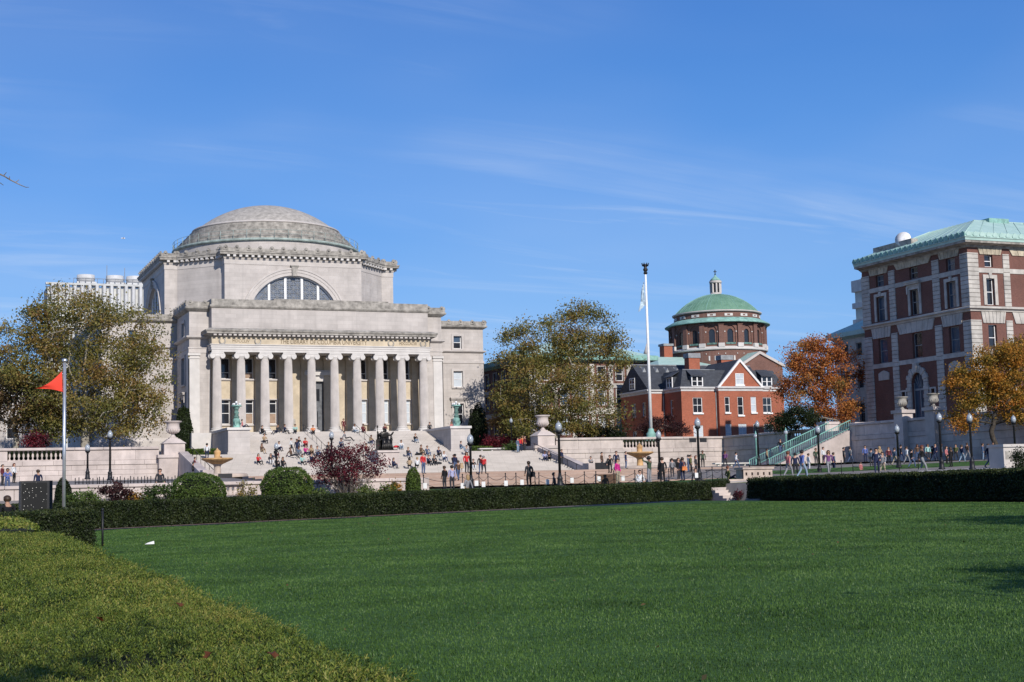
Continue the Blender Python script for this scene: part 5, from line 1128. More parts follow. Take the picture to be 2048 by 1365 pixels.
# pedestals with large urns flanking the lower steps
for side, zt in ((-1, ZL), (1, ZR)):
    x = 51 + side * 22.8; nm = 'left' if side < 0 else 'right'
    Pd = thing('urn_pedestal', 'granite pedestal at the end of the terrace wall on the %s of the steps' % nm, 'pedestal', (x, YT, 3.5), group='urn pedestals')
    mb = MB(); mb.box(x - 1.75, x + 1.75, YT - 1.0, YT + 1.6, 3.0, zt - 1.3); mb.build('base', M['grani'], Pd)
    mb = MB(); mb.box(x - 1.9, x + 1.9, YT - 1.15, YT + 1.75, zt - 1.3, zt - 0.95); mb.build('base_moulding', M['grani'], Pd)
    mb = MB(); mb.box(x - 1.15, x + 1.15, YT - 0.75, YT + 1.45, zt - 0.95, zt + 0.3); mb.build('die', M['grani'], Pd)
    mb = MB(); mb.hull([(x - 1.3, YT - 0.9, zt + 0.3), (x + 1.3, YT - 0.9, zt + 0.3), (x + 1.3, YT + 1.6, zt + 0.3), (x - 1.3, YT + 1.6, zt + 0.3)], [(x - 0.6, YT - 0.3, zt + 0.85), (x + 0.6, YT - 0.3, zt + 0.85), (x + 0.6, YT + 0.9, zt + 0.85), (x - 0.6, YT + 0.9, zt + 0.85)]); mb.build('cap', M['grani'], Pd)
    urn('stone_urn', 'large pale stone urn on the pedestal %s of the library steps' % nm, x, YT + 0.3, zt + 0.85, 1.12, 'urns flanking the steps', M['grani'])
    # sloping parapets of the lower flight with handrails
    xs = 51 + side * 21.4
    Sl = thing('step_parapet', 'sloping granite parapet on the %s side of the lower steps' % nm, 'wall', (xs, 160, 3.5), group='sloping parapets of the lower steps')
    mb = MB(); a, b = sorted((xs, xs + side * 1.0))
    mb.hull([(a, 153.2, 3.0), (b, 153.2, 3.0), (b, YT - 1.0, 3.0), (a, YT - 1.0, 3.0)], [(a, 153.2, 4.3), (b, 153.2, 4.3), (b, YT - 1.0, 7.0), (a, YT - 1.0, 7.0)]); mb.build('slope', M['grani'], Sl)
    mb = MB(); mb.box(a - 0.1, b + 0.1, 151.6, 153.2, 3.0, 4.6); mb.build('end_block', M['grani'], Sl)
    mb = MB(); xr = xs - side * 0.5
    mb.tube([(xr, 153.5, 4.5), (xr, 166.5, 7.5)], 0.035, 6)
    for k in range(6): y = 154 + k * 2.4; mb.tube([(xr, y, z_ground(xr, y) - 0.05), (xr, y, 4.5 + (y - 153.5) * 3 / 13)], 0.03, 5)
    mb.build('handrail', M['iron'], Sl)
# centre handrails of the upper steps
for x in (47.6, 54.4):
    o = MB(); o.tube([(x, UY0 + 0.2, UZ0 + 0.95), (x, UY1, UZ1 + 0.95)], 0.03, 6)
    for k in range(6): y = UY0 + 0.3 + k * 2.15; o.tube([(x, y, z_ground(x, y) - 0.05), (x, y, UZ0 + 0.95 + (y - UY0 - 0.2) * (UZ1 - UZ0) / (UY1 - UY0 - 0.2))], 0.025, 5)
    tag(o.build('handrail', M['iron']), 'thin dark handrail up the %s of the upper steps' % ('left half' if x < 51 else 'right half'), 'handrail', 'handrails of the upper steps')
# ================================================================ stairs with green railings on the right
M['green'] = mat('green_paint', (0.20, 0.42, 0.36), 0.6, 0.12, 2)
ST = thing('side_stairs', 'pink granite stairs rising to the right between green railings', 'stairs', (94, 138.5, 3.3))
sx0, sx1, sy0, sy1 = 88.6, TX, 139.5, 143.7; ns = 26
for k in range(ns):
    x = sx0 + (sx1 - sx0) * k / ns; z = 3.35 + (7.6 - 3.35) * (k + 1) / ns
    mb = MB(); mb.box(x, sx1 + 0.1 if k == ns - 1 else x + (sx1 - sx0) / ns, sy0, sy1, 3.0, z); mb.build('step', M['grani'], ST)
mb = MB(); mb.hull([(sx0 - 0.1, sy0 - 0.35, 3.0), (sx1, sy0 - 0.35, 3.0), (sx1, sy0 - 0.02, 3.0), (sx0 - 0.1, sy0 - 0.02, 3.0)], [(sx0 - 0.1, sy0 - 0.35, 3.45), (sx1, sy0 - 0.35, 7.6), (sx1, sy0 - 0.02, 7.6), (sx0 - 0.1, sy0 - 0.02, 3.45)]); mb.build('side_wall', M['grani'], ST)
for nm, yy in (('near', sy0 - 0.2), ('far', sy1 - 0.2)):
    RL = thing('stair_railing', 'green iron railing on the %s side of the right-hand stairs' % nm, 'railing', (94, yy, 3.4), group='green stair railings')
    zr = lambda x: 3.5 + (7.7 - 3.5) * (x - sx0) / (sx1 - sx0)
    for dz in (1.0, 0.12): mb = MB(); mb.tube([(sx0, yy, zr(sx0) + dz), (sx1, yy, zr(sx1) + dz)], 0.05 if dz > 0.5 else 0.03, 6); mb.build('rail', M['green'], RL)
    for k in range(44): x = sx0 + (sx1 - sx0) * k / 43; mb = MB(); mb.tube([(x, yy, zr(x)), (x, yy, zr(x) + 1.0)], 0.022 if k % 11 else 0.05, 5); mb.build('bar', M['green'], RL)
# ================================================================ fountains
M['bronzeo'] = mat('ochre_stone', (0.50, 0.30, 0.13), 0.6, 0.2, 1.5, streak=0.3)
M['basin'] = mat('basin_granite', (0.42, 0.34, 0.28), 0.8, 0.15, 1.2, streak=0.2)
for side in (-1, 1):
    x, y = 51 + side * 22.9, 142.0; z = z_ground(x, y); nm = 'left' if side < 0 else 'right'
    Fo = thing('fountain', 'ochre stone bowl fountain on a stem in the court, %s of the steps' % nm, 'fountain', (x, y, z), group='court fountains')
    mb = MB(); mb.lathe([(2.9, z - 0.1), (2.9, z + 0.4), (2.75, z + 0.5), (2.5, z + 0.45), (2.4, z + 0.25), (0.3, z + 0.2)], x, y, 36); mb.build('basin', M['basin'], Fo)
    mb = MB(); mb.lathe([(0.55, z + 0.2), (0.5, z + 0.4), (0.36, z + 0.55), (0.32, z + 1.2), (0.4, z + 1.35), (0.55, z + 1.45)], x, y, 20); mb.build('stem', M['basin'] if side < 0 else M['bronzeo'], Fo)
    mb = MB(); mb.lathe([(0.5, z + 1.42), (0.9, z + 1.6), (1.45, z + 1.85), (1.52, z + 1.95), (1.48, z + 2.02), (1.3, z + 1.98), (0.0, z + 1.88)], x, y, 32); mb.build('bowl', M['bronzeo'], Fo)
    mb = MB(); mb.lathe([(0.36, z + 1.9), (0.3, z + 2.1), (0.32, z + 2.5), (0.36, z + 2.6), (0.3, z + 2.7), (0.12, z + 2.85), (0.03, z + 3.0)], x, y, 16); mb.build('finial', M['bronzeo'], Fo)
# ================================================================ tall white flagpole with a limp flag
xf, yf_ = 91.3, 172.0
FP = thing('flagpole', 'tall white flagpole with crowned top in front of the brick house', 'flagpole', (xf, yf_, 8.0))
mb = MB(); mb.tube([(xf, yf_, 9.2), (xf, yf_, 20), (xf, yf_, 30.0)], [0.235, 0.18, 0.125], 16); mb.build('pole', M['white'], FP)
mb = MB(); mb.lathe([(1.0, 6.2), (1.0, 8.0), (0.75, 8.15), (0.6, 8.5), (0.66, 8.7), (0.42, 9.0), (0.36, 9.3), (0.3, 9.4)], xf, yf_, 20); mb.build('base', M['copper'], FP)
mb = MB(); mb.lathe([(0.18, 30.0), (0.3, 30.15), (0.18, 30.35), (0.32, 30.55), (0.3, 30.75), (0.16, 30.85), (0.34, 31.2), (0.3, 31.35), (0.1, 31.3)], xf, yf_, 14)
for k in range(8): a = 2 * math.pi * k / 8; mb.tube([(xf + 0.38 * math.cos(a), yf_ + 0.38 * math.sin(a), 31.1), (xf + 0.48 * math.cos(a), yf_ + 0.48 * math.sin(a), 31.5)], 0.06, 5)
mb.build('crown', M['bronze'], FP)
M['flagw'] = mat('flag_pale', (0.55, 0.66, 0.72), 0.8, 0.25, 1.6, col2=(0.16, 0.22, 0.30))
mb = MB(); nu, nv = 8, 12
mb.v = [(xf - 0.3 - 0.95 * (u / nu) * (0.35 + 0.65 * (v / nv)), yf_ - 0.1 + 0.18 * math.sin(u * 1.9 + v * 0.4), 29.0 - 3.2 * (v / nv) - 0.9 * (u / nu)) for v in range(nv + 1) for u in range(nu + 1)]
for v in range(nv):
    for u in range(nu): a = v * (nu + 1) + u; mb.f.append((a, a + 1, a + nu + 2, a + nu + 1)); mb.m.append(0); mb.s.append(True)
tag(mb.build('hanging_flag', M['flagw']), 'small pale flag hanging limp near the top of the tall flagpole', 'flag')
# red pennant pole near the left hedge
M['steel'] = mat('steel_pole', (0.55, 0.56, 0.58), 0.32, 0.1, 3, metal=0.7)
M['red'] = mat('red_cloth', (0.72, 0.055, 0.03), 0.75, 0.08, 1.5)
pb = on(128, 53.5); xq, yq, zq = pb
RP = thing('pennant_pole', 'silver metal pole standing behind the left hedge', 'pole', (xq, yq, zq))
topz = atY(128, 724, yq).z
mb = MB(); mb.tube([(xq, yq, zq), (xq, yq, topz)], [0.062, 0.052], 16); mb.build('pole', M['steel'], RP)
mb = MB(); mb.lathe([(0.085, topz), (0.09, topz + 0.02), (0.09, topz + 0.09), (0.05, topz + 0.11)], xq, yq, 16); mb.build('cap', M['steel'], RP)
A, B, C = atY(124, 743, yq), atY(125, 784, yq), atY(67, 778, yq - 0.5)
mb = MB(); N = 14
for i in range(N + 1):
    t = i / N
    top = A.lerp(C, t); bot = B.lerp(C, t); sag = -0.13 * math.sin(math.pi * t)
    for j in range(9):
        q = top.lerp(bot, j / 8); q = q + Vector((0, 0.06 * math.sin(t * 7 + j * 0.55) * t, sag * (1 - j / 8) + 0.05 * math.sin(math.pi * t) * (j / 8))); mb.v.append(tuple(q))
for i in range(N):
    for j in range(8): a = i * 9 + j; mb.f.append((a, a + 1, a + 10, a + 9)); mb.m.append(0); mb.s.append(True)
tag(mb.build('pennant', M['red']), 'bright red triangular pennant flying from the silver pole', 'flag')
# ================================================================ bronze statue on the steps (set among the figures below)
def lamp_post(h, green=False):
    """acorn lamp: fluted base, tapering pole, ladder collar, glass acorn, finial"""
    p = thing('lamp_post', 'x', 'lamp post', (0, 0, 0)); m = M['green'] if green else M['iron']
    k = h / 4.0
    mb = MB(); mb.lathe([(0.26, 0), (0.26, 0.08), (0.2, 0.14), (0.17, 0.55), (0.2, 0.62), (0.12, 0.72), (0.095, 0.95)], 0, 0, 12); mb.build('base', m, p)
    mb = MB(); mb.lathe([(0.09, 0.9), (0.08, h - 0.95), (0.12, h - 0.9), (0.075, h - 0.85)], 0, 0, 10); mb.build('pole', m, p)
    if green:
        mb = MB(); mb.lathe([(0.03, h - 0.86), (0.2, h - 0.78), (0.26, h - 0.6), (0.2, h - 0.42), (0.04, h - 0.36)], 0, 0, 14); mb.build('globe', M['globe'], p)
        mb = MB(); mb.lathe([(0.12, h - 0.38), (0.1, h - 0.3), (0.03, h - 0.15), (0.04, h - 0.08), (0.01, h)], 0, 0, 10); mb.build('finial', m, p)
    else:
        mb = MB(); mb.lathe([(0.08, h - 0.86), (0.2, h - 0.74), (0.22, h - 0.66), (0.18, h - 0.64)], 0, 0, 12); mb.build('collar', m, p)
        mb = MB(); mb.lathe([(0.15, h - 0.65), (0.205, h - 0.5), (0.215, h - 0.38), (0.165, h - 0.2), (0.09, h - 0.12)], 0, 0, 14); mb.build('globe', M['globe'], p)
        mb = MB(); mb.lathe([(0.11, h - 0.13), (0.08, h - 0.08), (0.03, h - 0.05), (0.035, h - 0.02), (0.005, h)], 0, 0, 8); mb.build('finial', M['lead'], p)
    return p
m_, nt_, p_ = _pr('lamp_glass'); p_.inputs['Base Color'].default_value = (0.30, 0.33, 0.36, 1); p_.inputs['Roughness'].default_value = 0.15; p_.inputs['Subsurface Weight'].default_value = 0.0; M['globe'] = m_
LAMPS = [  # photo column, top, distance north, where
    (1120, 842, 87, 'foremost black lamp post, beside the man in dark clothes on the walk'), (942, 867, 90, 'black lamp post on the walk in front of the right end of the steps'), (175, 887, 130, 'short black lamp post before the left granite wall, nearest the balustrade'),
    (220, 860, 125, 'taller black lamp post before the left granite wall, nearer the steps'), (1320, 860, 98, 'black lamp post on the walk below the right fountain'), (1399, 835, 90, 'black lamp post carrying two dark sign boards in front of the brick house'),
    (1519, 841, 124, 'black lamp post at the foot of the green-railed stairs'), (1640, 850, 100, 'black lamp post in front of the middle of the green-railed stairs'), (1799, 849, 101, 'black lamp post before the left urn pier of the brick hall'),
    (1885, 825, 92, 'black lamp post at the left edge of the yellow tree'), (1946, 826, 86, 'black lamp post in front of the middle of the yellow tree'), (2034, 830, 100, 'black lamp post at the far right above the stone block'),
    (664, 862, 125, 'black lamp post behind the purple shrub in the middle of the court'), (553, 885, 140, 'black lamp post above the right round bush'), (1025, 836, 178, 'distant lamp post under the centre tree right of the library'), (22, 886, 186, 'distant lamp post behind the left balustrade')]
for (px, yt, Yn, lab) in LAMPS:
    b = on(px, Yn); h = atY(px, yt, Yn).z - b.z
    L = lamp_post(h); L.location = b; L['label'] = lab; L['group'] = 'black acorn lamp posts'
    if px == 1399:
        F2 = Face(b.x, b.y, math.cos(YAW), -math.sin(YAW)); mb = MB()
        for s_ in (-1, 1):
            mb = MB(); mb.box(s_ * 0.16 if s_ > 0 else -0.68, 0.68 if s_ > 0 else -0.16, -0.03, 0.03, h - 1.75, h - 1.45); bb = mb.build('sign_board', M['iron'], None); bb.parent = L
for (px, yt, Yn, lab) in ((1515, 862, 140.5, 'green globe lamp at the foot of the stair railing'), (1573, 855, 143.6, 'green globe lamp half way up the stair railing')):
    b = on(px, Yn) if px < 1540 else Vector((atY(px, 900, Yn).x, Yn, 4.2)); h = atY(px, yt, Yn).z - b.z; L = lamp_post(h, True); L.location = b; L['label'] = lab; L['group'] = 'green globe lamps'
# ================================================================ foliage
G = np.random.default_rng(11)
def raw_mesh(name, verts, nper, tone, m, smooth=False):
    """faces of nper corners from a vertex array, a stored tone per face"""
    n = len(verts) // nper; me = bpy.data.meshes.new(name)
    me.vertices.add(len(verts)); me.vertices.foreach_set('co', np.ascontiguousarray(verts, dtype=np.float32).ravel())
    me.loops.add(n * nper); me.loops.foreach_set('vertex_index', np.arange(n * nper, dtype=np.int32))
    me.polygons.add(n); me.polygons.foreach_set('loop_start', np.arange(0, n * nper, nper, dtype=np.int32))
    at = me.attributes.new('tone', 'FLOAT', 'FACE'); at.data.foreach_set('value', np.ascontiguousarray(tone, dtype=np.float32))
    me.materials.append(m); me.update(calc_edges=True); me.validate(); return me
def leaves(P, size, N=None, flat=0.5, asp=0.62, jitter=0.9):
    """diamond leaves at points P; N gives a leaning of their normals"""
    n = len(P); d = G.normal(size=(n, 3)) * jitter
    if N is not None: d = d + N * (1.0 / max(0.05, jitter)) * flat
    d /= np.linalg.norm(d, axis=1, keepdims=True) + 1e-9
    t = G.normal(size=(n, 3)); a = np.cross(d, t); a /= np.linalg.norm(a, axis=1, keepdims=True) + 1e-9; b = np.cross(d, a)
    s = (size * (0.65 + 0.7 * G.random(n)))[:, None] if np.ndim(size) == 0 else size[:, None]
    c = d * s * 0.12
    return np.stack([P - a * s * 0.5, P + b * s * asp * 0.5 + c, P + a * s * 0.5, P - b * s * asp * 0.5 + c], 1).reshape(-1, 3)
def loc_build(name, me, parent):
    o = link(name, me, parent)
    if parent is not None:
        w = ORG[parent.name]; me.transform(Matrix.Translation(-w))
    return o
M['bark'] = mat('bark_grey', (0.20, 0.17, 0.14), 0.95, 0.3, 5, bump=0.5)
M['barkd'] = mat('bark_dark', (0.06, 0.05, 0.04), 0.95, 0.3, 5, bump=0.5)
M['barkw'] = mat('bark_plane_tree', (0.36, 0.33, 0.27), 0.95, 0.25, 3, bump=0.4, col2=(0.14, 0.12, 0.09))
M['leafo'] = mat_leaf('leaf_olive_autumn', trans=0.45, cols= [(0.07, 0.082, 0.024), (0.155, 0.158, 0.042), (0.235, 0.205, 0.055), (0.29, 0.20, 0.058), (0.24, 0.135, 0.05)])
M['leafb'] = mat_leaf('leaf_brown_autumn', [(0.04, 0.035, 0.016), (0.10, 0.075, 0.03), (0.16, 0.10, 0.045), (0.15, 0.07, 0.04)])
M['leafr'] = mat_leaf('leaf_orange_autumn', [(0.12, 0.04, 0.016), (0.32, 0.10, 0.028), (0.46, 0.16, 0.045), (0.42, 0.19, 0.05), (0.16, 0.13, 0.04)])
M['leafy'] = mat_leaf('leaf_yellow_autumn', [(0.05, 0.055, 0.012), (0.16, 0.12, 0.02), (0.36, 0.19, 0.03), (0.46, 0.20, 0.03), (0.40, 0.13, 0.025)])
M['leafp'] = mat_leaf('leaf_purple', [(0.022, 0.008, 0.010), (0.055, 0.012, 0.018), (0.13, 0.016, 0.026), (0.19, 0.022, 0.03)])
M['leafd'] = mat_leaf('leaf_dark_green', [(0.008, 0.014, 0.006), (0.018, 0.032, 0.010), (0.035, 0.05, 0.014)])
M['leafg'] = mat_leaf('leaf_green', [(0.02, 0.035, 0.01), (0.05, 0.085, 0.02), (0.09, 0.135, 0.03), (0.14, 0.17, 0.05)])
M['leafx'] = mat_leaf('leaf_boxwood', [(0.022, 0.042, 0.010), (0.058, 0.100, 0.018), (0.095, 0.145, 0.026), (0.13, 0.18, 0.036)], scale=1.2)
M['leafm'] = mat_leaf('leaf_maroon_brown', [(0.02, 0.010, 0.010), (0.05, 0.018, 0.018), (0.08, 0.032, 0.03)])
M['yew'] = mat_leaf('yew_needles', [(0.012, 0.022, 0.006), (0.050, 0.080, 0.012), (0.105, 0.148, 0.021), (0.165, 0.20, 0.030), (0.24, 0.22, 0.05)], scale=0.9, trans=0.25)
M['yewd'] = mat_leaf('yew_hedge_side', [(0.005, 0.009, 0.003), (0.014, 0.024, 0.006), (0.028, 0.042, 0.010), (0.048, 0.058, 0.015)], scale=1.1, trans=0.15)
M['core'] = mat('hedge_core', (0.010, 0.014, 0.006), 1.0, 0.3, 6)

def tree(name, label, base, H, lobes, nclump, nleaf, ls, lm, bm, tr=0.35, seed=1, group=None, spread=1.0, bare=0.0, th=0.28, tone0=0.5):
    """trunk and limbs grown towards clump centres sampled inside the crown's lobes; leaves gathered round the limb ends"""
    g = np.random.default_rng(seed); base = Vector(base); T = thing(name, label, 'tree', base, group)
    vol = np.array([l[3] * l[4] * l[5] for l in lobes]); pick = g.choice(len(lobes), nclump, p=vol / vol.sum()); C = []
    for i in pick:
        l = lobes[i]; d = g.normal(size=3); d /= np.linalg.norm(d); r = 0.30 + 0.70 * g.random() ** 0.45
        C.append(np.array([l[0], l[1], l[2]]) + d * r * np.array(l[3:6]))
    C = [c for c in C if c[2] > H * 0.10]
    nodes = [np.zeros(3)]; par = [-1]
    for k in range(1, 6): nodes.append(np.array([0.15 * math.sin(k * 1.3 + seed), 0.15 * math.cos(k * 1.7 + seed), H * th * k / 5])); par.append(len(nodes) - 2)
    top = nodes[-1]
    for k in range(1, 5): nodes.append(top + np.array([0.25 * math.sin(k + seed), 0.25 * math.cos(2 * k + seed), H * 0.10 * k])); par.append(len(nodes) - 2)
    C.sort(key=lambda c: np.linalg.norm(c - top)); ends = []
    for c in C:
        A = np.array(nodes); d = np.linalg.norm(A - c, axis=1) + np.maximum(0, A[:, 2] - c[2] + 0.3) * 1.5; d[:4] += 50
        k = int(np.argmin(d)); L = np.linalg.norm(c - A[k]); n = max(1, int(L / 1.1)); p = k
        for q in range(1, n + 1):
            t = q / n; pt = A[k] * (1 - t) + c * t + (g.normal(size=3) * 0.14 if q < n else 0) + np.array([0, 0, -0.12 * math.sin(math.pi * t) * L * 0.3])
            nodes.append(pt); par.append(p); p = len(nodes) - 1
        ends.append(p)
    cnt = np.zeros(len(nodes))
    for e in ends:
        while e >= 0: cnt[e] += 1; e = par[e]
    rad = tr * (np.maximum(cnt, 1) / max(cnt[1], 1)) ** 0.5; rad = np.maximum(rad, 0.022 * max(0.5, H / 18)); rad[0] *= 1.35
    mb = MB(); o = np.array(base)
    ch = {}
    for i, p in enumerate(par):
        if p >= 0: ch.setdefault(p, []).append(i)
    # chains: follow the thickest child, so that limbs run on without breaks
    done = set(); stack = [0]
    while stack:
        s0 = stack.pop(); chain = [s0]; c = s0
        while c in ch:
            k = sorted(ch[c], key=lambda i: -cnt[i]); 
            for other in k[1:]: stack.append(('b', c, other))
            c = k[0]; chain.append(c)
        for j, q in enumerate(stack):
            if isinstance(q, tuple): stack[j] = q[2]; par_start = q[1]
        pts = [nodes[i] + o for i in chain]; rr = [rad[i] for i in chain]
        if par[s0] >= 0: pts = [nodes[par[s0]] + o] + pts; rr = [rr[0]] + rr
        if len(pts) > 1: mb.tube(pts, rr, 8 if rr[0] > 0.08 else 5)
    mb.build('trunk', bm, T)
    E = [nodes[e] for e in ends]; per = nleaf // max(1, len(E)); P = []; tn = []; sg = spread
    for e in E:
        k = int(per * (0.5 + g.random())); s = sg * (0.7 + 0.6 * g.random())
        q = g.normal(size=(k, 3)) * np.array([s, s, s * 0.62]); P.append(q + e + o); tn.append(np.clip(tone0 + g.normal() * 0.17 + g.normal(size=k) * 0.13, 0, 1))
    P = np.concatenate(P); tn = np.concatenate(tn)
    V = leaves(P, ls, np.array([[0, -0.25, 0.8]]), 0.5)
    loc_build('crown', raw_mesh('crown', V, 4, tn, lm), T); return T
def rel(px, py, base, Y):        # crown landmark from the photo, relative to the trunk base
    p = atY(px, py, Y); return (p.x - base.x, p.z - base.z)
def lobes_from(base, Y, L, depth=0.75):
    """ellipses measured on the photo at the tree's own distance -> ellipsoids"""
    out = []
    for (px, py, rx, rz) in L:
        x, z = rel(px, py, base, Y); k = px_m(atY(px, py, Y)); a = rx * k; out.append((x, 0.0 + 0.25 * a * math.sin(px), z, a, a * depth, rz * k))
    return out
b = on(172, 178); b.z = 7.3
tree('plane_tree', 'large olive-brown plane tree in front of the left wing of the library', b, 20, lobes_from(b, 178, [(150, 660, 90, 78), (240, 685, 82, 85), (65, 715, 80, 75), (75, 655, 60, 45), (285, 760, 52, 95), (170, 790, 120, 70), (20, 700, 50, 55), (120, 614, 62, 42), (150, 600, 35, 28), (190, 845, 120, 36), (295, 835, 45, 40), (310, 700, 30, 40)]), 300, 50000, 0.29, M['leafo'], M['barkw'], 0.5, 3, 'plane trees beside the library', 0.85)
b = on(30, 184); b.z = 7.3
tree('plane_tree', 'brownish plane tree with pale limbs at the far left edge', b, 13, lobes_from(b, 184, [(30, 800, 75, 58), (80, 825, 55, 50), (-30, 780, 60, 70)]), 90, 15000, 0.3, M['leafb'], M['barkw'], 0.35, 5, 'plane trees beside the library', 0.75)
b = on(1112, 184); b.z = 7.3
tree('plane_tree', 'broad olive-brown plane tree in the centre before the copper-roofed hall', b, 19, lobes_from(b, 184, [(1090, 690, 85, 60), (1160, 670, 75, 55), (1155, 622, 28, 26), (1215, 730, 45, 62), (1035, 720, 45, 42), (1105, 780, 105, 62), (1205, 830, 55, 45), (1015, 795, 32, 60), (1060, 850, 60, 30), (1120, 848, 90, 30), (1235, 700, 25, 40)]), 290, 43000, 0.29, M['leafo'], M['barkw'], 0.48, 8, 'plane trees beside the library', 0.85)
b = on(1000, 190); b.z = 7.3
tree('young_tree', 'thin brown-orange tree between the library wing and the centre tree', b, 9, lobes_from(b, 190, [(1003, 805, 22, 42), (998, 848, 20, 24), (1030, 850, 26, 26)]), 36, 5500, 0.30, M['leafo'], M['bark'], 0.16, 12, None, 0.6, tone0=0.75)
b = Vector((108, 156.5, 7.4))
tree('maple_tree', 'orange-red maple between the brick house and the tall brick hall', b, 13, lobes_from(b, 156.5, [(1640, 725, 62, 50), (1610, 700, 42, 32), (1690, 745, 42, 45), (1605, 780, 48, 55), (1670, 800, 50, 45), (1645, 840, 45, 22)]), 150, 25000, 0.25, M['leafr'], M['barkd'], 0.28, 21, 'autumn maples on the right', 0.62)
b = Vector((97.2, 113.0, z_walk(97, 113)))
tree('maple_tree', 'yellow-orange maple in front of the tall brick hall at the right edge', b, 12, lobes_from(b, 113, [(1990, 740, 62, 55), (1945, 770, 52, 52), (2050, 730, 60, 60), (1935, 830, 42, 35), (2010, 810, 60, 40), (2070, 820, 60, 55), (1920, 735, 32, 32)]), 190, 46000, 0.2, M['leafy'], M['barkd'], 0.24, 25, 'autumn maples on the right', 0.52)
b = Vector((104.5, 149, 7.4))
tree('holly_tree', 'dark green tree behind the shaded terrace wall under the orange maple', b, 4.5, lobes_from(b, 149, [(1600, 838, 42, 22), (1560, 845, 30, 16)]), 40, 7000, 0.2, M['leafd'], M['bark'], 0.12, 33, None, 0.45, th=0.2)
b = on(1325, 178); b.z = 7.4
tree('purple_tree', 'small dark purple-brown tree in front of the brick house by the flagpole', b, 4.6, lobes_from(b, 178, [(1325, 850, 42, 16), (1345, 862, 40, 16), (1300, 858, 30, 16)]), 60, 8000, 0.2, M['leafm'], M['bark'], 0.12, 35, None, 0.4, th=0.2)
b = on(1215, 186); b.z = 7.4
tree('dark_shrub_tree', 'dark green bushes under the right side of the centre tree', b, 4.0, lobes_from(b, 186, [(1190, 865, 50, 18), (1235, 862, 30, 22)]), 50, 7000, 0.24, M['leafd'], M['bark'], 0.12, 36, None, 0.5, th=0.2)
# first two trees stand beside the lawn to the right of the view; their shade falls on its edge
for k, (x, y, h, lab) in enumerate(((30.3, 20.0, 9.5, 'autumn tree beside the lawn, shading its far right edge'), (16.1, 3.0, 8.6, 'autumn tree beside the lawn, shading its near right edge'), (-1.9, -3.9, 9.2, 'unseen autumn tree added behind the view to shade the lower left of the foreground hedge'))):  # last tree is unseen, added for its shade on the hedge
    b = Vector((x, y, z_lawn(x, y))); tree('lawn_tree', lab, b, h, [(0, 0, h * 0.72, 2.6, 2.4, h * 0.26)], 40, 5000, 0.2, M['leafy'], M['bark'], 0.14, 50 + k, 'trees beside the lawn', 0.5)
# leafless twigs reaching in at the upper left
b = Vector((-2.6, 25, 0.05)); T = thing('bare_tree', 'leafless tree whose twigs reach in at the upper left edge', 'tree', b)
mb = MB(); q = [atY(x, y, 25) for (x, y) in ((-60, 320), (0, 349), (9, 353), (20, 360), (32, 366), (42, 371), (52, 375), (58, 375))]
mb.tube([b, (-2.6, 25, 3), (-2.4, 25, 5.5), (-1.6, 25, 6.6), tuple(q[0])] , [0.16, 0.13, 0.1, 0.05, 0.022], 8); mb.tube(q, [0.022, 0.013, 0.011, 0.010, 0.009, 0.007, 0.006, 0.004], 6)
for a_, b_ in (((7, 352), (13, 345)), ((19, 359), (19, 353)), ((30, 366), (38, 360)), ((-30, 345), (7, 371))): mb.tube([atY(*a_, 25), atY(*b_, 25)], [0.009, 0.005], 5)
for k in range(7): a = k * 0.9; mb.tube([(-2.4, 25, 5 + 0.2 * k), (-3.4 - math.cos(a), 25 + 1.5 * math.sin(a), 7 + 0.2 * k), (-4 - 1.6 * math.cos(a), 25 + 2.5 * math.sin(a), 8.4)], [0.06, 0.03, 0.01], 6)
mb.build('trunk', M['bark'], T)

# ---------------------------------------------------------------- shaped and loose shrubs
def bush(name, label, c, rx, ry, rz, nl, ls, lm, group=None, cat='bush', core=0.86, rough=0.05, seed=1, flatb=0.0, power=2.0, tone0=0.5):
    """clipped form: leaves set over an ellipsoid's surface round a dark core"""
    g = np.random.default_rng(seed); B = thing(name, label, cat, (c[0], c[1], c[2] - rz), group)
    d = g.normal(size=(nl, 3)); d /= np.linalg.norm(d, axis=1, keepdims=True)
    if power != 2.0: e = (np.abs(d) ** power).sum(1) ** (-1 / power); d = d * e[:, None]
    nn = d / np.linalg.norm(d, axis=1, keepdims=True)
    bump = np.array([noise.noise(Vector((x * 2.5 + seed, y * 2.5, z * 2.5))) for x, y, z in d]) * rough * 2
    r = (0.93 + 0.10 * g.random(nl) + bump)[:, None]
    P = np.array(c) + d * r * np.array([rx, ry, rz]); ok = P[:, 2] > c[2] - rz + 0.02; P, nn = P[ok], nn[ok]
    V = leaves(P, ls, nn, 0.8); tn = np.clip(tone0 + g.normal(size=len(P)) * 0.18, 0, 1)
    loc_build('foliage', raw_mesh('foliage', V, 4, tn, lm), B)
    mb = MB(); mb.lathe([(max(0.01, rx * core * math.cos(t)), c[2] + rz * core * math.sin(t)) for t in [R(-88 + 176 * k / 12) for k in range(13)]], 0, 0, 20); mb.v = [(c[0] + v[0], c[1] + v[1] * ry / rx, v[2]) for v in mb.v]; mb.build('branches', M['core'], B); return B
def bush_px(name, label, px, w, ytop, Y, zb, lm, nl, ls, **k):
    t = atY(px, ytop, Y); kx = px_m(t); rz = (t.z - zb) / 2
    return bush(name, label, (t.x, Y, zb + rz), w * kx / 2, w * kx / 2 * k.pop('dy', 0.9), rz, nl, ls, lm, **k)
ZB = 0.9
bush_px('round_bush', 'rounded clipped boxwood bush, the left one of two before the steps', 397, 104, 948, 84, ZB - 0.3, M['leafx'], 11000, 0.10, group='clipped boxwood bushes', power=2.6, seed=3, rough=0.045)
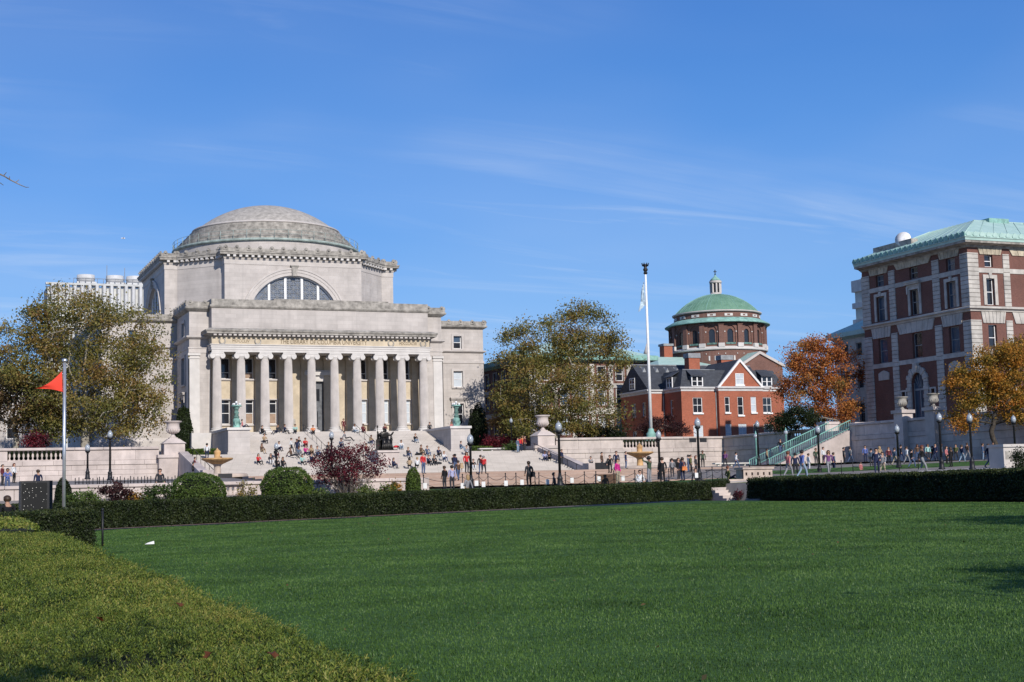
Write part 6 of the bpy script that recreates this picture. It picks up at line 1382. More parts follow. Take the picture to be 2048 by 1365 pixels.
bush_px('round_bush', 'rounded clipped boxwood bush, the taller right one of two before the steps', 573, 100, 936, 84.5, ZB - 0.3, M['leafx'], 12000, 0.10, group='clipped boxwood bushes', power=2.6, seed=4, rough=0.045)
bush_px('cone_bush', 'upright clipped boxwood at the right end of the garden wall', 826, 30, 938, 85.5, ZB - 0.2, M['leafx'], 5500, 0.085, seed=5, power=2.4)
bush_px('cone_bush', 'clipped boxwood cone behind the silver pole', 127, 34, 958, 82.5, 0.4, M['leafd'], 5000, 0.085, seed=6, power=2.0)
bush_px('columnar_evergreen', 'tall dark columnar evergreen against the left corner of the portico', 367, 34, 815, 187.0, 6.6, M['leafd'], 6500, 0.2, seed=7, rough=0.12, cat='shrub', group='columnar evergreens by the library', tone0=0.7)
bush_px('columnar_evergreen', 'brownish columnar evergreen against the right wing of the library', 955, 36, 810, 194.0, 6.6, M['leafd'], 6500, 0.2, seed=8, rough=0.12, cat='shrub', group='columnar evergreens by the library', tone0=0.6)
def shrub(name, label, px, py, rx, rz, Y, lm, nc, nl, ls, zb=None, seed=1, sp=0.3, stems=True, group=None, tone0=0.5, cat='shrub', depth=0.8):
    """loose shrub: thin stems fanning from the ground, leaves in tufts at their ends"""
    g = np.random.default_rng(seed); c = atY(px, py, Y); k = px_m(c); zb = z_walk(c.x, Y) - 0.05 if zb is None else zb
    Sx = thing(name, label, cat, (c.x, Y, zb), group); mb = MB(); P = []; tn = []
    for i in range(nc):
        d = g.normal(size=3); d /= np.linalg.norm(d); r = 0.25 + 0.75 * g.random() ** 0.5; e = np.array([c.x, Y, c.z]) + d * r * np.array([rx * k, rx * k * depth, rz * k])
        if e[2] < zb + 0.1: e[2] = zb + 0.1 + 0.2 * g.random()
        b0 = np.array([c.x + g.normal() * rx * k * 0.12, Y + g.normal() * rx * k * 0.1, zb]); mid = b0 * 0.5 + e * 0.5 + np.array([0, 0, 0.15 * (e[2] - zb)])
        if stems: mb.tube([b0, mid, e], [0.022, 0.016, 0.007], 4)
        n = int(nl / nc * (0.5 + g.random())); P.append(e + g.normal(size=(n, 3)) * np.array([sp, sp, sp * 0.8])); tn.append(np.clip(tone0 + g.normal() * 0.18 + g.normal(size=n) * 0.12, 0, 1))
    P = np.concatenate(P); tn = np.concatenate(tn); P[:, 2] = np.maximum(P[:, 2], zb + 0.02)
    loc_build('foliage', raw_mesh('foliage', leaves(P, ls, np.array([[0, -0.3, 0.7]]), 0.4), 4, tn, lm), Sx)
    if stems: mb.build('stems', M['bark'], Sx)
    return Sx
shrub('purple_shrub', 'spreading dark red-purple shrub in front of the middle of the steps', 697, 932, 76, 42, 84.5, M['leafp'], 95, 7500, 0.115, ZB - 0.3, 9, 0.22)
for (px, py, rx, rz, m_, n, lab, sd) in ((165, 1000, 32, 18, 'leafg', 1600, 'leafy green garden plant right of the silver pole', 41), (228, 990, 40, 24, 'leafm', 1800, 'dusky purple garden shrub before the low wall at the left', 42), (322, 995, 40, 22, 'leafg', 2000, 'green garden shrub left of the left round bush', 43),
        (268, 1002, 26, 12, 'leafy', 700, 'low yellow-green plant before the garden wall at the left', 44), (490, 988, 22, 22, 'leafo', 700, 'sparse brown-green plant between the two round bushes', 45), (748, 985, 46, 16, 'leafg', 1900, 'pale green plants below the purple shrub', 46), (787, 985, 24, 20, 'leafy', 900, 'yellowing plant left of the upright boxwood', 47), (640, 992, 24, 12, 'leafg', 800, 'low green plant right of the right round bush', 48)):
    shrub('garden_plant', lab, px, py, rx, rz, 83.5 if px > 200 else 81, M[m_], 26, n, 0.13, 0.5, sd, 0.16, group='plants in the garden bed')
shrub('red_shrub', 'low dark red shrubs on the landing right of the steps', 1000, 886, 38, 11, 186, M['leafp'], 40, 4500, 0.22, 7.2, 60, 0.4)
shrub('red_shrub', 'dark red shrub behind the left balustrade', 70, 884, 30, 14, 176, M['leafp'], 26, 2600, 0.22, 7.2, 61, 0.4)
shrub('green_shrub', 'small yellow-green shrub at the top of the lower steps on the right', 1022, 898, 16, 9, 170, M['leafg'], 14, 1200, 0.18, 6.6, 62, 0.3)
shrub('bed_shrub', 'low dark red bedding by the steps at the hedge gap', 1477, 992, 14, 6, 78.5, M['leafp'], 12, 700, 0.1, 0.7, 63, 0.14)
shrub('corner_shrub', 'dark green shrub at the far right beside the stone block', 2042, 925, 12, 22, 84, M['leafd'], 16, 1800, 0.12, 1.5, 64, 0.25)

# ---------------------------------------------------------------- hedges
def hedge(name, label, path, width, h0, n, ls, lm, seed=1, zf=None, group='clipped yew hedges', taper=0.06, rough=0.05, gapz=0.0):
    """long clipped hedge: leaf tufts over top and faces, dark twiggy core"""
    g = np.random.default_rng(seed); pts = [Vector((p[0], p[1])) for p in path]; seg = [(pts[i + 1] - pts[i]).length for i in range(len(pts) - 1)]; L = sum(seg)
    zf = zf or z_lawn; c0 = pts[0]; H = thing(name, label, 'hedge', (c0.x, c0.y, zf(c0.x, c0.y)), group)
    def at(s):
        for i, l in enumerate(seg):
            if s <= l or i == len(seg) - 1: d = (pts[i + 1] - pts[i]) / l; return pts[i] + d * s, d
            s -= l
    P = []; N = []
    for _ in range(n):
        s = g.random() * L; p, d = at(s); nr = Vector((d.y, -d.x)); h = (h0(s / L) if callable(h0) else h0) + 0.07 * noise.noise(Vector((s * 0.45, seed, 0))) + 0.03 * noise.noise(Vector((s * 1.9, seed, 4))); f = g.random()
        if f < 0.36: w = (g.random() - 0.5) * width; z = h; nv = (nr.x * w / width * 0.5, nr.y * w / width * 0.5, 1)
        elif f < 0.72: w = width / 2; z = gapz + (h - gapz) * g.random(); w += taper * (1 - z / h); nv = (nr.x, nr.y, 0.2)
        elif f < 0.96: w = -width / 2; z = gapz + (h - gapz) * g.random(); nv = (-nr.x, -nr.y, 0.2)
        else:
            w = (g.random() - 0.5) * width; z = gapz + (h - gapz) * g.random(); e = 0 if g.random() < 0.5 else L; p, d = at(e); sgn = -1 if e == 0 else 1; p = p + d * sgn * 0.02; nv = (d.x * sgn, d.y * sgn, 0.1)
        # rounded arris
        ex = max(0, abs(w) - (width / 2 - 0.12)); z -= max(0, ex + (z - (h - 0.12)) - 0.12) * 0.5 if z > h - 0.12 else 0
        q = p + nr * w; bb = noise.noise(Vector((q.x * 1.4, q.y * 1.4, z * 2.2 + seed))) * rough + noise.noise(Vector((q.x * 5, q.y * 5, z * 5))) * rough * 0.6
        P.append((q.x + nv[0] * bb, q.y + nv[1] * bb, zf(q.x, q.y) + z + nv[2] * bb)); N.append(nv)
    P = np.array(P) + g.normal(size=(n, 3)) * 0.028; N = np.array(N); tn = np.clip(0.45 + 0.28 * (N[:, 2] > 0.8) + g.normal(size=n) * 0.22, 0, 1)  # leaves facing up get a lighter tone, sunlit hedge top put into the colour
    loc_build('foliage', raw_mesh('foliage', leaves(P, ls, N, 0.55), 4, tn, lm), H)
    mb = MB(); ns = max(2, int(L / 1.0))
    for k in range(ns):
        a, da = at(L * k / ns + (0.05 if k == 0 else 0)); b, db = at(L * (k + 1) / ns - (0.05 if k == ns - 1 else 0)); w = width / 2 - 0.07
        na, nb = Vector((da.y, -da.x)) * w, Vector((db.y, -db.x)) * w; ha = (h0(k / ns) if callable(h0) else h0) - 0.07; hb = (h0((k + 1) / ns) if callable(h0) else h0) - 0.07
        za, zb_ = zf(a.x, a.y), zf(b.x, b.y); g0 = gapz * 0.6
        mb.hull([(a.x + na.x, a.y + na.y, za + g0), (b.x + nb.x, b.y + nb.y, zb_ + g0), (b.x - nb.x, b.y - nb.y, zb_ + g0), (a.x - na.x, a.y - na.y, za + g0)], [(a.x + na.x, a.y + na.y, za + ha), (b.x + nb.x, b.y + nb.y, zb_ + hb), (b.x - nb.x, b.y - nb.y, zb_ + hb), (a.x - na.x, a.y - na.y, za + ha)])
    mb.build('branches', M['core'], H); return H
W_ = 1.5
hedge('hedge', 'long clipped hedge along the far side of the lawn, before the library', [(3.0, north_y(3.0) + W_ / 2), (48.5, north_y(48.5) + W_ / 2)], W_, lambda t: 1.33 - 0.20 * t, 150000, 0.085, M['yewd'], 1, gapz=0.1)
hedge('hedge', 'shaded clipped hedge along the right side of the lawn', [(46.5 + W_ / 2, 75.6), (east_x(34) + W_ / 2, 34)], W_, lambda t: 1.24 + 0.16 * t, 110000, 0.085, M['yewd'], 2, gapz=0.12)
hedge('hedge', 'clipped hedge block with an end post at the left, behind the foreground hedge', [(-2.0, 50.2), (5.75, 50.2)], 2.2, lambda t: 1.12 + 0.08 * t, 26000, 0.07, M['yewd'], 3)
hedge('hedge', 'low hedge piece at the left edge beyond the foreground hedge', [(1.4, 33.6), (2.15, 48.6)], 2.7, 1.02, 24000, 0.065, M['yew'], 4)
hedge('low_hedge', 'low box hedge beside the right cheek wall on the landing', [(66.3, 181), (72, 181)], 1.2, 1.0, 3500, 0.2, M['leafx'], 5, zf=lambda x, y: 6.6, group='box hedges on the landing')
hedge('low_hedge', 'low box hedge beside the left cheek wall on the landing', [(31.5, 178), (35.0, 178)], 1.2, 1.0, 2600, 0.2, M['leafx'], 6, zf=lambda x, y: 6.6, group='box hedges on the landing')
hedge('low_hedge', 'dark hedge showing through the left balustrade', [(0, 170.6), (25, 170.6)], 1.2, 1.25, 7000, 0.2, M['leafd'], 7, zf=lambda x, y: 6.2, group='hedges behind the balustrades')
hedge('low_hedge', 'dark hedge showing through the right balustrade', [(77, 170.4), (98, 170.4)], 1.2, 1.5, 7000, 0.2, M['leafd'], 8, zf=lambda x, y: 6.2, group='hedges behind the balustrades')
hp = MB(); hp.tube([(6.0, 49.05, 0.0), (6.0, 49.05, 1.33)], 0.035, 8); hp.lathe([(0.04, 1.33), (0.05, 1.36), (0.01, 1.4)], 6.0, 49.05, 8); tag(hp.build('hedge_post', M['iron']), 'black iron post at the corner of the left hedge block', 'post')

# foreground hedge: yew sprigs over an uneven clipped top
def fg_top(x, y):
    e = west_x(y) - x                                   # distance from the lawn edge
    z = 0.955 + 0.035 * noise.noise(Vector((x * 0.9, y * 0.55, 3))) + 0.05 * noise.noise(Vector((x * 2.6, y * 2.2, 7))) + 0.02 * noise.noise(Vector((x * 7, y * 7, 1)))
    hol = noise.noise(Vector((x * 1.6 + 4, y * 1.1, 11))); z -= 0.30 * max(0, hol - 0.22) * 2
    return z - 0.22 * max(0, 1 - e / 0.22) ** 2
FH = thing('hedge', 'broad olive-green yew hedge filling the lower left foreground', 'hedge', (0.5, 10, 0), 'clipped yew hedges')
def sprigs(n, y0, y1, nn, ln, wn, pw=1.0):
    y = y0 + (y1 - y0) * G.random(n) ** pw; lo = np.maximum(0.05 * y - 0.5, -1.5); hi = np.array([west_x(v) - 0.07 for v in y]); x = lo + (hi - lo) * G.random(n)
    z = np.array([fg_top(a, b) for a, b in zip(x, y)]); side = G.random(n) < 0.16
    x = np.where(side, hi + 0.01 * G.random(n), x); zs = np.where(side, 0.12 + (z - 0.12) * G.random(n) ** 0.6, z - 0.03 * G.random(n)); N = np.stack([np.where(side, 0.9, 0.0), np.zeros(n), np.where(side, 0.5, 1.0)], 1)
    B = np.stack([x, y, zs], 1); d = N + G.normal(size=(n, 3)) * 0.55; d /= np.linalg.norm(d, axis=1, keepdims=True); sl = ln * 2.0 * (0.6 + 0.8 * G.random(n))
    V = []; T = []; tb = np.clip(0.5 + 0.22 * G.normal(size=n), 0, 1)
    t = G.normal(size=(n, 3)); a = np.cross(d, t); a /= np.linalg.norm(a, axis=1, keepdims=True); b = np.cross(d, a)
    for k in range(nn):
        f = (k + 0.3) / nn; an = 2.4 * k; o = a * math.cos(an) + b * math.sin(an); dr = o * 0.85 + d * (0.5 + 0.5 * f); dr /= np.linalg.norm(dr, axis=1, keepdims=True)
        p = B + d * (sl * f)[:, None]; tip = p + dr * (ln * (0.7 + 0.5 * G.random(n)))[:, None]; sd = np.cross(dr, d); sd /= np.linalg.norm(sd, axis=1, keepdims=True) + 1e-9; mid = p * 0.45 + tip * 0.55
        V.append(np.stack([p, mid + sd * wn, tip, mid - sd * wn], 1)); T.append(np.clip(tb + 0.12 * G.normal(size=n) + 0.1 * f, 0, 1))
    return np.stack(V, 1).reshape(-1, 3), np.stack(T, 1).reshape(-1)
parts = [sprigs(34000, 3.6, 9.5, 9, 0.019, 0.0027), sprigs(24000, 9.5, 18, 7, 0.026, 0.0042), sprigs(16000, 18, 32, 6, 0.036, 0.0065)]
V = np.concatenate([p[0] for p in parts]); T = np.concatenate([p[1] for p in parts])
loc_build('foliage', raw_mesh('foliage', V, 4, T, M['yew']), FH)
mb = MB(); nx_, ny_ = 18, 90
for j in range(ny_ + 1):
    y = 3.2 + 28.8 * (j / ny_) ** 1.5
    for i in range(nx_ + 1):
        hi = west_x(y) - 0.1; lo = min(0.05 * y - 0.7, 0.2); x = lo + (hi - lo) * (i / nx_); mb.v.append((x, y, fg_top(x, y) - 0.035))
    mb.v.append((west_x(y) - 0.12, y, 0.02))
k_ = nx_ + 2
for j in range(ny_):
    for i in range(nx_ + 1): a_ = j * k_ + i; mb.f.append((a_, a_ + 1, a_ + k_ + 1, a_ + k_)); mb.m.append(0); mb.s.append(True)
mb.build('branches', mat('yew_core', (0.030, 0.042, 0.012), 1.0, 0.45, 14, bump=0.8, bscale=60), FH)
# fallen leaves lying on the foreground hedge
lf = MB()
for (px, py, c) in ((360, 1207, 'red'), (417, 1297, 'red'), (200, 1227, 'red'), (108, 1350, 'dry'), (380, 1283, 'dry'), (545, 1310, 'red'), (95, 1102, 'dry')):
    r = ray(px, py); k = -0.58 / r.z; x, y = r.x * k, r.y * k; z = fg_top(x, y) + 0.045; a = rnd.random() * 6; mb = MB(); o = []
    for q in range(10): rr = 0.024 if q % 2 == 0 else 0.012; o.append((x + rr * math.cos(a + q * 0.628), y + rr * math.sin(a + q * 0.628), z + 0.012 * math.sin(q)))
    mb.add(o, [tuple(range(10))]); mb.v += [(v[0], v[1], v[2] - 0.002) for v in o]; mb.f += [tuple(reversed(range(10, 20)))]; mb.m.append(0); mb.s.append(False)
    tag(mb.build('fallen_leaf', M['leafr'] if c == 'red' else M['leafb']), 'fallen %s leaf on the foreground hedge, %s' % ({'red': 'red', 'dry': 'dry brown'}[c], {360: 'nearest the lawn edge upper part', 417: 'largest and reddest, lower middle', 200: 'small one at the middle left', 108: 'at the lower left corner', 380: 'just left of the reddest leaf', 545: 'rightmost, near the lawn', 95: 'far up towards the hedge block'}[px]), 'leaf', 'fallen leaves on the hedge')
# ---------------------------------------------------------------- grass blades on the near lawn
M['blade'] = mat_leaf('grass_blade', [(0.022, 0.048, 0.010), (0.050, 0.102, 0.019), (0.085, 0.160, 0.033), (0.145, 0.22, 0.064)], scale=0.5, trans=0.3, rough=0.5)
n = 640000; rr = 4.5 + 78 * G.random(n) ** 1.35; th = np.radians(-2 + 47 * G.random(n)); x, y = rr * np.sin(th), rr * np.cos(th)
ok = (x > 1.45 + 0.05 * y + 0.02) & (x < 46.4 - 0.117 * (76 - y) - 0.8) & (y < 73.4 + 0.2 * (x - 9) - 0.8) ; x, y, rr = x[ok], y[ok], rr[ok]; n = len(x)
z = 0.002 * y + 0.0125 * x + 0.012 * np.sin(x * 0.9 + y * 0.4); h = (0.018 + 0.020 * G.random(n)); w = 0.0020 + 0.00034 * rr; an = 6.283 * G.random(n); ln = 0.55 * G.random(n)
dx, dy = np.cos(an), np.sin(an); l2 = 6.283 * G.random(n)
B = np.stack([x, y, z - 0.004], 1); s = np.stack([dx * w, dy * w, 0 * w], 1); tip = B + np.stack([np.cos(l2) * ln * h, np.sin(l2) * ln * h, h], 1)
gb = link('grass', raw_mesh('grass', np.stack([B - s, B + s, tip], 1).reshape(-1, 3), 3, np.clip(0.47 + 0.13 * G.normal(size=n), 0, 1), M['blade'])); tag(gb, 'short mown green grass of the lawn', 'grass', kind='stuff')

# leaves blown onto the lawn
n = 420; x = 4 + 40 * G.random(n); y = 8 + 62 * G.random(n) ** 0.8; ok = (x > 2.2 + 0.05 * y) & (x < 44 - 0.117 * (76 - y)) ; x, y = x[ok], y[ok]
P = np.stack([x, y, 0.002 * y + 0.0125 * x + 0.035 + 0.012 * np.sin(x * 0.9 + y * 0.4)], 1)
tag(link('leaf_litter', raw_mesh('leaf_litter', leaves(P, 0.055, np.array([[0, 0, 1.0]]), 2.0), 4, np.clip(0.6 + 0.3 * G.normal(size=len(P)), 0, 1), M['leafb'])), 'small fallen leaves scattered over the lawn', 'leaves', kind='stuff')
# ================================================================ people
def cloth(name, c): return mat('cloth_' + name, c, 0.85, 0.14, 9, spec=0.2)
CL = {k: cloth(k, c) for k, c in dict(black=(0.012, 0.012, 0.014), charcoal=(0.035, 0.035, 0.04), navy=(0.018, 0.024, 0.06), blue=(0.10, 0.14, 0.36), denim=(0.07, 0.10, 0.18), pale_denim=(0.22, 0.29, 0.38), white=(0.62, 0.62, 0.62), grey=(0.22, 0.22, 0.23), lavender=(0.34, 0.34, 0.50), red=(0.50, 0.03, 0.035), maroon=(0.12, 0.025, 0.03), pink=(0.48, 0.03, 0.20), salmon=(0.46, 0.16, 0.16), orange=(0.60, 0.19, 0.06), tan=(0.36, 0.26, 0.16), olive=(0.10, 0.11, 0.04), green=(0.05, 0.075, 0.045), brown=(0.10, 0.06, 0.04), mint=(0.30, 0.50, 0.46), purple=(0.15, 0.06, 0.16), khaki=(0.30, 0.26, 0.19), slate=(0.09, 0.12, 0.17)).items()}
HAIR = {k: mat('hair_' + k, c, 0.55, 0.2, 20) for k, c in dict(black=(0.010, 0.008, 0.007), brown=(0.045, 0.025, 0.014), blond=(0.32, 0.21, 0.10), red=(0.13, 0.04, 0.02), grey=(0.2, 0.19, 0.18)).items()}
SKIN = [mat('skin_%d' % i, c, 0.6, 0.06, 6) for i, c in enumerate(((0.46, 0.27, 0.19), (0.36, 0.20, 0.13), (0.20, 0.10, 0.065)))]
SHOE = mat('shoe_dark', (0.02, 0.018, 0.016), 0.6, 0.2, 6); EYE = mat('eye_dark', (0.02, 0.015, 0.012), 0.3, 0.1, 6)
def skinned(verts, edges, root=0, sub=1):
    """continuous surface grown round a skeleton: verts are (x, y, z, radius)"""
    me = bpy.data.meshes.new('sk'); me.from_pydata([v[:3] for v in verts], edges, []); ob = bpy.data.objects.new('sk', me); COL.objects.link(ob)
    md = ob.modifiers.new('skin', 'SKIN'); sv = me.skin_vertices[0].data
    for i, v in enumerate(verts):
        r = v[3]; sv[i].radius = r if isinstance(r, (tuple, list)) else (r, r); sv[i].use_root = (i == root)
    md.use_smooth_shade = True; sd = ob.modifiers.new('sub', 'SUBSURF'); sd.levels = sub; sd.render_levels = sub
    dg = bpy.context.evaluated_depsgraph_get(); dg.update(); out_ = bpy.data.meshes.new_from_object(ob.evaluated_get(dg)); bpy.data.objects.remove(ob); bpy.data.meshes.remove(me); return out_
def pose_joints(kind):
    J = dict(pel=(0, 0, 0.93), spi=(0, 0.01, 1.13), che=(0, 0.01, 1.33), nek=(0, 0.015, 1.49), hd0=(0, -0.005, 1.56), hd1=(0, -0.015, 1.65), hd2=(0, 0.0, 1.71))
    for s, k in ((-1, 'l'), (1, 'r')): J.update({'hip' + k: (s * 0.09, 0, 0.90), 'kne' + k: (s * 0.10, -0.015, 0.50), 'ank' + k: (s * 0.10, 0.03, 0.09), 'toe' + k: (s * 0.12, -0.15, 0.045), 'sho' + k: (s * 0.18, 0.01, 1.42), 'elb' + k: (s * 0.235, 0.03, 1.14), 'wri' + k: (s * 0.235, -0.05, 0.90)})
    def up(**q): J.update(q)
    if kind == 'walk':
        up(knel=(-0.09, -0.17, 0.52), ankl=(-0.09, -0.22, 0.10), toel=(-0.10, -0.40, 0.07), kner=(0.09, 0.06, 0.50), ankr=(0.09, 0.30, 0.14), toer=(0.10, 0.16, 0.04), elbl=(-0.22, 0.13, 1.16), wril=(-0.22, 0.12, 0.93), elbr=(0.22, -0.08, 1.16), wrir=(0.21, -0.25, 0.98))
    elif kind == 'phone':
        up(elbl=(-0.23, -0.02, 1.16), wril=(-0.09, -0.27, 1.20), elbr=(0.23, -0.02, 1.16), wrir=(0.10, -0.26, 1.18), hd0=(0, -0.04, 1.55), hd1=(0, -0.07, 1.63), hd2=(0, -0.065, 1.69))
    elif kind == 'photo':
        up(elbl=(-0.30, -0.16, 1.50), wril=(-0.17, -0.25, 1.70), elbr=(0.30, -0.16, 1.50), wrir=(0.17, -0.25, 1.70))
    elif kind in ('sit', 'sit2', 'lean'):
        dz = 0.30; back = 0.52   # feet at the origin, seat one step behind and above
        J.update({k: (J[k][0], J[k][1] + back, J[k][2] - 0.93 + dz) for k in ('pel', 'spi', 'che', 'nek', 'hd0', 'hd1', 'hd2', 'shol', 'shor')})
        f = {'sit': -0.10, 'sit2': -0.02, 'lean': 0.16}[kind]
        for k in ('spi', 'che', 'nek', 'hd0', 'hd1', 'hd2', 'shol', 'shor'): x, y, z = J[k]; J[k] = (x, y + f * (z - dz) * 1.4, z - abs(f) * 0.12)
        sw = 0.13
        for s, k in ((-1, 'l'), (1, 'r')):
            J['hip' + k] = (s * 0.10, back - 0.02, dz - 0.01)
            if kind == 'sit2': J['kne' + k] = (s * 0.20, 0.14, 0.42); J['ank' + k] = (s * 0.10, 0.02, 0.08)
            else: J['kne' + k] = (s * 0.12, 0.12, 0.52); J['ank' + k] = (s * 0.12, 0.05, 0.09)
            if kind == 'lean': J['kne' + k] = (s * 0.12, 0.0, 0.42); J['ank' + k] = (s * 0.12, -0.28, 0.06)
            J['toe' + k] = (s * 0.13, J['ank' + k][1] - 0.18, 0.045)
            x, y, z = J['sho' + k]
            if kind == 'lean': J['elb' + k] = (s * 0.27, y + 0.16, z - 0.24); J['wri' + k] = (s * 0.29, y + 0.24, z - 0.46)
            else: J['elb' + k] = (s * 0.25, y - 0.12, z - 0.25); J['wri' + k] = (s * 0.08, y - 0.33, z - 0.24)
    elif kind == 'ground':
        for k in ('pel', 'spi', 'che', 'nek', 'hd0', 'hd1', 'hd2', 'shol', 'shor'): x, y, z = J[k]; J[k] = (x, y + 0.10 * (z - 0.93), z - 0.82)
        for s, k in ((-1, 'l'), (1, 'r')):
            J['hip' + k] = (s * 0.10, -0.04, 0.09); J['kne' + k] = (s * 0.16, -0.42, 0.34 if s < 0 else 0.14); J['ank' + k] = (s * 0.10, -0.62 if s > 0 else -0.66, 0.08); J['toe' + k] = (s * 0.12, J['ank' + k][1] - 0.15, 0.09)
            x, y, z = J['sho' + k]; J['elb' + k] = (s * 0.27, y + 0.04, z - 0.27); J['wri' + k] = (s * 0.26, -0.16 if s > 0 else 0.22, 0.16 if s > 0 else 0.05)
    return J
RADII = dict(pel=(0.145, 0.105), spi=(0.13, 0.095), che=(0.155, 0.105), nek=0.055, hd0=0.072, hd1=0.098, hd2=0.078, hip=0.085, kne=0.058, ank=0.042, toe=0.036, sho=0.062, elb=0.044, wri=0.030)
POSES = {}
def person_mesh(kind):
    J = pose_joints(kind); names = list(J); idx = {n: i for i, n in enumerate(names)}
    V = [(*J[n], RADII.get(n, RADII.get(n[:3]))) for n in names]
    E = [('pel', 'spi'), ('spi', 'che'), ('che', 'nek'), ('nek', 'hd0'), ('hd0', 'hd1'), ('hd1', 'hd2')]
    for k in 'lr': E += [('pel', 'hip' + k), ('hip' + k, 'kne' + k), ('kne' + k, 'ank' + k), ('ank' + k, 'toe' + k), ('che', 'sho' + k), ('sho' + k, 'elb' + k), ('elb' + k, 'wri' + k)]
    me = skinned(V, [(idx[a], idx[b]) for a, b in E], idx['pel'])
    reg = {}
    for a, b in E:
        n = b
        reg[(a, b)] = 0 if n[:2] == 'hd' or n == 'nek' else 3 if n[:3] == 'toe' else 2 if n[:3] in ('hip', 'kne', 'ank') else 1
    segs = [(np.array(J[a]), np.array(J[b]), reg[(a, b)]) for a, b in E]
    vs = [tuple(v.co) for v in me.vertices]; fs = [tuple(p.vertices) for p in me.polygons]; mi = []
    for p in me.polygons:
        c = np.array(p.center); best = None
        for a, b, r in segs:
            d = b - a; t = np.clip(np.dot(c - a, d) / (np.dot(d, d) + 1e-9), 0, 1); q = np.linalg.norm(c - a - d * t)
            if best is None or q < best[0]: best = (q, r)
        mi.append(best[1])
    bpy.data.meshes.remove(me)
    mb = MB(); mb.v = vs; mb.f = fs; mb.m = mi; mb.s = [True] * len(fs)
    # hands: palm and five fingers, thumb from the side of the palm
    for s, k in ((-1, 'l'), (1, 'r')):
        w = Vector(J['wri' + k]); d = (w - Vector(J['elb' + k])).normalized(); side = d.cross(Vector((0, 0, 1)))
        side = Vector((0, 1, 0)) if side.length < 0.2 else side.normalized(); nrm = d.cross(side).normalized()
        pm = w + d * 0.07; mb.tube([w - d * 0.02, w + d * 0.03, pm], [0.026, 0.036, 0.030], 8, 0)
        for j, (o, L) in enumerate(((-0.027, 0.062), (-0.009, 0.074), (0.009, 0.070), (0.027, 0.054))):
            b0 = pm + side * o - d * 0.015; mb.tube([b0, b0 + d * L * 0.55 + nrm * 0.006, b0 + d * L * 0.95 + nrm * 0.022], [0.0095, 0.0085, 0.006], 5, 0)
        b0 = w + d * 0.035 + side * 0.03; mb.tube([b0, b0 + side * 0.028 + d * 0.022, b0 + side * 0.032 + d * 0.05], [0.011, 0.010, 0.007], 5, 0)
    # face: nose, ears, eyes, mouth on the front (-y) of the head
    h = Vector(J['hd1']); mb.tube([h + Vector((0, -0.085, 0.012)), h + Vector((0, -0.108, -0.022))], [0.009, 0.014], 5, 0)
    for s in (-1, 1):
        mb.lathe([(0.004, 0), (0.018, 0.012), (0.02, 0.03), (0.006, 0.045)], 0, 0, 6, 0); n8 = 24; mb.v[-n8:] = [tuple(h + Vector((s * (0.092 + v[0] * 0.3), v[1], v[2] - 0.03))) for v in mb.v[-n8:]]
        mb.box(*sorted((h.x + s * 0.024, h.x + s * 0.046)), h.y - 0.097, h.y - 0.085, h.z + 0.004, h.z + 0.014, 4)
    mb.box(h.x - 0.024, h.x + 0.024, h.y - 0.096, h.y - 0.08, h.z - 0.052, h.z - 0.044, 5)
    m = bpy.data.meshes.new('person_' + kind); m.from_pydata(mb.v, [], mb.f)
    for q in (SKIN[0], CL['grey'], CL['denim'], SHOE, EYE, CL['maroon']): m.materials.append(q)
    m.polygons.foreach_set('material_index', mb.m); m.polygons.foreach_set('use_smooth', mb.s); m.update(); POSES[kind] = (m, Vector(J['hd1']))
for kd in ('stand', 'walk', 'phone', 'photo', 'sit', 'sit2', 'lean', 'ground'): person_mesh(kd)
def hair_mesh(long):
    mb = MB(); n, k = 9, 14
    for i in range(n):
        t = i / (n - 1); el = R(90 - 125 * t)
        for j in range(k):
            a = 2 * math.pi * j / k; front = max(0, -math.sin(a)); e = el if not (front > 0.35 and el < R(32)) else R(32) + (el - R(32)) * 0.06
            r = 0.117; x, y, z = 0.96 * r * math.cos(e) * math.cos(a), 1.05 * r * math.cos(e) * math.sin(a) + 0.008, r * math.sin(e) * 1.12 + 0.012
            if long and e < R(8) and front < 0.35: z -= (R(8) - e) * 0.22; x *= 1.08; y = y * 1.0 + 0.012
            mb.v.append((x, y, z))
    for i in range(n - 1):
        for j in range(k): mb.f.append((i * k + j, i * k + (j + 1) % k, (i + 1) * k + (j + 1) % k, (i + 1) * k + j)); mb.m.append(0); mb.s.append(True)
    m = bpy.data.meshes.new('hair'); m.from_pydata(mb.v, [], mb.f); m.materials.append(HAIR['black']); m.polygons.foreach_set('use_smooth', mb.s); return m
HM = {False: hair_mesh(False), True: hair_mesh(True)}
def person(p, kind, top, bot, hair, face, label, group, h=1.72, skin=0, sleeve=True):
    m, hd = POSES[kind]; o = bpy.data.objects.new('person', m); COL.objects.link(o); o.location = p; k = h / 1.75; o.scale = (k * 1.22, k * 1.22, k) if kind in ('stand', 'walk', 'phone', 'photo') else (k * 1.12, k * 1.08, k * 1.04); o.rotation_euler = (0, 0, R(face)); ORG[o.name] = Vector(p)
    for i, q in enumerate((SKIN[skin], CL[top], CL[bot])): o.material_slots[i].link = 'OBJECT'; o.material_slots[i].material = q
    tag(o, label, 'person', group)
    lg = hair.endswith('+'); c = bpy.data.objects.new('hair', HM[lg]); COL.objects.link(c); c.parent = o; c.location = hd; c.scale = (1.0, 1.0, 1.0); c.material_slots[0].link = 'OBJECT'; c.material_slots[0].material = HAIR[hair.rstrip('+')]
    if skin == 0 and rnd.random() < 0.15: pass
    return o
GS = 'people sitting about the library steps'; GW = 'people on the walk'
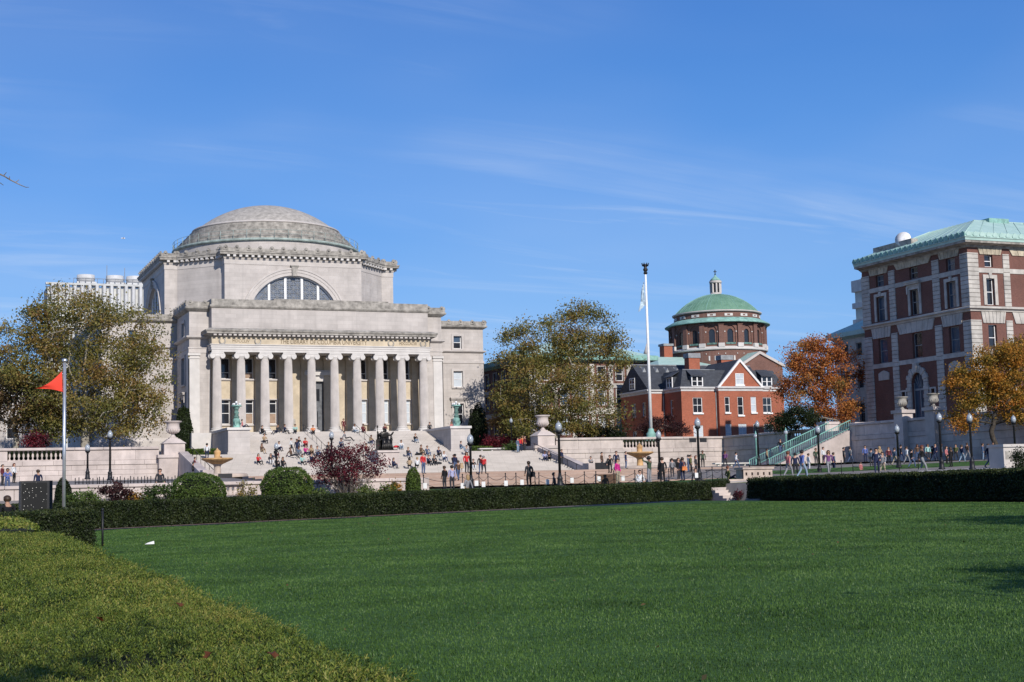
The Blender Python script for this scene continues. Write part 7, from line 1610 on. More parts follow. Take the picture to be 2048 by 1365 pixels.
# on the steps: photo column and foot row, pose, top, trousers, hair, turn, label
STEPS = [
 (414, 921, 'stand', 'white', 'navy', 'black', 150, 'person in white shirt standing on the landing left of the steps'),
 (443, 924, 'sit', 'white', 'charcoal', 'brown', 20, 'person in white sitting just behind the left fountain'),
 (399, 939, 'sit', 'maroon', 'black', 'black', 60, 'person in dark red sitting on the left parapet, upper of two'), (396, 949, 'sit', 'charcoal', 'black', 'black', 70, 'person in dark clothes sitting on the left parapet, lower of two'),
 (531, 871, 'sit', 'black', 'charcoal', 'brown', 30, 'person in black sitting below the third column'), (549, 869, 'lean', 'charcoal', 'navy', 'black', -60, 'person in grey leaning back between the third and fourth columns'),
 (578, 870, 'sit2', 'navy', 'charcoal', 'black', 40, 'person in navy sitting below the fourth column'), (590, 869, 'sit', 'mint', 'charcoal', 'brown', -30, 'person in pale mint top sitting right of the fourth column'), (627, 870, 'sit', 'orange', 'charcoal', 'brown', -20, 'person in orange top sitting at the fifth column'),
 (715, 868, 'sit2', 'white', 'pale_denim', 'brown', 10, 'person in white top and jeans sitting at the seventh column'), (729, 868, 'sit', 'maroon', 'maroon', 'brown', -10, 'person in maroon sitting right of the seventh column'), (770, 867, 'sit', 'maroon', 'charcoal', 'black', -30, 'person in maroon sitting above the statue'),
 (533, 889, 'sit2', 'tan', 'charcoal', 'brown', 0, 'person in tan top alone high on the left of the upper steps'), (530, 909, 'sit', 'brown', 'tan', 'black+', 20, 'long-haired person sitting alone low on the left of the upper steps'),
 (556, 919, 'sit', 'black', 'maroon', 'black+', 0, 'person in black sitting behind the lamp post above the right round bush'), (523, 932, 'sit2', 'red', 'black', 'black+', 10, 'person in red checked top sitting at the left of the lower steps'), (544, 932, 'sit', 'charcoal', 'white', 'black+', -10, 'person in dark top and white trousers beside the one in red checks'),
 (558, 938, 'sit', 'charcoal', 'black', 'brown', 0, 'dark-clothed person just above the right round bush, left of two'), (571, 937, 'sit', 'black', 'charcoal', 'black+', 10, 'dark-clothed person just above the right round bush, right of two'),
 (583, 909, 'walk', 'white', 'charcoal', 'brown', 60, 'person in white shirt crouching into the group on the left steps'), (594, 912, 'stand', 'navy', 'navy', 'black', -60, 'person in navy standing in the group on the left steps'), (604, 896, 'sit', 'black', 'white', 'black', 20, 'person in black at the back of the group on the steps'),
 (613, 896, 'sit', 'red', 'maroon', 'brown', -10, 'person in red at the back of the group on the steps'), (603, 916, 'sit', 'slate', 'grey', 'brown', 10, 'person in grey blue in front of the group on the steps'), (616, 913, 'sit2', 'pink', 'navy', 'brown', 0, 'person in magenta scarf in the group on the steps'), (625, 912, 'sit', 'tan', 'brown', 'red+', -10, 'person in tan at the right of the group on the steps'), (592, 918, 'lean', 'brown', 'charcoal', 'brown', 30, 'person in brown leaning back in front of the group'),
 (629, 929, 'sit', 'navy', 'charcoal', 'black', 15, 'person in navy sitting left of the purple shrub'), (686, 899, 'sit', 'slate', 'navy', 'brown', 0, 'person in striped blue sitting above the purple shrub'), (701, 882, 'lean', 'grey', 'black', 'black', 70, 'person in grey lying back high on the middle of the steps'), (737, 909, 'sit', 'maroon', 'black', 'black', 0, 'person in maroon sitting left of the statue'),
 (804, 902, 'sit', 'white', 'pale_denim', 'brown', -20, 'person in white shirt and pale jeans right of the statue'), (835, 887, 'sit', 'black', 'pale_denim', 'red', 0, 'person in black shirt and jeans high on the right of the steps'), (849, 912, 'sit', 'brown', 'tan', 'brown', 20, 'person in brown, left of the pair on the right steps'), (859, 914, 'sit2', 'slate', 'denim', 'brown', -5, 'person in checked shirt, right of the pair on the right steps'),
 (894, 926, 'sit', 'white', 'denim', 'blond', 10, 'person in white shirt sitting alone on the right lower steps'), (863, 932, 'sit', 'navy', 'black', 'brown', 10, 'person in navy in the lower pair right of the red shirt'), (872, 932, 'sit', 'charcoal', 'charcoal', 'blond+', -10, 'blond person in the lower pair right of the red shirt'),
 (764, 933, 'sit', 'maroon', 'charcoal', 'black', 15, 'person in dark red sitting below the statue'), (783, 933, 'sit2', 'lavender', 'maroon', 'grey', 0, 'person in lavender shirt sitting below the statue'), (795, 940, 'sit', 'navy', 'navy', 'black+', 30, 'person in navy sitting at the foot of the steps under the statue'),
 (819, 939, 'sit', 'tan', 'black', 'black+', 150, 'long-haired person in tan with back to the view at the foot of the steps'), (833, 938, 'sit', 'white', 'black', 'blond', 160, 'person in white sitting above the upright boxwood'), (847, 949, 'stand', 'red', 'denim', 'brown', 15, 'person in red shirt and jeans standing at the foot of the steps'),
 (909, 901, 'sit', 'salmon', 'tan', 'brown+', 10, 'person in pink and white sitting at the foot of the right pedestal'), (930, 905, 'sit', 'slate', 'pale_denim', 'brown', 40, 'person in blue jeans sitting right of the right pedestal'), (938, 913, 'sit', 'grey', 'white', 'brown', 0, 'person in grey sitting behind the lamp post right of the steps'),
 (934, 949, 'stand', 'red', 'charcoal', 'brown+', 0, 'person in red top and dark skirt standing at the foot of the right steps'), (949, 942, 'sit', 'black', 'white', 'brown', -20, 'person in black sitting right of the one in the red top'),
 (640, 915, 'sit', 'grey', 'denim', 'brown', 10, 'person in grey sitting right of the tan one in the group'), (660, 905, 'sit2', 'charcoal', 'tan', 'black', -10, 'person in charcoal sitting left of the middle lamp post'), (564, 905, 'sit', 'white', 'navy', 'black', 20, 'person in white sitting between the lamp post and the group'), (882, 915, 'sit', 'navy', 'charcoal', 'brown', 0, 'person in navy sitting right of the checked shirt'), (822, 918, 'sit', 'charcoal', 'denim', 'blond', 10, 'person in charcoal above the long-haired one in tan'), (748, 890, 'sit', 'tan', 'denim', 'brown', 15, 'person in tan sitting behind the statue on its left'), (610, 932, 'sit2', 'mint', 'charcoal', 'black+', 5, 'person in mint sitting right of the round bush top'), (912, 932, 'sit', 'black', 'denim', 'brown', 0, 'person in black sitting left of the red top and skirt'),
 (1036, 906, 'stand', 'slate', 'pale_denim', 'brown', 20, 'person in grey blue at the head of the right lower steps'), (1041, 904, 'stand', 'red', 'navy', 'brown', 0, 'person in red jacket at the head of the right lower steps'), (1046, 903, 'stand', 'orange', 'charcoal', 'blond', -20, 'person in bright orange top at the head of the right lower steps'), (1050, 902, 'stand', 'maroon', 'charcoal', 'black', 30, 'person in dark red at the head of the right lower steps'),
 (1092, 925, 'sit', 'lavender', 'navy', 'black', -20, 'person in pale blue sitting by the right parapet, left of two'), (1099, 923, 'sit', 'black', 'black', 'black', -30, 'person in black sitting by the right parapet, right of two'), (1124, 930, 'stand', 'navy', 'charcoal', 'brown', 20, 'person in dark clothes standing on the stairs behind the foremost lamp post'),
]
def place_on(p_, kind): return p_
for (px, py, kd, tp, bt, hr, fc, lb) in STEPS:
    p = hit(px, py, near=105)
    if p is None: continue
    sit = kd in ('sit', 'sit2', 'lean')
    person(p, kd, tp, bt, hr, fc + 12, lb, GS, 1.86 if sit else 1.78, skin=rnd.choice((0, 0, 0, 1, 1, 2)))
for (x, y, z, kd, tp, bt, hr, fc, lb) in ((37.5, 174.1, 10.02, 'ground', 'salmon', 'navy', 'black', 80, 'person in pink sitting against the left bronze lamp standard'), (64.6, 184.0, 10.07, 'ground', 'charcoal', 'black', 'black', -20, 'person in dark clothes sitting on the right cheek wall'), (atY(686, 858, 186.0).x, 185.7, 9.9, 'stand', 'maroon', 'maroon', 'brown', 10, 'person in maroon standing between the columns at the top of the steps'), (73.1, 152.4, 4.25, 'sit', 'grey', 'charcoal', 'black', -10, 'person in grey sitting on the end block of the right parapet'), (atX(1565, 911, 91.5).x, 141.5, 5.0, 'walk', 'black', 'denim', 'black', -20, 'person in black coming down the green-railed stairs')):
    person(Vector((x, y, z)), kd, tp, bt, hr, fc, lb, GS)
# on the walk: photo column, head and foot rows (their span gives the distance)
WALK = [
 (5, 943, 989, 'stand', 'maroon', 'charcoal', 'brown', 40, 'person in maroon at the left edge, first of three'), (15, 939, 990, 'phone', 'blue', 'denim', 'black', -20, 'person in blue shirt looking at a phone at the left edge'), (28, 944, 988, 'stand', 'white', 'black', 'red+', 30, 'person in white blouse and black trousers at the left edge'),
 (76, 942, 996, 'stand', 'navy', 'charcoal', 'brown', 180, 'person in navy seen from behind above the black cabinet'), (889, 951, 1003, 'stand', 'black', 'charcoal', 'brown', 190, 'person in black vest with round emblem seen from behind over the hedge'), (904, 946, 1001, 'stand', 'lavender', 'charcoal', 'black', 170, 'tall person in lavender shirt seen from behind over the hedge'), (917, 935, 980, 'walk', 'brown', 'denim', 'brown', 160, 'person in brown carrying a tan bag beyond the lavender shirt'),
 (911, 938, 978, 'stand', 'navy', 'denim', 'black', 190, 'person in navy half hidden behind the one in brown'), (962, 940, 980, 'stand', 'black', 'denim', 'brown', 150, 'person in black walking beside the red sweater'), (968, 937, 978, 'walk', 'red', 'charcoal', 'grey', 120, 'person in red sweater on the walk'), (1058, 925, 976, 'stand', 'charcoal', 'black', 'brown', 170, 'person in a black suit with a shoulder bag seen from behind'),
 (1236, 920, 969, 'stand', 'pink', 'khaki', 'brown', 10, 'person in bright pink jacket and khaki trousers'), (1221, 926, 966, 'stand', 'black', 'black', 'black', -60, 'person in black with a bag left of the pink jacket'), (1253, 927, 965, 'stand', 'navy', 'denim', 'brown', 30, 'person in navy right of the pink jacket'),
 (1299, 914, 969, 'photo', 'green', 'grey', 'black', 190, 'person in dark green sweater raising both hands to take a picture'), (1325, 917, 967, 'stand', 'black', 'black', 'brown', 150, 'person in black suit beside the lamp post below the right fountain'), (1358, 918, 963, 'stand', 'black', 'charcoal', 'brown', 10, 'person in black left of the orange shoulder bag'), (1366, 917, 964, 'stand', 'navy', 'navy', 'brown', 170, 'person in navy with an orange shoulder bag'),
 (1383, 920, 960, 'stand', 'olive', 'black', 'brown', 30, 'person in olive near the sign lamp post'), (1393, 917, 958, 'stand', 'charcoal', 'charcoal', 'red+', 20, 'red-haired person in charcoal at the sign lamp post'), (1407, 921, 958, 'stand', 'green', 'black', 'black', -40, 'person in green right of the sign lamp post'), (1452, 916, 950, 'walk', 'purple', 'charcoal', 'black', -70, 'person in purple walking right near the stone bench'), (1474, 912, 950, 'walk', 'white', 'denim', 'black', 60, 'person in white t-shirt walking near the stone bench'),
 (1536, 916, 947, 'stand', 'tan', 'charcoal', 'black', 40, 'person in tan coat at the foot of the green-railed stairs'), (1578, 905, 953, 'walk', 'salmon', 'grey', 'red', 80, 'person in salmon shirt and grey trousers walking'), (1606, 901, 952, 'walk', 'blue', 'pale_denim', 'black', 70, 'person in violet-blue shirt and jeans walking with head down'), (1619, 910, 950, 'stand', 'white', 'white', 'brown', 60, 'person all in white right of the blue shirt'), (1634, 912, 950, 'stand', 'green', 'charcoal', 'brown', -20, 'person in dark green by the lamp post before the stairs'),
 (1649, 910, 947, 'stand', 'white', 'charcoal', 'black', 0, 'person in white just left of the purple dress'), (1659, 903, 950, 'walk', 'purple', 'grey', 'brown+', -40, 'long-haired person in purple top and grey skirt'), (1669, 907, 947, 'stand', 'slate', 'navy', 'brown', 60, 'person in slate blue right of the purple dress'), (1733, 912, 948, 'stand', 'blue', 'navy', 'brown', -30, 'person in bright blue bending near the child'), (1755, 899, 947, 'walk', 'navy', 'navy', 'black', -60, 'person in navy with a blue bag'), (1767, 904, 947, 'walk', 'grey', 'khaki', 'brown', -80, 'person in grey with a white backpack'),
 (1762, 912, 950, 'stand', 'tan', 'white', 'blond+', 160, 'blond long-haired person in white trousers seen from behind'), (1792, 905, 945, 'walk', 'slate', 'khaki', 'brown', 80, 'person in slate shirt and khaki trousers walking away right'), (1816, 904, 943, 'walk', 'white', 'grey', 'brown', 70, 'person in white shirt left of the black jacket'), (1826, 901, 943, 'walk', 'black', 'denim', 'black', 60, 'person in black jacket and blue jeans'), (1847, 891, 943, 'walk', 'black', 'grey', 'red', 20, 'tall person in black t-shirt with white print and grey trousers'),
 (1859, 903, 940, 'stand', 'mint', 'charcoal', 'brown+', -30, 'person in pale top right of the black t-shirt'), (1874, 902, 939, 'walk', 'navy', 'navy', 'black', -80, 'person in navy walking left before the tree lamp post'), (1896, 898, 938, 'stand', 'salmon', 'black', 'brown+', 10, 'person in pink top left of the black coat'), (1904, 896, 938, 'stand', 'black', 'black', 'brown+', 170, 'person in long black coat seen from behind'), (1927, 897, 936, 'walk', 'navy', 'pale_denim', 'brown', 80, 'person in navy top and pale jeans striding'), (1938, 899, 936, 'walk', 'brown', 'grey', 'brown', 80, 'person in brown top striding beside the pale jeans'),
 (1969, 896, 934, 'stand', 'denim', 'pale_denim', 'brown', 30, 'person in denim jacket left of the navy sweater'), (1980, 890, 936, 'walk', 'navy', 'denim', 'brown', 10, 'person in navy sweater with white print near the stone block'), (1990, 898, 934, 'stand', 'white', 'charcoal', 'brown', -40, 'person in white at the stone block'),

 (1690, 912, 950, 'stand', 'charcoal', 'black', 'black', 40, 'person in charcoal right of the slate blue top'), (1703, 914, 949, 'walk', 'grey', 'denim', 'brown', 80, 'person in grey walking right before the pale stairs wall'), (1745, 906, 946, 'stand', 'slate', 'charcoal', 'black', 100, 'person in slate just left of the navy figure with the blue bag'), (1780, 906, 945, 'stand', 'maroon', 'black', 'brown', -30, 'person in maroon right of the white backpack'), (1805, 907, 944, 'walk', 'charcoal', 'navy', 'black', 70, 'person in charcoal between khaki trousers and white shirt'), (1838, 905, 942, 'stand', 'brown', 'denim', 'brown+', -60, 'person in brown between the black jacket and the black t-shirt'), (1868, 906, 940, 'walk', 'black', 'charcoal', 'black', 75, 'person in black between the pale top and the navy walker'), (1886, 902, 939, 'stand', 'grey', 'navy', 'brown', 20, 'person in grey at the lamp post by the yellow tree'), (1915, 902, 937, 'walk', 'olive', 'charcoal', 'brown', -80, 'person in olive right of the black coat'), (1952, 902, 936, 'stand', 'charcoal', 'denim', 'black', 0, 'person in charcoal under the trunk of the yellow tree'), (1592, 908, 951, 'stand', 'navy', 'charcoal', 'black', 120, 'person in navy between the salmon and violet-blue shirts'), (1345, 921, 964, 'stand', 'grey', 'charcoal', 'brown', 160, 'person in grey left of the pair with the orange bag'), (1378, 922, 962, 'stand', 'slate', 'denim', 'black', 200, 'person in slate left of the olive figure'), (1205, 930, 968, 'stand', 'brown', 'charcoal', 'black', 20, 'person in brown standing behind the brown table'),
]
PEEPS = {}
for (px, yt, yb_, kd, tp, bt, hr, fc, lb) in WALK:
    hp_ = yb_ - yt; dpt = 1.72 * FPX / hp_; Yn = 60.0
    for _ in range(60):
        q = on(px, Yn); e = px_m(q) * FPX - dpt; Yn -= e * 0.6
    Yn = min(max(Yn, 86.5 if px < 1440 else 78.0), 122); q = on(px, Yn); zt_ = atY(px, yt, Yn).z
    H_ = min(1.9, max(1.55, zt_ - q.z + 0.05)); PEEPS[px] = (q, fc, H_)
    person(q, kd, tp, bt, hr, fc + 22, lb, GW, H_, skin=rnd.choice((0, 0, 0, 1, 2)))
for (px, Yn, kd, tp, bt, hr, fc, lb, hh) in ((15, 53, 'stand', 'black', 'black', 'brown', 200, 'person in black coat seen from behind near the black cabinet', 1.72), (320, 91, 'stand', 'charcoal', 'black', 'black', 15, 'dark-haired person leaning on the garden wall at the left', 1.62), (934, 87.5, 'ground', 'grey', 'tan', 'blond+', 200, 'blond person sitting low behind the hedge beside a white bag', 1.7), (1110, 88, 'ground', 'charcoal', 'black', 'brown', 60, 'person in dark clothes sitting on the grass against the foremost lamp post', 1.75), (1280, 94, 'ground', 'white', 'white', 'black', -30, 'person in white sitting on the grass near the arms-raised figure', 1.7), (1393, 89, 'ground', 'charcoal', 'charcoal', 'brown', 20, 'person in charcoal sitting on the ground below the sign lamp post', 1.7), (1458, 92, 'ground', 'olive', 'navy', 'red', 90, 'person in olive sitting beside an orange bag', 1.75), (1723, 100, 'stand', 'salmon', 'salmon', 'brown', 10, 'small child in pink on the grass', 1.05), (1234, 118, 'stand', 'navy', 'navy', 'brown', 0, 'person in navy farther back behind the pink jacket', 1.72)):
    q = on(px, Yn); person(q, kd, tp, bt, hr, fc, lb, GW, hh, skin=rnd.choice((0, 0, 1)))
# bags carried
def bag(px, dx, dy, z, s, c, label):
    q, fc, H_ = PEEPS[px]; a = R(fc + 22); v = Vector((dx * math.cos(a) - dy * math.sin(a), dx * math.sin(a) + dy * math.cos(a), 0)); p = q + v + Vector((0, 0, z))
    mb = MB(); w, d, h = s
    mb.hull([(p.x - w * 0.5, p.y - d * 0.5, p.z), (p.x + w * 0.5, p.y - d * 0.5, p.z), (p.x + w * 0.5, p.y + d * 0.5, p.z), (p.x - w * 0.5, p.y + d * 0.5, p.z)], [(p.x - w * 0.38, p.y - d * 0.32, p.z + h), (p.x + w * 0.38, p.y - d * 0.32, p.z + h), (p.x + w * 0.38, p.y + d * 0.32, p.z + h), (p.x - w * 0.38, p.y + d * 0.32, p.z + h)])
    mb.tube([(p.x - w * 0.3, p.y, p.z + h * 0.9), (p.x, p.y, p.z + h + 0.28), (p.x + w * 0.3, p.y, p.z + h * 0.9)], 0.014, 5)
    tag(mb.build('bag', CL[c]), label, 'bag', 'bags carried on the walk')
bag(1366, 0.05, 0.24, 0.78, (0.42, 0.16, 0.28), 'orange', 'orange shoulder bag on the back of the person in navy'); bag(917, -0.2, 0.2, 0.95, (0.3, 0.2, 0.42), 'tan', 'tan round-topped bag on the back of the person in brown'); bag(1058, -0.27, 0.1, 0.72, (0.3, 0.14, 0.36), 'black', 'black shoulder bag of the person in the black suit')
bag(1767, 0.0, 0.2, 1.0, (0.3, 0.18, 0.42), 'white', 'white backpack on the person in grey at the right'); bag(1755, 0.0, 0.22, 0.95, (0.32, 0.16, 0.4), 'blue', 'blue backpack on the person in navy at the right'); bag(1221, -0.25, 0.1, 0.7, (0.36, 0.18, 0.34), 'charcoal', 'dark bag of the person left of the pink jacket')
for (px, py, c, lb) in ((794, 897, 'red', 'red bag lying on the steps beside the white shirt'), (838, 912, 'black', 'black bag lying on the steps left of the pair'), (879, 931, 'charcoal', 'dark bag lying right of the blond person on the steps')):
    p = hit(px, py, near=105); mb = MB(); mb.lathe([(0.12, p.z), (0.22, p.z + 0.06), (0.24, p.z + 0.16), (0.16, p.z + 0.26), (0.05, p.z + 0.3)], p.x, p.y + 0.25, 12); mb.v = [(p.x + (v[0] - p.x) * 1.7, v[1], v[2]) for v in mb.v]; tag(mb.build('bag', CL[c]), lb, 'bag', 'bags lying on the steps')

# ================================================================ bronze seated statue on the steps
sx_, sy_, sz_ = 51.0, 160.9, 6.6
zb_ = z_ground(51, 159.2)
SP = thing('statue_pedestal', 'pale granite pedestal under the bronze statue on the steps', 'pedestal', (sx_, sy_, zb_))
mb = MB(); mb.box(sx_ - 1.25, sx_ + 1.25, sy_ - 1.5, sy_ + 1.5, 3.6, sz_ - 0.22); mb.build('die', M['grani'], SP); mb = MB(); mb.box(sx_ - 1.4, sx_ + 1.4, sy_ - 1.65, sy_ + 1.65, sz_ - 0.22, sz_); mb.build('cap', M['grani'], SP)
SA = thing('seated_statue', 'dark bronze seated robed figure with raised arms and sceptre on the steps', 'statue', (sx_, sy_, sz_))
s = 1.32
V = [(0, 0.15, 0.95, (0.32, 0.24)), (0, 0.15, 1.2, (0.25, 0.2)), (0, 0.12, 1.45, (0.28, 0.19)), (0, 0.1, 1.62, 0.085), (0, 0.06, 1.72, 0.105), (0, 0.05, 1.84, 0.12), (0, 0.06, 1.92, 0.07),
     (-0.17, 0.0, 0.92, 0.22), (-0.2, -0.5, 0.86, 0.2), (-0.2, -0.55, 0.45, 0.17), (-0.2, -0.66, 0.06, 0.13), (0.17, 0.0, 0.92, 0.22), (0.2, -0.5, 0.86, 0.2), (0.2, -0.55, 0.45, 0.17), (0.2, -0.66, 0.06, 0.13),
     (-0.3, 0.1, 1.5, 0.13), (-0.58, -0.02, 1.32, 0.11), (-0.66, -0.12, 1.62, 0.075), (-0.67, -0.14, 1.72, 0.06), (0.3, 0.1, 1.5, 0.13), (0.56, 0.02, 1.3, 0.11), (0.74, -0.08, 1.56, 0.075), (0.80, -0.1, 1.66, 0.06)]
Eg = [(0, 1), (1, 2), (2, 3), (3, 4), (4, 5), (5, 6), (0, 7), (7, 8), (8, 9), (9, 10), (0, 11), (11, 12), (12, 13), (13, 14), (2, 15), (15, 16), (16, 17), (17, 18), (2, 19), (19, 20), (20, 21), (21, 22)]
me = skinned(V, Eg, 0); me.materials.clear(); me.materials.append(M['bronze'])
for v in me.vertices: v.co = (v.co.x * s, v.co.y * s, v.co.z * s)
fg = link('figure', me, SA)
def stp(mb, name, m=None):
    mb.v = [(sx_ + v[0] * s, sy_ + v[1] * s, sz_ + v[2] * s) for v in mb.v]; return mb.build(name, m or M['bronze'], SA)
mb = MB(); mb.box(-0.5, 0.5, 0.0, 0.62, 0.08, 0.75); mb.box(-0.52, 0.52, 0.42, 0.6, 0.75, 1.45); mb.box(-0.62, -0.46, -0.25, 0.6, 0.08, 1.0); mb.box(0.46, 0.62, -0.25, 0.6, 0.08, 1.0)
for sg in (-1, 1): mb.lathe([(0.1, 1.0), (0.12, 1.08), (0.06, 1.25), (0.02, 1.3)], sg * 0.54, -0.2, 8); mb.lathe([(0.12, 0.1), (0.06, 0.4), (0.07, 0.85), (0.12, 0.98)], sg * 0.54, -0.3, 10)
stp(mb, 'throne')
mb = MB()
for k in range(15):
    a = -0.5 + k / 14.0; mb.tube([(a * 0.62, -0.42 - 0.12 * math.cos(a * 3), 0.88), (a * 0.78, -0.66 - 0.06 * math.cos(k * 2.2), 0.5), (a * 0.95, -0.72 - 0.08 * math.cos(k * 2.2), 0.05)], [0.06, 0.075, 0.085], 6)
stp(mb, 'robe_folds')
mb = MB(); mb.box(-0.85, 0.85, -0.95, 0.75, 0.0, 0.08); stp(mb, 'plinth')
mb = MB(); mb.tube([(-0.68, -0.16, 0.7), (-0.68, -0.16, 2.0)], 0.025, 6); mb.lathe([(0.03, 1.98), (0.08, 2.05), (0.07, 2.14), (0.01, 2.22)], -0.68, -0.16, 8); stp(mb, 'sceptre')
mb = MB(); mb.lathe([(0.125, 1.86), (0.13, 1.9), (0.1, 1.96), (0.03, 1.98)], 0, 0.06, 12)
for k in range(12): a = 2 * math.pi * k / 12; mb.tube([(0.125 * math.cos(a), 0.06 + 0.125 * math.sin(a), 1.84), (0.14 * math.cos(a + 0.2), 0.06 + 0.14 * math.sin(a + 0.2), 1.92)], [0.03, 0.012], 4)
stp(mb, 'wreath')

# ================================================================ garden wall, gap steps and small things on the walk
GY = 88.0; GF = faceS(GY); xe = atY(846, 960, GY).x; b0, b1 = atY(447, 980, GY).x, atY(487, 980, GY).x
GWL = thing('garden_wall', 'low pale stone garden wall with coping behind the planting bed', 'wall', (14, GY, 0.9))
mb = MB(); GF.box(mb, -6, b0, -0.5, -0.03, 0.3, 2.42); GF.box(mb, b1, xe, -0.5, -0.03, 0.3, 2.42); GF.box(mb, b0, b1, -0.5, -0.03, 0.3, 1.45); mb.build('wall_core', M['granim'], GWL)
def panel(a, b):
    n = max(1, round((b - a) / 2.4))
    for k in range(n): block('granite_block', GWL, a + (b - a) * (k + 0.5) / n, GY - 0.02, 1.45, round((b - a) / n - 0.02, 2), 0.1, 1.9, M['grani'], 0.015)
panel(-6, b0); panel(b1, xe)
n = 16
for k in range(n): block('coping_stone', GWL, -6 + (xe + 6) * (k + 0.5) / n, GY + 0.22, 2.52, round((xe + 6) / n - 0.012, 2), 0.78, 0.2, M['grani'], 0.03)
for k in range(4):
    o = link('baluster', BAL, GWL); o.location = Vector((b0 + (b1 - b0) * (k + 0.5) / 4, GY + 0.22, 1.45)) - ORG[GWL.name]; o.scale = (1.5, 1.5, 1.13)
mb = MB(); mb.box(xe - 0.35, xe + 0.35, GY - 0.15, GY + 0.65, 0.3, 2.62); mb.build('end_pier', M['grani'], GWL)
# iron pickets on the terrace behind the garden wall at the left
IF = thing('picket_fence', 'low black iron picket fence before the left granite wall', 'fence', (20, 112, 2.6), None)
f0, f1 = atY(150, 960, 112).x, atY(382, 960, 112).x; zf_ = z_walk(20, 112)
for k in range(34):
    x = f0 + (f1 - f0) * (k + 0.4 * rnd.random()) / 34; mb = MB(); mb.tube([(x, 112, zf_), (x, 112, zf_ + 0.45 + 0.2 * rnd.random())], 0.035, 5); mb.build('picket', M['iron'], IF)
mb = MB(); mb.tube([(f0, 112, zf_ + 0.25), (f1, 112, zf_ + 0.25)], 0.025, 5); mb.build('rail', M['iron'], IF)
# steps up from the lawn at the gap in the hedges
GSt = thing('gap_steps', 'short pale stone steps rising from the lawn at the gap in the hedges', 'steps', (48, 79, 0.7))
cxs = atY(1473, 985, 80).x
for k in range(7):
    mb = MB(); mb.box(cxs - 1.2, cxs + 3.0, 79.2 + k * 0.45, 79.2 + 0.45 * (k + 1) + (2 if k == 6 else 0), 0.4, 0.85 + 0.17 * k); mb.build('step', M['grani'], GSt)
mb = MB(); mb.box(cxs + 0.55, cxs + 3.2, 77.9, 79.1, 0.4, 1.75); mb.build('side_wall', M['brickd'], GSt)
# long low granite ledge with square openings beside the gap
LG = thing('granite_ledge', 'low brown granite ledge with square openings above the hedge gap', 'ledge', (50, 88, 1.7))
l0, l1 = atY(1487, 950, 90).x, atY(1545, 950, 90).x; zl_ = z_walk(l0, 90)
mb = MB(); Fq = faceS(90); oo = [(l0 + (l1 - l0) * (k + 0.35) / 5, l0 + (l1 - l0) * (k + 0.65) / 5, zl_ + 0.28, zl_ + 0.5) for k in range(5)]; Fq.wall(mb, l0, l1, zl_ - 0.2, zl_ + 0.72, oo, 0.25); mb.box(l0, l1, 90.25, 91, zl_ - 0.2, zl_ + 0.7); mb.build('front', M['basin'], LG)
mb = MB(); mb.box(l0 - 0.1, l1 + 0.1, 89.9, 91.1, zl_ + 0.72, zl_ + 0.85); mb.build('top', M['basin'], LG)
l0b, l1b = atY(1452, 960, 86.4).x, atY(1560, 960, 86.4).x
mb = MB(); mb.box(l0b, l1b, 86.0, 87.2, 0.8, 2.05); tag(mb.build('stone_slab', M['basin']), 'long flat brown stone slab above the steps in the hedge gap', 'slab')
# rope fence: posts, sagging ropes, paper notices
RF = thing('rope_fence', 'low rope fence on black iron posts along the grass of the walk', 'fence', (55, 88, 1.8)); prev = None
posts = [(847, 87.2), (925, 88), (958, 88.5), (976, 88.6), (1011, 88.5), (1032, 90), (1070, 89), (1078, 92), (1131, 92), (1169, 88), (1192, 90), (1228, 92), (1270, 89), (1285, 93), (1338, 89), (1385, 92), (1425, 90), (1445, 92), (1500, 93), (1562, 92), (1596, 92), (1612, 96), (1684, 93), (1707, 97), (1800, 93), (1838, 92)]
for (px, Yn) in posts:
    q = on(px, Yn); mb = MB(); mb.tube([q, q + Vector((0, 0, 0.95))], 0.03, 6); mb.lathe([(0.045, q.z + 0.95), (0.05, q.z + 1.0), (0.01, q.z + 1.04)], q.x, q.y, 6); mb.build('post', M['iron'], RF)
    if prev is not None and (q - prev).length < 5:
        for zz_ in (0.85, 0.45): mb = MB(); mb.tube([prev.lerp(q, t) + Vector((0, 0, zz_ - 0.28 * math.sin(math.pi * t))) for t in [k / 8 for k in range(9)]], 0.014, 4); mb.build('rope', M['iron'], RF)
    prev = q
M['paper'] = mat('paper', (0.6, 0.6, 0.58), 0.8, 0.05, 4)
for (px, py, Yn, lb) in ((850, 972, 87, 'white paper notice on the rope fence at its left end'), (953, 967, 87.5, 'white paper notice near the seated blond person'), (967, 969, 88.3, 'white paper notice under the red sweater'), (1012, 967, 88.3, 'white paper notice left of the black suit'), (1044, 965, 88.6, 'white paper notice just left of the black suit'), (1095, 964, 88.9, 'white paper notice left of the foremost lamp post'), (1144, 961, 90, 'white paper notice with dark print right of the foremost lamp post'), (1198, 958, 91, 'white paper notice before the brown table'), (1246, 957, 92, 'white paper notice beside the pink jacket'), (1393, 951, 88.5, 'white sheet near the sign lamp post'), (925, 972, 87.4, 'white paper notice beside the brown coat')):
    c = atY(px, py, Yn); mb = MB(); w, h = 0.125, 0.17; mb.box(c.x - w, c.x + w, Yn - 0.012, Yn + 0.012, c.z - h, c.z + h); o = mb.build('paper_notice', M['paper']); o.rotation_euler = (0, 0, 0); tag(o, lb, 'notice', 'paper notices on the rope fence')
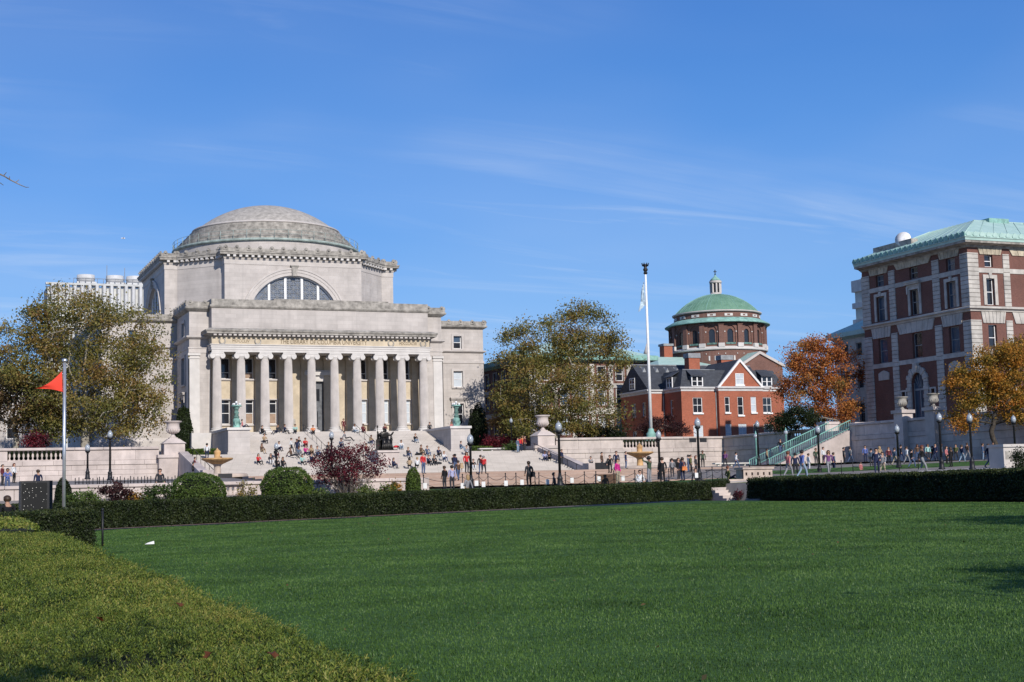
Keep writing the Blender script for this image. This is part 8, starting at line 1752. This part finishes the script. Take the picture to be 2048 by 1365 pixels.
# long table with brown cloth, second table
def table(px0, px1, Yn, h, cloth_m, label, drape=True):
    a, b = atY(px0, 950, Yn), atY(px1, 950, Yn); z = z_ground(a.x, Yn); T = thing('table', label, 'table', ((a.x + b.x) / 2, Yn, z))
    mb = MB(); mb.box(a.x, b.x, Yn - 0.38, Yn + 0.38, z + h - 0.05, z + h); mb.build('top', cloth_m, T)
    if drape: mb = MB(); mb.box(a.x + 0.01, b.x - 0.01, Yn - 0.40, Yn - 0.385, z + 0.1, z + h - 0.02); mb.build('cloth', cloth_m, T)
    for x in (a.x + 0.08, b.x - 0.08):
        for y in (Yn - 0.3, Yn + 0.3): mb = MB(); mb.tube([(x, y, z), (x, y, z + h - 0.05)], 0.022, 5); mb.build('leg', M['lead'], T)
table(1192, 1230, 95, 0.76, CL['brown'], 'table under a brown cloth left of the pink jacket'); table(1416, 1450, 93, 0.76, CL['charcoal'], 'dark folding table between the sign lamp post and the ledge', False)
# black screens on the court
for (p0, p1, y0, y1, Yn, lb) in ((1191, 1219, 926, 941, 150, 'black screen panel on the court below the right terrace wall'), (1340, 1367, 919, 936, 150, 'black screen panel on the court behind the orange shoulder bag'), (437, 464, 948, 960, 139, 'black box at the foot of the left fountain')):
    a, b = atY(p0, y0, Yn), atY(p1, y1, Yn); zg = z_ground(a.x, Yn); Q = thing('screen_panel', lb, 'screen', ((a.x + b.x) / 2, Yn, zg), 'black panels on the court')
    mb = MB(); mb.box(a.x, b.x, Yn - 0.12, Yn + 0.12, max(zg + 0.12, b.z), a.z); mb.build('panel', M['iron'], Q)
    for x in (a.x + 0.15, b.x - 0.15): mb = MB(); mb.box(x - 0.05, x + 0.05, Yn - 0.3, Yn + 0.3, zg, max(zg + 0.12, b.z) - 0.002); mb.build('foot', M['iron'], Q)
# stone benches
for (p0, p1, yt, Yn, lb) in ((1427, 1497, 920, 152, 'long pale stone bench before the right terrace wall'), (957, 1011, 897, 172, 'pale stone bench on the landing right of the steps')):
    a, b = atY(p0, yt, Yn), atY(p1, yt, Yn); zg = z_ground(a.x, Yn); Q = thing('stone_bench', lb, 'bench', ((a.x + b.x) / 2, Yn, zg), 'stone benches'); h = max(0.5, min(0.8, a.z - zg))
    mb = MB(); mb.box(a.x, b.x, Yn - 0.35, Yn + 0.35, zg + h - 0.14, zg + h); mb.build('seat', M['limew'], Q)
    for t in (0.12, 0.5, 0.88): x = a.x + (b.x - a.x) * t; mb = MB(); mb.lathe([(0.24, zg), (0.16, zg + 0.15), (0.12, zg + h * 0.5), (0.22, zg + h - 0.15)], x, Yn, 10); mb.build('leg', M['limew'], Q)
# black speckled cabinet behind the left hedge
Yc = 57.0; a, b = atY(41, 963, Yc), atY(105, 1022, Yc); zg = z_lawn(a.x, Yc)
KB = thing('cabinet', 'black boxy cabinet with white specks behind the left hedge block', 'cabinet', ((a.x + b.x) / 2, Yc, zg))
mb = MB(); mb.box(a.x, b.x, Yc, Yc + 0.8, zg + 0.08, a.z); mb.build('body', M['iron'], KB)
def speck_mat():
    m, nt, p = _pr('speckled_panel'); n = nt.nodes; L = nt.links.new; p.inputs['Roughness'].default_value = 0.5; geo = n.new('ShaderNodeNewGeometry'); v = n.new('ShaderNodeTexVoronoi'); v.inputs['Scale'].default_value = 11; L(geo.outputs['Position'], v.inputs['Vector']); r = n.new('ShaderNodeValToRGB'); r.color_ramp.elements[0].position = 0.10; r.color_ramp.elements[1].position = 0.17; r.color_ramp.elements[0].color = (0.6, 0.58, 0.52, 1); r.color_ramp.elements[1].color = (0.010, 0.010, 0.010, 1); L(v.outputs['Distance'], r.inputs[0]); L(r.outputs[0], p.inputs['Base Color']); p.inputs['Specular IOR Level'].default_value = 0.15; return m
mb = MB(); mb.box(a.x + 0.05, b.x - 0.2, Yc - 0.02, Yc - 0.003, zg + 0.15, a.z - 0.06); mb.build('front_panel', speck_mat(), KB)
mb = MB(); mb.box(b.x - 0.16, b.x - 0.03, Yc - 0.03, Yc - 0.002, zg + 0.1, a.z - 0.02); mb.build('side_post', M['iron'], KB)
# stone block with plaque at the far right
Yc = 86.0; a, b = atY(2004, 889, Yc), atY(2075, 940, Yc); zg = z_walk(a.x, Yc)
SB = thing('stone_block', 'pale stone block with a dark plaque at the far right', 'monument', ((a.x + b.x) / 2, Yc, zg))
mb = MB(); mb.box(a.x + 0.1, b.x, Yc, Yc + 1.6, zg - 0.3, a.z - 0.2); mb.build('body', M['limep'], SB); mb = MB(); mb.box(a.x, b.x + 0.1, Yc - 0.12, Yc + 1.7, a.z - 0.2, a.z); mb.build('cap', M['limep'], SB); mb = MB(); mb.box(a.x + 0.25, a.x + 1.0, Yc - 0.02, Yc + 0.02, a.z - 1.1, a.z - 0.5); mb.build('plaque', M['limed'], SB)
# white scrap on the lawn
x, y = 7.39, 48.5; z = z_lawn(x, y) + 0.02
mb = MB(); mb.hull([(x - 0.16, y - 0.1, z), (x + 0.16, y - 0.06, z), (x + 0.13, y + 0.1, z), (x - 0.1, y + 0.08, z)], [(x - 0.05, y - 0.04, z + 0.05), (x + 0.15, y - 0.02, z + 0.10), (x + 0.1, y + 0.05, z + 0.07), (x - 0.03, y + 0.04, z + 0.05)]); tag(mb.build('plastic_bag', M['paper']), 'white scrap of plastic lying on the lawn near the left hedge', 'litter')
mb = MB(); p = atY(246, 477, 900); mb.tube([(p.x - 1.2, 900, p.z), (p.x + 1.2, 900, p.z)], [0.25, 0.4], 8); mb.add([(p.x - 0.3, 899, p.z), (p.x + 0.4, 899, p.z), (p.x + 0.2, 901.5, p.z), (p.x - 0.1, 901.5, p.z)], [(0, 1, 2, 3)]); mb.add([(p.x - 0.3, 899, p.z + 0.08), (p.x + 0.4, 899, p.z + 0.08), (p.x + 0.2, 896.5, p.z + 0.08), (p.x - 0.1, 896.5, p.z + 0.08)], [(0, 1, 2, 3)]); tag(mb.build('aircraft', M['white']), 'tiny white aircraft in the sky left of the dome', 'aircraft')
# render settings that belong to the scene
S.cycles.max_bounces = 6; S.cycles.diffuse_bounces = 3; S.cycles.glossy_bounces = 2; S.cycles.transmission_bounces = 3; S.cycles.transparent_max_bounces = 4
